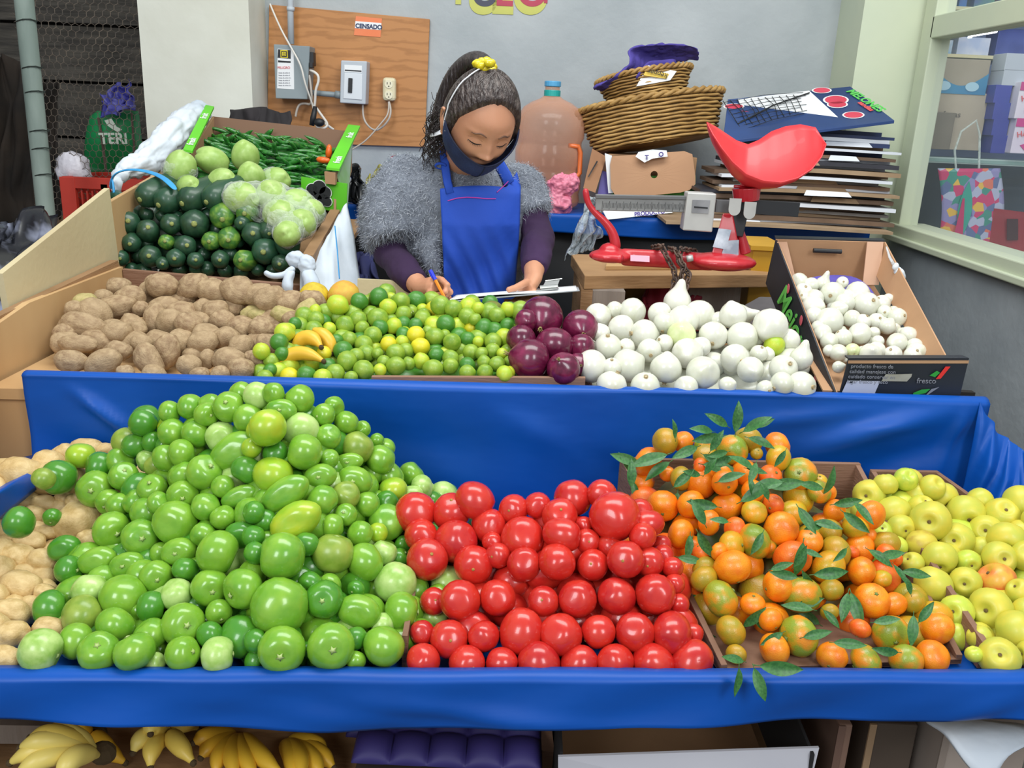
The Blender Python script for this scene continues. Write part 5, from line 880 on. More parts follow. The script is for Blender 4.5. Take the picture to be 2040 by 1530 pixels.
tag(g.obj('conduit', m_bxl, smooth=True), 'vertical metal conduit rising from the grey switch box', 'conduit')
g = G(); g.tube([P_(613, 184, YB-.05), P_(682, 190, YB-.05)], .011, 12); g.tube([P_(668, 188, YB-.05), P_(682, 190, YB-.05)], .015, 12); tag(g.obj('conduit', m_bx, smooth=True), 'short horizontal conduit joining the switch box and the breaker box', 'conduit')
t = thing('breaker_box', 'light grey breaker box with one black switch on the plywood', 'electrical box', P_(704, 165))
d1 = YB-.075
g = G(); g.slab([P_(677, 205, d1), P_(728, 208, d1), P_(731, 122, d1), P_(679, 120, d1)], (0, .075, 0)); g.obj('cabinet', m_bxl, t, bevel=.004)
g = G(); g.slab([P_(684, 196, d1-.003), P_(721, 199, d1-.003), P_(722, 147, d1-.003), P_(686, 145, d1-.003)], (0, .003, 0)); g.obj('cover_plate', mat('electric_pale', 'd3d8de', rough=.4), t, bevel=.001)
g = G(); g.slab([P_(693, 184, d1-.008), P_(701, 185, d1-.008), P_(702, 156, d1-.008), P_(694, 155, d1-.008)], (0, .006, 0)); g.obj('breaker_switch', m_k, t, bevel=.001)
g = G(); g.slab([P_(686, 143, d1-.001), P_(721, 145, d1-.001), P_(721, 131, d1-.001), P_(686, 129, d1-.001)], (0, .001, 0)); g.obj('label', m_w, t)
g = G(); g.slab([P_(687, 141, d1-.002), P_(720, 143, d1-.002), P_(720, 140.5, d1-.002), P_(687, 138.5, d1-.002)], (0, .001, 0)); g.obj('label_band', m_k, t)
t = thing('power_outlet', 'cream double power outlet hanging on the plywood beside the woman', 'outlet', P_(776, 178))
m_cr = mat('cream_plastic', 'd8cfae', 'c9bf9c', scale=5, rough=.5)
d2 = YB-.045
c = P_(776, 178, d2+.02); g = G()
g.box(c, (.052, .036, .088)); g.obj('housing', m_cr, t, bevel=.012)
for dz in (.019, -.021):
    g = G(); cc = c+Vector((0, -.019, dz)); g.tube([cc+Vector((0, .003, 0)), cc+Vector((0, -.001, 0))], .016, 18); so = g.obj('socket', mat('cream_light', 'e3dcc0', rough=.5), t)
    g = G(); g.box(cc+Vector((-.006, -.0015, .003)), (.0022, .002, .008)); g.box(cc+Vector((.006, -.0015, .003)), (.0022, .002, .008)); g.box(cc+Vector((0, -.0015, -.008)), (.004, .002, .004)); g.obj('slot', m_k, so)
m_cab = mat('cable_grey', 'b9b0a6', 'a39a90', scale=6, rough=.5); m_cabw = mat('cable_white', 'd9d4cc', rough=.5)
def cable(pts, r, m, label, name='cable', cat='cable'):
    cu = bpy.data.curves.new(name, 'CURVE'); cu.dimensions = '3D'; sp = cu.splines.new('NURBS'); sp.points.add(len(pts)-1)
    for p, q in zip(sp.points, pts): p.co = (*q, 1)
    sp.use_endpoint_u = True; sp.order_u = 3; cu.bevel_depth = r; cu.bevel_resolution = 3; cu.resolution_u = 6; cu.materials.append(m)
    o = bpy.data.objects.new(name, cu); me = bpy.data.meshes.new_from_object(o); bpy.data.objects.remove(o); me.polygons.foreach_set('use_smooth', [True]*len(me.polygons)); o = link(bpy.data.objects.new(name, me))
    if label: tag(o, label, cat)
    return o
def C_(*l): return [at(x, y, d) for x, y, d in l]
cable(C_((538, 8, 3.66), (555, 50, 3.62), (580, 95, 3.57), (600, 130, 3.56), (607, 165, 3.56), (618, 195, 3.58), (626, 220, 3.60), (624, 235, 3.6)), .0035, m_cabw, 'thin pale cable crossing the switch box from the panel corner')
cable(C_((618, 140, 3.60), (632, 145, 3.58), (636, 160, 3.58), (628, 180, 3.58), (628, 205, 3.59), (622, 235, 3.6), (626, 245, 3.6)), .005, m_cabw, 'white cable looping out from beside the switch box lever')
cable(C_((616, 150, 3.60), (620, 175, 3.59), (622, 210, 3.6), (606, 205, 3.62), (592, 210, 3.62), (589, 232, 3.62)), .0045, m_cab, 'grey cable looping left below the switch box')
cable(C_((630, 215, 3.6), (645, 235, 3.6), (655, 250, 3.6), (640, 258, 3.58), (628, 250, 3.57), (635, 238, 3.58), (650, 248, 3.6), (664, 258, 3.62)), .005, m_cabw, 'coiled white cable end above the chilli box')
g = G(); g.tube(C_((628, 212, 3.585), (624, 235, 3.58), (621, 250, 3.58)), [.008, .012, .010], 8); g.sph(at(636, 244, 3.57), (.022, .015, .016), 10, 7); tag(g.obj('cable_plug', m_k, smooth=True), 'black plug and tape holding the bundled cables together', 'plug')
cable(C_((723, 208, 3.63), (722, 232, 3.63), (733, 252, 3.62), (748, 261, 3.62), (764, 252, 3.62), (777, 235, 3.62), (779, 215, 3.63), (775, 203, 3.64)), .004, m_cab, 'grey cable hanging between the breaker box and the outlet')
cable(C_((774, 203, 3.64), (776, 225, 3.62), (760, 245, 3.6), (730, 280, 3.55), (706, 295, 3.5), (690, 305, 3.45)), .003, m_cab, 'thin cable running down from the outlet behind the chilli box')
t = thing('orange_sticker', 'orange and white census sticker near the top of the plywood panel', 'sticker', P_(733, 53))
ds = YB-.002
g = G(); g.slab([P_(705, 70, ds), P_(758, 74, ds), P_(761, 37, ds), P_(709, 32, ds)], (0, .001, 0)); g.obj('backing', mat('sticker_orange', 'e88a5c', 'e57b4a', scale=5, rough=.5), t)
g = G(); g.slab([P_(707, 56, ds-.001), P_(759, 60, ds-.001), P_(760, 46, ds-.001), P_(708, 42, ds-.001)], (0, .001, 0)); g.obj('band', m_w, t)
text('CENSADO', .0222, P_(708, 55, ds-.002), (1, 0, -.018), (0, 0, 1), mat('print_navy', '25345a', rough=.5), parent=t, bold=.0008)
# painted lettering high on the wall (only its foot shows)
t = thing('painted_sign', 'pink and yellow hand painted letters at the top of the grey wall', 'sign', at(995, 0, 3.69))
m_pk = mat('paint_pink', 'b8475a', 'a03a52', scale=5, rough=.7); m_yp = mat('paint_yellow', 'c3c266', 'b5b85e', scale=5, rough=.7); m_dk = mat('paint_dark', '4a4a5a', rough=.7)
for ch_, px, m in (('I', 904, m_yp), ('U', 940, m_dk), ('E', 986, m_pk), ('O', 1030, m_pk), ('I', 1078, m_pk)):
    p = at(px, 9 if ch_ != 'I' else 6, 3.698)
    if ch_ != 'I':
        text(ch_, .145, p+Vector((-.008, 0, -.022)), (1, 0, 0), (0, 0, 1), m_yp, parent=t, ext=.0008, bold=.012)
    text(ch_, .14, p+Vector((0, -.001, 0)), (1, 0, 0), (0, 0, 1), m if ch_ != 'I' or px > 1000 else m_yp, parent=t, ext=.001, bold=.004 if px < 1070 else 0)
g = G(); g.slab([at(778, 312, 3.697), at(788, 309, 3.697), at(789, 326, 3.697), at(781, 330, 3.697)], (0, .002, 0)); tag(g.obj('paint_mark', m_pk), 'small pink paint mark on the grey wall by the woman shoulder', 'paint mark')
g = G(); g.slab([at(772, 320, 3.697), at(780, 318, 3.697), at(779, 330, 3.697), at(772, 332, 3.697)], (0, .002, 0)); tag(g.obj('paint_mark', mat('paint_teal', '4f9aa6', rough=.7)), 'small teal paint mark on the grey wall by the woman shoulder', 'paint mark')
# ------------------------------------------------------------------ blue shelf and what stands on it
ZS = 1.095
t = thing('back_shelf', 'long blue covered shelf against the grey back wall', 'shelf', (.3, 3.5, 0))
g = G(); g.box((.26, 3.47, ZS-.015), (2.0, .44, .03)); g.obj('board', M_wood, t)
def shf(u, v):
    x = -.74+2.02*u
    if v < .5: return (x, 3.24-.004*math.sin(x*14), ZS-.055-.012*abs(math.sin(x*3.3))+(.055+.008)*v*2)
    return (x, 3.24+.44*(v-.5)*2, ZS+.004)
g = G(); g.grid(shf, 80, 20); g.obj('vinyl_top', M_blue, t, smooth=True, solid=.004)
for x, y in ((-.7, 3.44), (-.7, 3.64), (1.2, 3.44), (1.2, 3.64)): g = G(); g.box((x, y, (ZS-.03)/2), (.045, .045, ZS-.03)); g.obj('leg', M_wood, t)
drape('dark_sheet', 'added black sheet standing in for the shade below the blue shelf', 'plastic sheet', [(-.8, 3.34, ZS-.04), (1.28, 3.34, ZS-.04), (1.28, 3.30, .1), (-.8, 3.30, .1)], mat('shade_black', '131417', '1f2024', scale=3, rough=.5), 2, .05, 40, 20)  # dark sheet added to stand in for the shade under the shelf
# demijohn
cj = at(1094, 300, 3.45); cj = Vector((cj.x, 3.45, 0)); z0 = ZS+.008
t = thing('water_jug', 'large orange tinted water jug with a blue cap on the blue shelf', 'jug', (cj.x, cj.y, z0))
m_jug = bpy.data.materials.new('jug_plastic'); m_jug.use_nodes = True; nt = m_jug.node_tree; b = nt.nodes['Principled BSDF']; b.inputs['Base Color'].default_value = lin('e6ac8c'); b.inputs['Roughness'].default_value = .15; b.inputs['Coat Weight'].default_value = .4
tr = nt.nodes.new('ShaderNodeBsdfTransparent'); tr.inputs[0].default_value = lin('fbe9df'); mx = nt.nodes.new('ShaderNodeMixShader'); lw = nt.nodes.new('ShaderNodeLayerWeight'); lw.inputs[0].default_value = .45
mr = nt.nodes.new('ShaderNodeMapRange'); mr.inputs[3].default_value = .13; mr.inputs[4].default_value = .80
nt.links.new(lw.outputs['Facing'], mr.inputs[0]); nt.links.new(mr.outputs[0], mx.inputs[0]); nt.links.new(tr.outputs[0], mx.inputs[1]); nt.links.new(b.outputs[0], mx.inputs[2]); nt.links.new(mx.outputs[0], nt.nodes['Material Output'].inputs[0])
prof = [(.001, 0), (.10, 0), (.120, .012), (.126, .03), (.122, .055), (.128, .075), (.128, .12), (.122, .135), (.122, .15), (.129, .165), (.129, .215), (.122, .23), (.122, .245), (.130, .26), (.130, .31), (.124, .335), (.105, .365), (.075, .385), (.045, .397), (.030, .407), (.027, .42), (.027, .445)]
g = G(); g.loft([[(cj.x+r*math.cos(a), cj.y+r*math.sin(a), z0+z) for a in [2*math.pi*q/40 for q in range(40)]] for r, z in prof], cap=False); g.obj('body', m_jug, t, smooth=True)
g = G(); g.tube([(cj.x, cj.y, z0+.440), (cj.x, cj.y, z0+.460)], .031, 20); g.obj('cap', mat('cap_blue', '4f9cc9', rough=.4), t, bevel=.003)
g = G(); g.tube([(cj.x, cj.y, z0+.405), (cj.x, cj.y, z0+.428)], .031, 20); g.obj('cap_ring', mat('cap_teal', '1f9c96', rough=.4), t, bevel=.002)
hp = C_((1133, 290, 3.36), (1152, 292, 3.37), (1156, 305, 3.37), (1155, 345, 3.37), (1140, 362, 3.36), (1132, 350, 3.35))
g = G(); g.tube(hp, .009, 10); o = g.obj('handle', mat('jug_orange', 'e0743a', 'd46a34', scale=4, rough=.3), t, smooth=True)
g = G(); g.sph(at(1118, 372, 3.27), (.05, .03, .045), 22, 14, fn=lambda v: 1+.28*nz3(v, 2.5, 7)); g.sph(at(1110, 405, 3.27), (.055, .035, .05), 22, 14, fn=lambda v: 1+.3*nz3(v, 3, 2)); g.sph(at(1138, 365, 3.27), (.03, .025, .035), 16, 10, fn=lambda v: 1+.35*nz3(v, 3, 4))
o = g.obj('pink_bag', mat('pink_plastic', 'e88fa6', 'd97a94', scale=9, rough=.4, bump=.7, bscale=20, sss=.2), smooth=True); tag(o, 'crumpled pink plastic bag in front of the orange water jug', 'bag')
crumple(o, .022, .022, 2)
drape('yellow_bag', 'yellow green printed bag on the blue shelf behind the woman', 'bag', [at(738, 345, 3.35), at(775, 330, 3.35), at(770, 410, 3.3), at(722, 405, 3.3)], mat('yellow_green_plastic', 'b3a94a', '8f8f3a', scale=7, rough=.4), 7, .05)
drape('black_bag', 'black plastic bag on the blue shelf beside the chilli box', 'bag', [at(700, 320, 3.3), at(718, 345, 3.3), at(732, 402, 3.26), at(690, 402, 3.26)], mat('black_plastic_shiny', '16181a', '2a2d30', scale=8, rough=.25), 9, .06)
drape('blue_cloth', 'dark blue cloth folded in the shade behind the white sack', 'cloth', [at(700, 500, 2.9), at(745, 505, 2.9), at(750, 600, 2.7), at(700, 600, 2.7)], mat('navy_cloth', '252a5c', '1c1f45', scale=7, rough=.8), 10, .06)
# wicker baskets
m_wk = mat('wicker', 'c09a5c', '8f6a34', scale=9, rough=.6, bump=.2); m_wkd = mat('wicker_dark', '5a4326', rough=.9)
def basket(label, C, A, B, H, tilt, flare=1.18, rows=13, stakes=26, wav=.004, rr=.0042):
    """oval basket: C centre of base, A,B half axes of base, H height"""
    t = thing('wicker_basket', label, 'basket', C)
    R = Matrix.Rotation(tilt, 3, 'Y') @ Matrix.Rotation(math.radians(-10), 3, 'X')
    C = Vector(C); W = lambda a, b, h, ph, o_=0: C+R @ Vector(((a+o_)*math.cos(ph), (b+o_)*math.sin(ph), h))
    g = G(); n = 64
    g.loft([[W(A*(1+(flare-1)*h), B*(1+(flare-1)*h), H*h, 2*math.pi*q/n, -.004) for q in range(n)] for h in (0, .33, .66, .97)], cap=False); g.obj('lining', m_wkd, t, smooth=True, solid=.003)
    g = G(); g.loft([[W(A*k, B*k, 0, 2*math.pi*q/n) for q in range(n)] for k in (.02, 1)], cap=True); g.obj('base', m_wk, t, solid=.004)
    g = G()
    for i in range(rows):
        h = (i+.5)/rows; k = 1+(flare-1)*h
        pts = [W(A*k, B*k, H*h+.0008*math.sin(q), 2*math.pi*q/(stakes*4), wav*math.cos(math.pi*q/4*1+math.pi*i)) for q in range(stakes*4)]
        pts.append(pts[0]); g.tube(pts, rr, 5, cap=False)
    g.obj('weave', m_wk, t, smooth=True)
    g = G()
    for j in range(2):
        pts = [W(A*flare, B*flare, H*1.0+.006*math.sin(q*1.1+j*math.pi), 2*math.pi*q/120, .006*math.cos(q*1.1+j*math.pi)) for q in range(121)]
        g.tube(pts, rr*1.5, 6, cap=False)
    g.obj('braided_rim', m_wk, t, smooth=True)
    return t
bc = at(1305, 285, 3.42)
basket('large oval wicker basket tipped on the cardboard box', bc+Vector((0, 0, -.005)), .225, .115, .155, math.radians(-11), 1.20, 12, 24, .004, .0052)
bc2 = at(1290, 205, 3.44)
basket('small oval wicker basket sitting in the larger basket', bc2+Vector((0, 0, .0)), .135, .085, .10, math.radians(-12), 1.3, 10, 20, .003, .004)
m_pur = mat('purple_pulp', '5a4ea6', '4a3f92', scale=6, rough=.8, bump=.2)
def sheetpoly(rows, m, name, parent, solid=.004, jitter=.006, sub=2):
    nu, nv = len(rows), len(rows[0]); g = G(); g.v = [tuple(Vector(p)) for r in rows for p in r]
    g.f = [(i*nv+j, (i+1)*nv+j, (i+1)*nv+j+1, i*nv+j+1) for i in range(nu-1) for j in range(nv-1)]
    o = g.obj(name, m, parent, smooth=True); md = o.modifiers.new('s', 'SUBSURF'); md.levels = sub; md.render_levels = sub
    md = o.modifiers.new('t', 'SOLIDIFY'); md.thickness = solid; return crumple(o, .018, .03, 0) if sub == 3 else o
t = thing('purple_tray_liner', 'torn purple moulded paper liner crumpled on the small basket', 'packaging', at(1290, 140, 3.42))
sheetpoly([C_((1178, 176, 3.36), (1215, 160, 3.36), (1245, 140, 3.36), (1262, 120, 3.38), (1243, 95, 3.40), (1300, 90, 3.40), (1352, 88, 3.42), (1393, 95, 3.42)),
           C_((1188, 182, 3.40), (1235, 172, 3.42), (1262, 150, 3.43), (1285, 128, 3.44), (1270, 108, 3.46), (1320, 104, 3.46), (1358, 104, 3.48), (1390, 110, 3.48)),
           C_((1205, 182, 3.46), (1250, 176, 3.46), (1275, 165, 3.47), (1310, 145, 3.48), (1320, 125, 3.5), (1345, 128, 3.52), (1370, 118, 3.52), (1394, 120, 3.52))], m_pur, 'liner', t, sub=3)
sheetpoly([C_((1262, 160, 3.34), (1278, 140, 3.34), (1292, 118, 3.36)), C_((1280, 158, 3.38), (1300, 148, 3.38), (1318, 122, 3.4)), C_((1330, 150, 3.42), (1345, 140, 3.42), (1352, 112, 3.46))], m_pur, 'torn_flap', t)
t = thing('printed_packet', 'upside-down white and yellow printed packet in the small basket', 'packet', at(1305, 150, 3.36))
g = G(); g.slab([at(1268, 172, 3.345), at(1335, 160, 3.345), at(1348, 142, 3.36), at(1290, 130, 3.36)], (0, .02, 0)); g.obj('wrapper', m_w, t)
g = G(); g.slab([at(1282, 150, 3.342), at(1328, 157, 3.342), at(1333, 147, 3.350), at(1288, 136, 3.350)], (0, .003, 0)); g.obj('yellow_band', mat('print_gold', 'd3b23a', rough=.5), t)
text('kepper', .026, at(1331, 147, 3.338), (-1, 0, .20), (-.2, 0, -1), m_k, parent=t)
# brown box with open flap
t = thing('cardboard_box', 'open cardboard box with a round hole in its flap under the baskets', 'box', at(1300, 420, 3.35))
BX0, BX1 = at(1205, 395, 3.32), at(1388, 392, 3.32)
m_grp = mat('box_green', '4fa83a', '3f9a34', scale=5, rough=.5); m_pup = mat('box_purple', '4a3f86', '5b4f9a', scale=5, rough=.5)
g = G(); g.box(((BX0.x+BX1.x)/2, 3.47, ZS+.115), (BX1.x-BX0.x-.01, .22, .21)); g.obj('body', m_kraft, t, bevel=.002)
g = G(); g.slab([at(1212, 405, 3.335), at(1384, 405, 3.335), at(1386, 350, 3.335), at(1212, 350, 3.335)], (0, .004, 0)); g.obj('front_panel', m_grp, t)
def flap(quad, holes=None, thick=.005):
    g = G(); g.slab(quad, (0, thick, 0)); return g
# front flap with a real round hole
c = at(1303, 348, 3.30); q = [at(1215, 312, 3.315), at(1378, 300, 3.315), at(1387, 365, 3.30), at(1370, 382, 3.295), at(1232, 396, 3.292), at(1217, 380, 3.297)]
n = 36; ring = []; outer = []
for k in range(n):
    a = 2*math.pi*k/n; d_ = Vector((math.cos(a), 0, math.sin(a))); ring.append(c+d_*.013)
    best = None
    for i in range(len(q)):
        A, B = q[i], q[(i+1) % len(q)]; ex, ez = B.x-A.x, B.z-A.z; det = d_.x*(-ez)+ex*d_.z
        if abs(det) < 1e-9: continue
        t1 = ((A.x-c.x)*(-ez)+ex*(A.z-c.z))/det; s1 = (d_.x*(A.z-c.z)-d_.z*(A.x-c.x))/det
        if t1 > 0 and -1e-6 <= s1 <= 1+1e-6 and (best is None or t1 < best[0]): best = (t1, A+(B-A)*s1)
    outer.append(best[1])
g = G(); g.add(ring+outer, [(k, (k+1) % n, n+(k+1) % n, n+k) for k in range(n)]); g.obj('flap', mat('kraft_light', 'b98e6c', 'ae8464', scale=3, rough=.75), t, solid=.005)
g = G(); g.slab([at(1205, 305, 3.32), at(1219, 310, 3.32), at(1222, 385, 3.31), at(1212, 385, 3.31)], (0, .005, 0)); g.obj('side_edge', m_w, t)
g = G(); g.slab([at(1162, 375, 3.28), at(1186, 384, 3.28), at(1208, 312, 3.36), at(1180, 296, 3.36)], (0, .006, 0)); g.obj('side_flap', mat('kraft_mid', 'a67c5c', '94694a', scale=3, rough=.8), t)
g = G(); g.slab([at(1171, 352, 3.29), at(1173, 353, 3.29), at(1191, 322, 3.33), at(1189, 320, 3.33)], (0, -.002, 0)); g.obj('slot', m_k, t)
g = G(); g.slab([at(1190, 388, 3.33), at(1218, 392, 3.33), at(1216, 345, 3.35), at(1200, 340, 3.35)], (0, .01, 0)); g.obj('purple_print', m_pup, t)
t = thing('torn_paper_label', 'torn white paper tag stuck on top of the box flap', 'paper', at(1298, 310, 3.29))
g = G(); g.add([at(1266, 312, 3.285), at(1284, 324, 3.28), at(1300, 316, 3.28), at(1330, 312, 3.285), at(1328, 300, 3.295), at(1300, 298, 3.295), at(1272, 303, 3.295)], [(0, 1, 2, 3, 4, 5, 6)]); g.obj('paper', m_w, t, solid=.002)
text('T', .022, at(1285, 318, 3.275), (1, 0, .1), (0, 0, 1), m_pup, parent=t, bold=.0008); text('O', .022, at(1312, 312, 3.275), (1, 0, .1), (0, 0, 1), m_pup, parent=t, bold=.0008)
t = thing('flattened_box', 'white flattened box printed in purple under the scale beam', 'flattened box', at(1265, 425, 3.2))
g = G(); g.slab([at(1192, 405, 3.26), at(1342, 408, 3.26), at(1340, 424, 3.24), at(1210, 438, 3.23)], (0, .012, 0)); g.obj('board', m_w, t, bevel=.002)
text('PRODUCTO', .020, at(1264, 431, 3.225), (1, 0, .15), (0, 0, 1), mat('print_purple', '5a45a6', rough=.5), parent=t, bold=.0006)
# stack of flattened boxes
cols = {'white': mat('stack_white', 'dfe3ea', 'cdd2da', scale=5, rough=.6), 'navy': mat('stack_navy', '23345e', '1b2848', scale=4, rough=.5), 'brown': mat('stack_brown', '7b6350', '5c4838', scale=6, rough=.8), 'kraft': mat('stack_kraft', 'a98f72', '8d7458', scale=6, rough=.8), 'black': mat('stack_black', '22222a', '33333c', scale=5, rough=.5), 'grey': mat('stack_grey', '8e8a86', '6f6a66', scale=6, rough=.7)}
seq = 'kraft white brown kraft grey brown white kraft brown black kraft white brown grey white brown kraft white black white brown navy white kraft navy white navy navy'.split()
z = ZS+.012; rr = random.Random(4); n_ = len(seq); cnt = {}
for i, cn in enumerate(seq):
    th = rr.choice((.008, .010, .012, .014)); xa = .64+rr.uniform(-.03, .05)+(.06 if i > 10 else 0)+(.06 if i > 18 else 0); xb = 1.30-rr.uniform(0, .05); ya = 3.10+rr.uniform(-.035, .035)+.003*i; yb = 3.40
    if i == 0: xa, ya = .50, 3.03
    sl = .004*i/n_+.006; g = G()
    def f_(u, v, zz=0): return Vector((xa+(xb-xa)*u, ya+(yb-ya)*v+.05*u*(.5-v)*(1 if i % 2 else -1), z+zz+sl*(u-.5)*.6+.004*math.sin(u*4)+.0*v))
    nu = 10; top = [f_(k/nu, 0, th) for k in range(nu+1)]; tb = [f_(k/nu, 1, th) for k in range(nu+1)]; bo = [f_(k/nu, 0) for k in range(nu+1)]; bb = [f_(k/nu, 1) for k in range(nu+1)]
    g.loft([[bo[k], bb[k], tb[k], top[k]] for k in range(nu+1)], cap=True)
    pos = 'lowest' if i == 0 else (f'{ordn(i)} up' if i < 14 else f'{ordn(n_-1-i)} from the top')
    o = g.obj('flattened_box', cols[cn]); tag(o, f'{cn} flattened cardboard box, {pos} in the stack by the yellow pillar', 'flattened box', 'flattened boxes stacked on the blue shelf')
    if rr.random() < .45 and i < n_-1:   # folded flap hanging from the front edge
        u0 = rr.uniform(.1, .6); u1 = u0+rr.uniform(.12, .3); g = G(); a, b = f_(u0, 0, th), f_(u1, 0, th); g.slab([a+Vector((0, -.002, -.0)), b+Vector((0, -.002, 0)), b+Vector((.01, -.014, -.014)), a+Vector((-.01, -.016, -.016))], (0, .002, .001))
        g.obj('fold', cols[rr.choice(('white', 'kraft', 'brown'))], o)
    z += th+.0004
ztop = z
# watermelon carton on top
t = thing('watermelon_carton', 'navy carton printed with watermelon slices lying on top of the stack', 'flattened box', (1.0, 3.3, ztop+.02))
W0, W1, W2, W3 = at(1440, 282, 3.10), at(1782, 240, 3.12), at(1694, 172, 3.40), at(1450, 198, 3.42)
m_nv = mat('carton_navy', '23447e', '1c3463', scale=3, rough=.4)
g = G(); g.slab([W0, W1, W2, W3], (0, 0, -.010)); g.obj('board', m_nv, t, bevel=.001)
nrm = (W1-W0).cross(W3-W0).normalized(); nrm = nrm if nrm.z > 0 else -nrm
def onW(px, py, lift=.001):
    v = _f+(px-1020)/FPX*_r+(765-py)/FPX*_u
    # plane through W1,W2,W3
    n2 = (W2-W1).cross(W3-W1).normalized(); s = (W1-CAMP).dot(n2)/v.dot(n2); return CAMP+v*s+(n2 if n2.z > 0 else -n2)*lift
g = G(); g.add([onW(1500, 268), onW(1676, 240), onW(1612, 181), onW(1470, 198)], [(0, 1, 2, 3)]); g.obj('white_panel', m_w, t)
m_wm = mat('melon_red', 'c2304a', 'd0435a', scale=6, rough=.5)
for cx, cy, rx, ry in ((1637, 181, 17, 5), (1665, 200, 22, 8), (1668, 209, 18, 6), (1700, 230, 19, 6), (1462, 213, 18, 5), (1478, 228, 18, 6), (1492, 252, 20, 7)):
    for m_, k, lf_ in ((m_w, 1.18, .0018), (m_wm, 1.0, .0026)):
        g = G(); P = [onW(cx+rx*k*math.cos(a*.35), cy+ry*k*math.sin(a*.35), lf_) for a in range(18)]; g.add(P, [tuple(range(18))]); g.obj('melon_print', m_, t)
pa, pb_ = onW(1688, 182, .003), onW(1752, 222, .003)
text('MELONES', .046, pa+(pb_-pa)*-.02-(onW(1700, 172)-onW(1690, 182))*.2, (pb_-pa), onW(1725, 178)-onW(1705, 192), mat('print_leaf_green', '5cc45a', rough=.5), parent=t, bold=.0012)
pa, pb_ = onW(1708, 206, .003), onW(1735, 224, .003)
text('sandias', .028, pa, (pb_-pa), onW(1725, 190)-onW(1708, 204), mat('print_red', ''), parent=t, bold=.001)
g = G(); rr = random.Random(8)
for k in range(11):
    a, b = onW(1440+k*14, 203-k*1.2, .004), onW(1478+k*12, 262-k*4, .004)
    mid = (a+b)/2+Vector((rr.uniform(-.01, .01), 0, .008)); g.tube([a, mid, b], .0013, 4)
for k in range(8):
    a, b = onW(1442+k*5, 206+k*8, .004), onW(1600+rr.uniform(-8, 8), 186+k*6, .004); g.tube([a, (a+b)/2+Vector((0, rr.uniform(-.01, .01), .008)), b], .0013, 4)
g.tube([onW(1470, 250, .006), onW(1540, 215, .01), onW(1612, 188, .006)], .003, 5)
tag(g.obj('string_net', m_blk), 'black string net lying over the watermelon carton', 'net')
# ------------------------------------------------------------------ shop interior behind the glass
t = thing('glass_shelf', 'glass shelf inside the shop window', 'shelf', at(1930, 310, 3.6))
a, b = at(1800, 300, 3.5), at(2080, 322, 3.5)
g = G(); g.box(((a.x+b.x)/2+.1, 3.68, (a.z+b.z)/2-.02), (b.x-a.x+.2, .36, .012)); g.obj('pane', mat('glass_edge', '8fb3ac', rough=.1, alpha=.6), t)
g = G(); g.box(((a.x+b.x)/2+.1, 3.51, (a.z+b.z)/2-.02), (b.x-a.x+.2, .012, .022)); g.obj('front_strip', mat('strip', 'a9bdb8', rough=.3), t)
zs_ = (a.z+b.z)/2-.012
def pbox(name, x0, y0, x1, y1, d, m, label, dep=.2, cat='box', extra=None, rot=0):
    A, B = at(x0, y1, d), at(x1, y0, d); t = thing(name, label, cat, ((A.x+B.x)/2, d+dep/2, A.z))
    g = G(); g.box(((A.x+B.x)/2, d+dep/2, (A.z+B.z)/2), (abs(B.x-A.x), dep, abs(B.z-A.z)), Matrix.Rotation(rot, 3, 'Z')); g.obj('carton', m, t, bevel=.002)
    return t, A, B
t, A, B = pbox('carton', 1858, 120, 1975, 185, 3.56, mat('carton_tan', 'a9a08e', '9a917f', scale=4, rough=.6), 'tan and blue printed carton on top of the plain carton in the shop', .16)
def wv(u, v): return (A.x+(B.x-A.x)*u, 3.557, A.z+(B.z-A.z)*v*(.62-.38*math.sin(math.pi*u)))
g = G(); g.grid(wv, 20, 2); g.obj('blue_band', mat('carton_blue', '3d8cb4', '3579a6', scale=5, rough=.5), t)
for u in (.18, .72):
    g = G(); c = Vector((A.x+(B.x-A.x)*u, 3.555, A.z+(B.z-A.z)*.22)); g.add([c+Vector((.026*math.cos(q*.4), 0, .017*math.sin(q*.4))) for q in range(16)], [tuple(range(16))]); g.obj('oval_print', mat('carton_light', 'a9cfe0', rough=.5), t)
t, A, B = pbox('carton', 1850, 187, 1972, 296, 3.56, mat('carton_beige', 'b5aa97', 'a69b88', scale=4, rough=.65), 'plain beige carton with an arrow mark on the glass shelf', .16)
text('frutas', .03, Vector((A.x+.03, 3.557, B.z-.09)), (1, 0, 0), (0, 0, 1), mat('ink_soft', '6d675f', rough=.6), parent=t)
pbox('carton', 1838, 225, 1905, 296, 3.50, mat('carton_greyb', '827a6d', '6f685d', scale=4, rough=.7), 'small dim carton in front of the beige one on the glass shelf', .05)
for i, (y0, y1) in enumerate(((170, 205), (205, 238), (238, 270), (270, 305))):
    pbox('blue_packet', 1978-i*2, y0, 2018-i*3, y1, 3.50, mat('packet_blue', '3c45a0', '343c90', scale=4, rough=.5), f'blue packet, {ORD[3-i]} up in the short stack on the glass shelf', .1)
for i, (y0, y1) in enumerate(((108, 140), (140, 170))):
    pbox('white_packet', 2000-i*5, y0, 2062, y1, 3.50, mat('packet_white', 'b9c2cc', 'aab4c0', scale=4, rough=.5), ('upper' if i == 0 else 'lower')+' white packet topping the blue stack in the shop', .1)
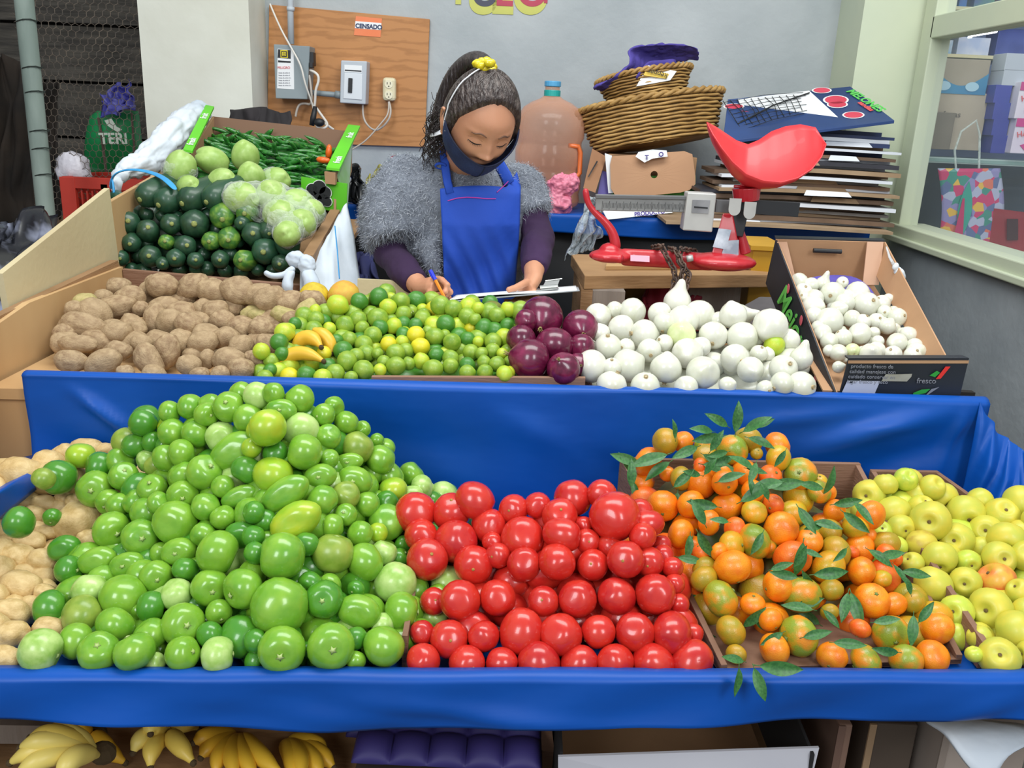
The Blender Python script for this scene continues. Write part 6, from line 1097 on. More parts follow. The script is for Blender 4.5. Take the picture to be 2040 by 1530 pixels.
for i, (y0, y1) in enumerate(((165, 236), (238, 305))):
    t, A, B = pbox('pink_packet', 2020-i*8, y0, 2085, y1, 3.46, mat('packet_pinkwhite', 'e3dfea', 'd3cbdc', scale=4, rough=.5), ('upper' if i == 0 else 'lower')+' white and magenta packet at the window edge', .1)
    g = G(); g.slab([Vector((A.x, 3.457, B.z-.03)), Vector((B.x, 3.457, B.z-.03)), Vector((B.x, 3.457, B.z)), Vector((A.x, 3.457, B.z))], (0, .001, 0)); g.obj('band', mat('packet_magenta', 'c43a86', rough=.5), t)
    g = G(); g.slab([Vector((A.x+.03, 3.457, A.z+.03)), Vector((B.x, 3.457, A.z+.06)), Vector((B.x, 3.457, A.z+.02)), Vector((A.x+.05, 3.457, A.z+.012))], (0, .001, 0)); g.obj('band', mat('packet_magenta', ''), t)
    text('HARP', .03, Vector((A.x+.012, 3.455, B.z-.07)), (1, 0, .3), (0, 0, 1), mat('print_red', ''), parent=t)
for x0, x1, y0, y1, c, l in ((1850, 1880, 78, 118, 'cfd6ea', 'pale packet standing behind the shop frame'), (1882, 1900, 80, 118, '4fa0cc', 'narrow light blue packet in the shop'), (1902, 1975, 76, 122, 'b3c3e6', 'wide pale blue wrapped pack above the cartons'), (1978, 2060, 60, 125, '4a5aa8', 'deep blue wrapped pack above the cartons')):
    pbox('wrapped_pack', x0, y0, x1, y1, 3.75, mat('pack_'+c, c, 'e6e8f2' if c != '4a5aa8' else '3a4890', scale=12, rough=.35), l, .1, 'packet')
for x0, x1, c, l in ((1862, 1905, '7a5a9a', 'purple pack above the window rail'), (1907, 1935, '3f7ac0', 'blue pack above the window rail'), (1937, 1990, '5a8a7a', 'green pack above the window rail'), (1992, 2060, '8a6a5a', 'brown pack above the window rail')):
    pbox('wrapped_pack', x0, -40, x1, 28, 3.75, mat('pack_'+c, c, '4a5a9a', scale=14, rough=.35), l, .1, 'packet')
g = G(); g.box((1.95, 3.8, at(1950, 118, 3.8).z), (1.0, .25, .012)); tag(g.obj('upper_shelf', mat('shelf_pale', 'd6d0a8', rough=.5)), 'pale shelf carrying the wrapped packs in the shop', 'shelf')
g = G(); g.box((1.95, 3.8, at(1950, 26, 3.8).z), (1.0, .25, .012)); tag(g.obj('upper_shelf', mat('shelf_pale', '')), 'topmost pale shelf in the shop above the window rail', 'shelf')
g = G(); g.tube([at(1845, 110, 3.42), at(1905, 62, 3.42)], .009, 8); tag(g.obj('metal_bar', mat('bar_dark', '4a5560', rough=.5)), 'dark diagonal brace behind the shop glass', 'bar')
t = thing('tube_lamp', 'lit fluorescent tube shining inside the shop', 'lamp', at(1958, 66, 3.5))
g = G(); g.tube([at(1935, 68, 3.5), at(1985, 60, 3.5)], .010, 12); g.obj('tube', mat('tube_glow', 'f4f8ff', emit=6), t)
g = G(); g.tube([at(1932, 76, 3.52), at(1934, 60, 3.52)], .008, 8); g.obj('end_cap', mat('tube_glow2', 'eef4ff', emit=2), t)
g = G(); g.tube([at(1960, 64, 3.5), Vector((at(1960, 64, 3.5).x, 3.69, at(1950, 26, 3.8).z))], .004, 6); g.obj('bracket', m_steel, t)
t = thing('handled_bag', 'clear plastic bag with colourful floral print hanging below the glass shelf', 'bag', at(1930, 400, 3.45))
g = G(); g.grid(lambda u, v: at(1868+(1992-1868)*u+8*math.sin(v*3), 335+150*v, 3.45)+Vector((0, -.02*math.sin(math.pi*u), 0)), 20, 20)
mb = bpy.data.materials.new('floral_print'); mb.use_nodes = True; nt = mb.node_tree; b = nt.nodes['Principled BSDF']; vo = nt.nodes.new('ShaderNodeTexVoronoi'); vo.inputs['Scale'].default_value = 32; cr = nt.nodes.new('ShaderNodeValToRGB'); tc = nt.nodes.new('ShaderNodeTexCoord'); sx = nt.nodes.new('ShaderNodeSeparateColor')
nt.links.new(tc.outputs['Object'], vo.inputs['Vector']); nt.links.new(vo.outputs['Color'], sx.inputs[0]); nt.links.new(sx.outputs[0], cr.inputs[0]); nt.links.new(cr.outputs[0], b.inputs['Base Color']); cr.color_ramp.interpolation = 'CONSTANT'
for i, (p, c) in enumerate(((0, 'c03a6a'), (.2, '8a86b4'), (.38, '3f8a7c'), (.52, 'a9b0c8'), (.68, 'd0705a'), (.82, '5a6a94'), (.92, 'd8b04a'))):
    e = cr.color_ramp.elements[i] if i < 2 else cr.color_ramp.elements.new(p); e.position = p; e.color = lin(c)
b.inputs['Roughness'].default_value = .3
g.obj('body', mb, t, smooth=True, solid=.004)
g = G(); g.grid(lambda u, v: at(1915+14*math.sin(math.pi*v)*(2*u-1)-(1-v)*-6-12*v+10, 360+118*v, 3.425), 8, 10); g.obj('teal_panel', mat('print_teal', '2f9080', '37a08c', scale=5, rough=.4), t)
g = G(); g.grid(lambda u, v: at(1916+(2+8*v)*(2*u-1)-12*v+4, 395+83*v, 3.420), 4, 8); g.obj('magenta_panel', mat('print_magenta', 'b32c5e', rough=.4), t)
g = G(); g.tube(C_((1905, 345, 3.44), (1902, 300, 3.44), (1915, 262, 3.44), (1945, 240, 3.44), (1952, 270, 3.44), (1950, 345, 3.44)), .004, 6); g.obj('handle', film('handle_clear', 'dfeee8', op=.4), t)
t = thing('red_bag', 'dark red bag at the lower corner of the shop window', 'bag', at(2015, 470, 3.45))
g = G(); g.grid(lambda u, v: at(1980+90*u-12*v, 415+88*v+10*u, 3.44)+Vector((0, -.03*math.sin(math.pi*u), 0)), 10, 10); g.obj('body', mat('bag_red', 'a0242c', '8a1c26', scale=4, rough=.5), t, solid=.01)
g = G(); g.grid(lambda u, v: at(2006+22*u, 436+42*v, 3.40), 4, 4); g.obj('dark_patch', mat('bag_dark', '3a1418', rough=.6), t, solid=.002)
cable(C_((1806, 340, 3.45), (1816, 325, 3.45), (1826, 350, 3.45), (1824, 400, 3.45), (1828, 455, 3.45), (1820, 452, 3.45), (1812, 400, 3.45), (1802, 370, 3.45)), .004, mat('grey_loop', '9aa8a0', rough=.4), 'grey plastic loop hanging in the dark corner of the shop window', 'plastic_loop', 'loop')
wallbox('wall_counter', (1.51, 3.90, 0), (3.1, 3.94, 1.34), mat('shop_dark', '2c3742', '3d4a58', scale=5, rough=.4))
# ------------------------------------------------------------------ scale bench and scale
t = thing('scale_bench', 'rough wooden bench carrying the red scale behind the white onions', 'bench', (.4, 2.25, .9))
zb = 1.055
T = [atz(1165, 549, zb), atz(1556, 549, zb+.0), atz(1500, 508, zb), atz(1138, 506, zb)]
T[1] = atz(1556, 547, zb-.012); T[2] = atz(1510, 512, zb-.008)
g = G(); g.slab([p-Vector((0, 0, .036)) for p in T], (0, 0, .036)); g.obj('top', mat('bench_wood', 'b08a60', '8a6745', scale=4, rough=.7, bump=.25, bscale=20, stretch=(.4, 1, 3)), t, bevel=.002)
def blk(px0, px1, y, name, m, yy1=None):
    a, b = atz(px0, 570, zb-.036), atz(px1, 572, zb-.036)
    g = G(); g.hexa([(a.x, y, .893), (b.x, y, .893), (b.x, y+.05, .893), (a.x, y+.05, .893), (a.x, y, zb-.037), (b.x, y, zb-.037), (b.x, y+.05, zb-.037), (a.x, y+.05, zb-.037)]); g.obj(name, m, t, bevel=.002)
m_old = mat('old_grey_wood', '8d8279', '746a62', scale=5, rough=.85, bump=.3, bscale=18, stretch=(3, 1, .4))
blk(1162, 1242, T[0].y+.005, 'leg', m_old); blk(1390, 1495, T[1].y+.005, 'leg', m_old)
a = atz(1140, 520, zb-.036); g = G(); g.hexa([(a.x, T[0].y-.0, .893), (a.x+.03, T[0].y, .893), (a.x+.03, T[3].y-.02, .893), (a.x, T[3].y-.02, .893), (a.x, T[0].y, zb-.037), (a.x+.03, T[0].y, zb-.037), (a.x+.03, T[3].y-.02, zb-.037), (a.x, T[3].y-.02, zb-.037)]); g.obj('side_brace', M_wood, t)
g = G(); q = [atz(1206, 538, zb), atz(1516, 537, zb-.008), atz(1512, 528, zb-.008), atz(1210, 526, zb)]; g.slab(q, (0, 0, .011)); tag(g.obj('wooden_board', mat('light_board', 'cba67a', 'b8925f', scale=4, rough=.65, stretch=(.3, 1, 2)), bevel=.001), 'thin light board under the base of the red scale', 'board')
m_rs = mat('scale_red', 'c2252f', 'b01c28', scale=4, rough=.38, coat=.25, bump=.05); m_rp = mat('pan_red', 'e03a3f', 'd9333a', scale=3, rough=.42, coat=.1)
ys = 2.14
t = thing('balance_scale', 'red cast iron balance scale with a large red pan on the wooden bench', 'scale', at(1340, 525, ys))
# base
g = G(); pts = C_((1240, 512, ys), (1300, 515, ys), (1360, 518, ys), (1420, 522, ys)); g.tube(pts, [(.022, .014)]*4, 10, flat=(0, -1, 0))
g.sph(at(1215, 510, ys), (.052, .05, .016), 16, 10); g.sph(at(1440, 521, ys-.01), (.082, .06, .022), 20, 10); g.sph(at(1215, 498, ys), (.026, .026, .018), 12, 8)
g.tube(C_((1180, 510, ys-.02), (1240, 516, ys-.05)), [.008, .012], 8)
o = g.obj('base', m_rs, t, smooth=True); md = o.modifiers.new('r', 'REMESH'); md.mode = 'VOXEL'; md.voxel_size = .005; md.use_smooth_shade = True
g = G(); g.slab([at(1256, 520, ys-.032), at(1294, 522, ys-.032), at(1294, 510, ys-.026), at(1256, 508, ys-.026)], (0, .002, 0)); g.obj('label', mat('label_pink', 'd9a3b5', rough=.5), t)
g = G(); g.tube(C_((1226, 500, ys), (1226, 480, ys), (1219, 460, ys), (1206, 442, ys), (1190, 428, ys), (1175, 412, ys), (1168, 395, ys), (1166, 374, ys)), [.016, .013, .012, .010, .009, .008, .008, .009], 10); o = g.obj('hook_arm', m_rs, t, smooth=True)
md = o.modifiers.new('s', 'SUBSURF'); md.levels = 1; md.render_levels = 2
m_al = mat('cast_aluminium', '9a9a98', '7f7f7f', scale=12, rough=.45, metal=.6); m_all = mat('bright_metal', 'c3c2be', 'aeadaa', scale=8, rough=.4, metal=.35)
g = G(); g.bar(at(1186, 403, ys), at(1372, 407, ys), .012, .038); g.obj('beam', m_al, t, bevel=.002)
g = G(); g.bar(at(1186, 391, ys), at(1372, 394, ys), .022, .008); g.bar(at(1425, 410, ys+.01), at(1475, 412, ys+.01), .012, .03); g.obj('beam_rail', mat('dull_metal', '6f6f70', rough=.5, metal=.6), t, bevel=.001)
g = G(); g.bar(at(1470, 410, ys+.03), at(1590, 418, ys+.06), .012, .034); g.obj('beam_end', mat('dark_iron', '3a3c3f', rough=.5, metal=.5), t, bevel=.001)
g = G()
for k in range(60): p = at(1200+k*2.8, 409+k*.06, ys-.0065); g.box(p, (.0006, .001, .012 if k % 5 else .020))
g.obj('scale_marks', m_k, t)
g = G(); g.slab([at(1360, 459, ys-.02), at(1419, 463, ys-.02), at(1428, 386, ys-.02), at(1370, 383, ys-.02)], (0, .045, 0)); o = g.obj('sliding_weight', m_all, t, bevel=.003)
g = G(); g.slab([at(1378, 424, ys-.0225), at(1411, 426, ys-.0225), at(1415, 399, ys-.0225), at(1380, 398, ys-.0225)], (0, .002, 0)); g.obj('dial_window', mat('dial_grey', '77777a', '8d8d90', scale=20, rough=.3), o)
g = G(); g.slab([at(1383, 414, ys-.0235), at(1410, 416, ys-.0235), at(1410, 413, ys-.0235), at(1383, 411, ys-.0235)], (0, .001, 0)); g.obj('pointer', m_k, o)
g = G()
g.hexa([at(1418, 505, ys-.02), at(1476, 512, ys-.02), at(1476, 512, ys+.05), at(1418, 505, ys+.05), at(1440, 425, ys), at(1460, 425, ys), at(1460, 425, ys+.03), at(1440, 425, ys+.03)]); g.tube(C_((1483, 505, ys+.02), (1476, 470, ys+.02), (1462, 435, ys+.02)), [.018, .012, .014], 8)
g.obj('column', m_rs, t, bevel=.003)
g = G(); q = [at(1420, 492, ys-.021), at(1446, 497, ys-.021), at(1457, 458, ys-.014), at(1432, 455, ys-.014)]; g.slab(q, (0, .002, 0)); g.slab([at(1436, 512, ys-.023), at(1471, 515, ys-.023), at(1472, 478, ys-.018), at(1446, 480, ys-.018)], (0, .002, 0)); g.obj('foil_sticker', mat('foil', 'c9ced6', '8d96a3', scale=24, rough=.3, metal=.3), t)
g = G(); g.hexa([at(1460, 470, ys+.0), at(1480, 472, ys), at(1480, 472, ys+.03), at(1460, 470, ys+.03), at(1462, 415, ys), at(1492, 418, ys), at(1492, 418, ys+.03), at(1462, 415, ys+.03)]); g.obj('dark_yoke', mat('dark_iron', ''), t, bevel=.002)
for px, py in ((1465, 404), (1495, 411)):
    g = G(); c = at(px, py, ys-.03); P = [c+Vector((x, 0, z)) for x, z in ((-.014, .010), (.014, .010))]+[c+Vector((.014*math.cos(a), 0, -.016+.014*math.sin(a))) for a in [-math.pi*q/8 for q in range(9)]]
    g.add(P+[p+Vector((0, .004, 0)) for p in P], [tuple(range(11)), tuple(range(11, 22))[::-1]]+[(k, (k+1) % 11, 11+(k+1) % 11, 11+k) for k in range(11)]); g.obj('pivot_plate', m_all, t)
g = G(); g.tube(C_((1487, 400, ys+.03), (1487, 374, ys+.03)), [.030, .034], 18); g.tube(C_((1487, 376, ys+.03), (1489, 366, ys+.035), (1492, 361, ys+.04)), [.018, .016, .016], 14); g.tube(C_((1462, 371, ys+.03), (1512, 374, ys+.03)), .004, 8); g.obj('pan_support', m_rs, t, smooth=False, bevel=.002)
FE = [(1408, 243), (1421, 268), (1438, 294), (1460, 322), (1487, 346), (1520, 359), (1556, 363), (1590, 354), (1618, 336), (1637, 312), (1646, 287)]
BE = [(1408, 243), (1425, 252), (1446, 266), (1467, 280), (1490, 288), (1512, 279), (1537, 262), (1565, 252), (1595, 248), (1625, 254), (1646, 287)]
def pan(u, v):
    a = u*10; i = min(9, int(a)); a -= i
    f = (FE[i][0]*(1-a)+FE[i+1][0]*a, FE[i][1]*(1-a)+FE[i+1][1]*a); b = (BE[i][0]*(1-a)+BE[i+1][0]*a, BE[i][1]*(1-a)+BE[i+1][1]*a)
    k = math.sin(math.pi*u)**.6 if 0 < u < 1 else 0
    p0, p1 = at(*f, ys+.03-.075*k), at(*b, ys+.03+.14*k)
    return p0*(1-v)+p1*v+Vector((0, 0, -.060*k*4*v*(1-v)))
g = G(); g.grid(pan, 40, 20); o = g.obj('pan', m_rp, t, smooth=True, solid=.0025)
# chain
m_chn = mat('rusty_chain', '4a3c36', '6d564a', scale=30, rough=.7, metal=.3)
def chain(pts, name, label):
    P = [Vector(p) for p in pts]; g = G(); L_ = 0; seg = []
    for a, b in zip(P, P[1:]): seg.append((a, b, (b-a).length))
    tot = sum(s[2] for s in seg); n = int(tot/.0135)
    for k in range(n):
        d_ = tot*k/n
        for a, b, l in seg:
            if d_ <= l: break
            d_ -= l
        c = a+(b-a)*(d_/l); tg = (b-a).normalized(); u1 = tg.orthogonal().normalized(); u2 = tg.cross(u1); q_ = u1 if k % 2 else u2
        g.tube([c+tg*.0115*math.cos(w)+q_*.0065*math.sin(w) for w in [2*math.pi*s/10 for s in range(11)]], .0026, 5, cap=False)
    o = g.obj(name, m_chn, smooth=True); tag(o, label, 'chain'); return o
chain(C_((1302, 493, ys+.03), (1318, 490, ys-.04), (1330, 515, ys-.05), (1342, 535, ys-.055), (1345, 552, ys-.06), (1340, 575, ys-.065), (1332, 600, ys-.07), (1330, 640, ys-.07)), 'chain', 'rusty chain strand crossing the scale base on its left')
chain(C_((1385, 500, ys+.03), (1358, 496, ys-.04), (1352, 520, ys-.05), (1372, 545, ys-.06), (1368, 570, ys-.07), (1352, 600, ys-.075), (1350, 640, ys-.075)), 'chain', 'rusty chain strand hanging down the front of the bench')
chain(C_((1335, 495, ys+.02), (1345, 498, ys-.04), (1362, 530, ys-.062), (1355, 560, ys-.072), (1360, 590, ys-.08)), 'chain', 'middle rusty chain strand tangled over the scale base')
g = G(); g.tube(C_((1368, 516, ys-.045), (1380, 514, ys-.045)), .008, 8); tag(g.obj('padlock', m_all, smooth=True), 'small bright padlock on the chain beside the scale base', 'padlock')
# clear hanging bag
drape('clear_bag', 'crumpled clear plastic bag hanging left of the red hook arm', 'bag', [at(1168, 395, 2.2), at(1200, 412, 2.2), at(1180, 500, 2.2), at(1128, 515, 2.2)], film('clear_crumple', 'cfdbe2', op=.30, rough=.1, bump=1, bscale=40), 21, .05, 24, 30, solid=.001)
drape('red_cloth', 'dark red cloth bundle under the scale bench', 'cloth', [at(1290, 566, 2.5), at(1395, 566, 2.5), at(1400, 650, 2.45), at(1262, 640, 2.45)], mat('crimson_cloth', '8a1c30', '6a1426', scale=6, rough=.8), 14, .06)
g = G(); g.box(at(1270, 600, 2.62), (.12, .1, .12)); tag(g.obj('wicker_box', mat('wicker', '')), 'straw coloured basket glimpsed between the bench legs', 'basket')
t = thing('yellow_crate', 'yellow plastic crate behind the scale bench beside the onion box', 'crate', at(1515, 560, 2.5))
g = G(); a, b = at(1485, 625, 2.5), at(1560, 500, 2.5); g.box(((a.x+b.x)/2, 2.6, (a.z+b.z)/2), (b.x-a.x, .2, b.z-a.z)); g.obj('body', mat('crate_yellow', 'c99a2a', 'b3861f', scale=4, rough=.5), t, bevel=.003)
g = G(); g.box((a.x+.5*(b.x-a.x), 2.6, b.z+.006), (b.x-a.x+.02, .22, .012)); g.obj('rim', mat('crate_yellow', ''), t)
t = thing('grey_bag', 'grey sack slumped behind the white onions under the bench end', 'sack', at(1520, 640, 2.3))
g = G(); g.sph(at(1525, 650, 2.3), (.10, .08, .07), 20, 12, fn=lambda v: 1+.2*nz3(v, 2, 6)); g.obj('body', mat('grey_sack', '6d6a6c', '8a8688', scale=5, rough=.8), t, smooth=True)
# ------------------------------------------------------------------ carton of small onions
m_bkc = mat('black_carton', '1c1f24', '262b33', scale=4, rough=.45); m_in = mat('carton_inside', 'b9906c', 'a87f5c', scale=3, rough=.75, bump=.05)
t = thing('onion_carton', 'black printed carton tilted toward the front and filled with small white onions', 'box', at(1750, 780, 1.74))
d0, d1 = 1.735, 2.16
FLb, FRb = at(1672, 786, d0), at(1912, 790, d0); FLt, FRt = at(1690, 716, d0-.005), at(1930, 716, d0-.005)
BLt, BRt = at(1545, 476, d1), at(1762, 482, d1)
hh = (FLt-FLb); BLb, BRb = BLt-Vector((0, -.02, .11)), BRt-Vector((0, -.02, .11))
def panel(nm, q, m, th, par=t, bev=0):
    g = G(); n = (Vector(q[1])-Vector(q[0])).cross(Vector(q[3])-Vector(q[0])).normalized()*th; g.slab(q, n); return g.obj(nm, m, par, bevel=bev)
fl_in, fr_in = FLb+Vector((-.0, .012, .004)), FRb+Vector((-.03, .012, .004))
panel('base', [fl_in+Vector((-.03, 0, 0)), FRb+Vector((-.03, .01, 0)), BRb, BLb], m_in, -.004)
panel('front_panel', [FLb, FRb, FRt, FLt], m_bkc, -.003)
g = G(); e1, e2 = FLt, FRt; g.slab([e1, e2, e2+Vector((-.004, .022, .0)), e1+Vector((0, .022, .0))], (0, 0, .003)); g.obj('front_flap', m_bkc, t)
g = G(); g.slab([FLt+Vector((.0, -.002, -.008)), FRt+Vector((0, -.002, -.008)), FRt+Vector((0, -.002, -.002)), FLt+Vector((0, -.002, -.002))], (0, .001, 0)); g.obj('front_edge', m_kraft, t)
SLt = at(1660, 770, d0+.005); 
for nm, P0, P1, dpt in (('side_panel', at(1664, 783, d0), BLt, .11), ('side_panel', at(1885, 712, d0+.01), BRt, .10)):
    dn = Vector((-.01, 0, -dpt)) if P1 is BLt else Vector((-.02, .01, -.06))
    g = G(); q = [P0+dn*.8, P1+dn, P1, P0]; th = Vector((.003, 0, 0)); g.hexa([q[0], q[1], q[1]+th, q[0]+th, q[3], q[2], q[2]+th, q[3]+th]); o = g.obj(nm, m_in if P1 is BRt else m_bkc, t)
    if P1 is BLt:
        th2 = Vector((.0035, 0, 0)); g = G(); g.hexa([q[0]+th2, q[1]+th2, q[1]+th2*1.6, q[0]+th2*1.6, q[3]+th2, q[2]+th2, q[2]+th2*1.6, q[3]+th2*1.6]); g.obj('inner_lining', m_in, t)
panel('back_panel', [BLb, BRb, BRt, BLt], m_in, .004)
g = G(); g.slab([BLt+Vector((0, 0, 0)), BRt, BRt+Vector((0, .012, .004)), BLt+Vector((0, .012, .004))], (0, 0, .003)); g.obj('back_flap', m_bkc, t)
ctr = at(1648, 500, d1-.016); g = G(); g.tube([ctr+Vector((x, -.001, 0)) for x in (-.034, .034)], .0055, 10); g.obj('hand_hole', m_k, t)
for x0, x1 in ((1548, 1568), (1728, 1760)):
    a_, b_ = at(x0 if x0 < 1600 else 1728, 482, d1-.012), at(x1, 482, d1-.012); dn = Vector((-.006 if x0 > 1600 else .03, -.03, -.10))
    g = G(); g.slab([a_+dn, b_+dn, b_, a_], (0, .003, 0)); g.obj('corner_brace', mat('kraft_pinkish', 'c9a288', 'b98f72', scale=4, rough=.8), t)
# print on the carton front and side
xf = (FRb-FLb).normalized(); zf = (FLt-FLb)
def onF(u, v, l=.0012): return FLb+(FRb-FLb)*u+zf*v+Vector((0, -l-.003, 0))
m_gt = mat('print_greyish', '83858c', rough=.5)
for i, s in enumerate(('producto fresco de', 'calidad manejese con', 'cuidado conservar en', 'lugar fresco y seco')): text(s, .011, onF(.03+.0*i, .78-i*.145), xf, zf, m_gt, parent=t)
g = G(); g.add([onF(.005, .0), onF(.28, .0), onF(.30, .42), onF(.03, .42)], [(0, 1, 2, 3)]); g.obj('paper_label', mat('label_paper', 'aeb2c0', 'c0c4ce', scale=8, rough=.5), t)
g = G(); g.add([onF(.05, .36, .002), onF(.075, .36, .002), onF(.078, .40, .002), onF(.053, .40, .002)], [(0, 1, 2, 3)]); g.obj('label_mark', m_k, t)
g = G(); g.add([onF(.31, .42), onF(.52, .42), onF(.545, .56), onF(.545, .64), onF(.42, .62), onF(.33, .62)], [(0, 1, 2, 3, 4, 5)]); g.obj('pale_window', mat('pale_window', 'a7a699', '8f8c7c', scale=20, rough=.6), t)
g = G(); g.add([onF(.75, .50), onF(.79, .52), onF(.84, .86), onF(.80, .86)], [(0, 1, 2, 3)]); g.obj('chilli_print', mat('print_bright_red', 'e0342e', rough=.4), t)
g = G(); g.add([onF(.69, .60), onF(.74, .56), onF(.77, .68), onF(.74, .74)], [(0, 1, 2, 3)]); g.obj('leaf_print', mat('print_leaf', '2f9a3a', rough=.4), t)
g = G(); g.add([onF(.60, .02), onF(.70, .10), onF(.73, .22), onF(.66, .20), onF(.60, .10)], [(0, 1, 2, 3, 4)]); g.obj('leaf_print', mat('print_leaf', '2f9a3a', rough=.4), t)
text('fresco', .016, onF(.60, .38), xf, zf, m_gt, parent=t)
g = G(); g.add([onF(.70, .0), onF(.72, .04), onF(.80, .28), onF(.74, .22)], [(0, 1, 2, 3)]); g.obj('leaf_vein', m_gt, t)
P0, P1 = at(1664, 783, d0), BLt
_dn = Vector((-.01, 0, -.11))
def onS(u, v): return (P0+(P1-P0)*(1-u))+_dn*((.8+.2*(1-u))*(1-v))+Vector((-.0035, -.0015, 0))
ax = (onS(1, .5)-onS(0, .5)).normalized(); upv = onS(.5, 1)-onS(.5, 0)
text('Mejor', .075, onS(.20, .22), ax, upv, mat('print_green_white', '5cae4e', rough=.4), parent=t, bold=.001)
m_pr = mat('print_pinkred', 'd0606e', rough=.4); mring = G()
for u, v in ((.30, .80), (.52, .82), (.80, .45)): mring.sph(onS(u, v), (.001, .010, .012), 10, 6)
mring.obj('chilli_print', m_pr, t)
# small onions
on_s = [fmesh('small_onion', onf(s+7, .22), m_on['-'], .98, 16, 18) for s in range(2)]; on_sp = fmesh('small_onion', onf(9, .75), m_on['-'], 1.05, 16, 22); on_sg = fmesh('small_onion', onf(11, .2), m_on['G'], 1, 16, 18)
lst = []
for s in PX['small_onion'].split(';'):
    px, py, a, b, k = s.split(); px, py, a, b = map(int, (px, py, a, b)); v = (745-py)/(745-480)
    pl_ = (FLt+FRt)/2*(1-v)+(BLt+BRt)/2*v; d = pl_.y+.03; p = at(px, py, d)
    # lie on the plane slightly under the rim
    lst.append([p, (a+b)/2*(p-CAMP).dot(_f)/FPX, k, px, py])
def inside(p, r):
    tl = (p.y-P0.y)/(P1.y-P0.y); xl_ = P0.x+(P1.x-P0.x)*tl; R0, R1 = at(1885, 712, d0+.01), BRt; tr2 = (p.y-R0.y)/(R1.y-R0.y); xr_ = R0.x+(R1.x-R0.x)*tr2
    p.x = max(p.x, xl_+.008+r*1.1); p.x = min(p.x, xr_-.004-r*1.1); p.y = max(p.y, d0+.012+r)
for it in lst: inside(it[0], it[1])
rowso = {}
for it in lst: rowso.setdefault(int((745-it[4])/27), []).append(it)
for r_ in rowso.values(): r_.sort(key=lambda q: q[3])
for r_, l_ in rowso.items():
    for i, (p, r, k, px, py) in enumerate(l_):
        o = put('small_onion', on_sp if k == 't' else (on_sg if k == 'G' else random.choice(on_s)), p, aim((.2, -.2, 1)) if k == 't' else aim(tocam(p, .8)*random.choice((1, -1))), r*1.12, root_me, 'root_tuft')
        tag(o, ('small white onion with dry tip' if k == 't' else ('small greenish onion' if k == 'G' else 'small white onion'))+f', {ordn(i)} from left, {ordn(r_)} row up in the black carton', 'onion', 'small onions in the black carton')
rr = random.Random(12)
for i in range(60):
    px, py = rr.uniform(1570, 1860), rr.uniform(570, 735)
    if px < 1560+(py-560)*.75 or px > 1745+(py-560)*.85: continue
    v = (745-py)/265; pl_ = (FLt+FRt)/2*(1-v)+(BLt+BRt)/2*v; p = at(px, py, pl_.y+.055); r = rr.uniform(.013, .019)
    inside(p, r)
    if min((q[0]-p).length-q[1]-r for q in lst) < -.012: continue
    q = min((w for w in lst if w[2] != 'f'), key=lambda w: math.hypot(w[3]-px, w[4]-py)); qr = int((745-q[4])/27); sd_ = ('right of' if px > q[3] else 'left of') if abs(px-q[3]) > abs(py-q[4]) else ('below' if py > q[4] else 'above')
    lst.append([p, r, 'f', px, py]); tag(put('small_onion', rr.choice(on_s), p, qrand(), r), f'buried small onion {sd_} the {ordn(rowso[qr].index(q))} from left, {ordn(qr)} row up, black carton', 'onion', 'small onions in the black carton')
sheetpoly([C_((1578, 575, 2.06), (1600, 553, 2.11), (1660, 546, 2.12), (1710, 550, 2.12), (1735, 575, 2.06), (1748, 600, 2.02)), C_((1580, 620, 2.03), (1600, 600, 2.07), (1660, 590, 2.08), (1710, 595, 2.07), (1730, 615, 2.04), (1742, 630, 2.01))], m_pur, 'purple_liner', t)
t = thing('plastic_bag', 'small knotted white plastic bag tied to the side of the black onion carton', 'bag', at(1792, 548, 2.05))
g = G(); g.sph(at(1792, 546, 2.06), (.012, .012, .020), 14, 10, rot=Matrix.Rotation(-.6, 3, 'Y')); g.sph(at(1784, 532, 2.06), (.008, .008, .010), 10, 8); crumple(g.obj('knot', mat('bag_white', 'd3d9de', rough=.35), t, smooth=True), .004, .012, 1)
g = G(); g.tube([at(1782, 530, 2.07), at(1772, 512, 2.09), at(1766, 492, 2.13)], [.004, .003, .002], 8); g.obj('tail', film('clear_tail', 'dfe6ea', op=.35), t, smooth=True)
# ------------------------------------------------------------------ under the stall
def hand_of(label, base, tips, r, m, sag, group='banana bunches under the stall'):
    base = Vector(base); t = thing('banana_bunch', label, 'bananas', base, group)
    for tp in tips:
        tp = Vector(tp); mid = (base+tp)/2+Vector(sag); banana([base+(tp-base).normalized()*.01, mid, tp], r, m, parent=t)
    g = G(); g.sph(base, (.022, .018, .02), 10, 7); g.obj('crown', m_tip, t)
    return t
hand_of('pale yellow banana bunch nearest the front of the lower shelf', at(205, 1500, 1.18), C_((20, 1520, 1.10), (40, 1490, 1.11), (60, 1470, 1.13), (95, 1462, 1.16), (30, 1550, 1.08), (120, 1560, 1.08)), .019, m_banl, (.0, -.02, .035))
hand_of('dim banana bunch hanging under the blue skirt behind the pale one', at(190, 1462, 1.34), C_((70, 1475, 1.30), (95, 1455, 1.33), (150, 1452, 1.30), (235, 1500, 1.28), (250, 1520, 1.27)), .018, m_ban, (0, -.02, .02))
hand_of('golden banana bunch with a dark crown in the middle', at(340, 1470, 1.34), C_((300, 1462, 1.24), (265, 1500, 1.22), (300, 1530, 1.2), (395, 1450, 1.36), (385, 1520, 1.2)), .019, m_banl, (0, -.02, .035))
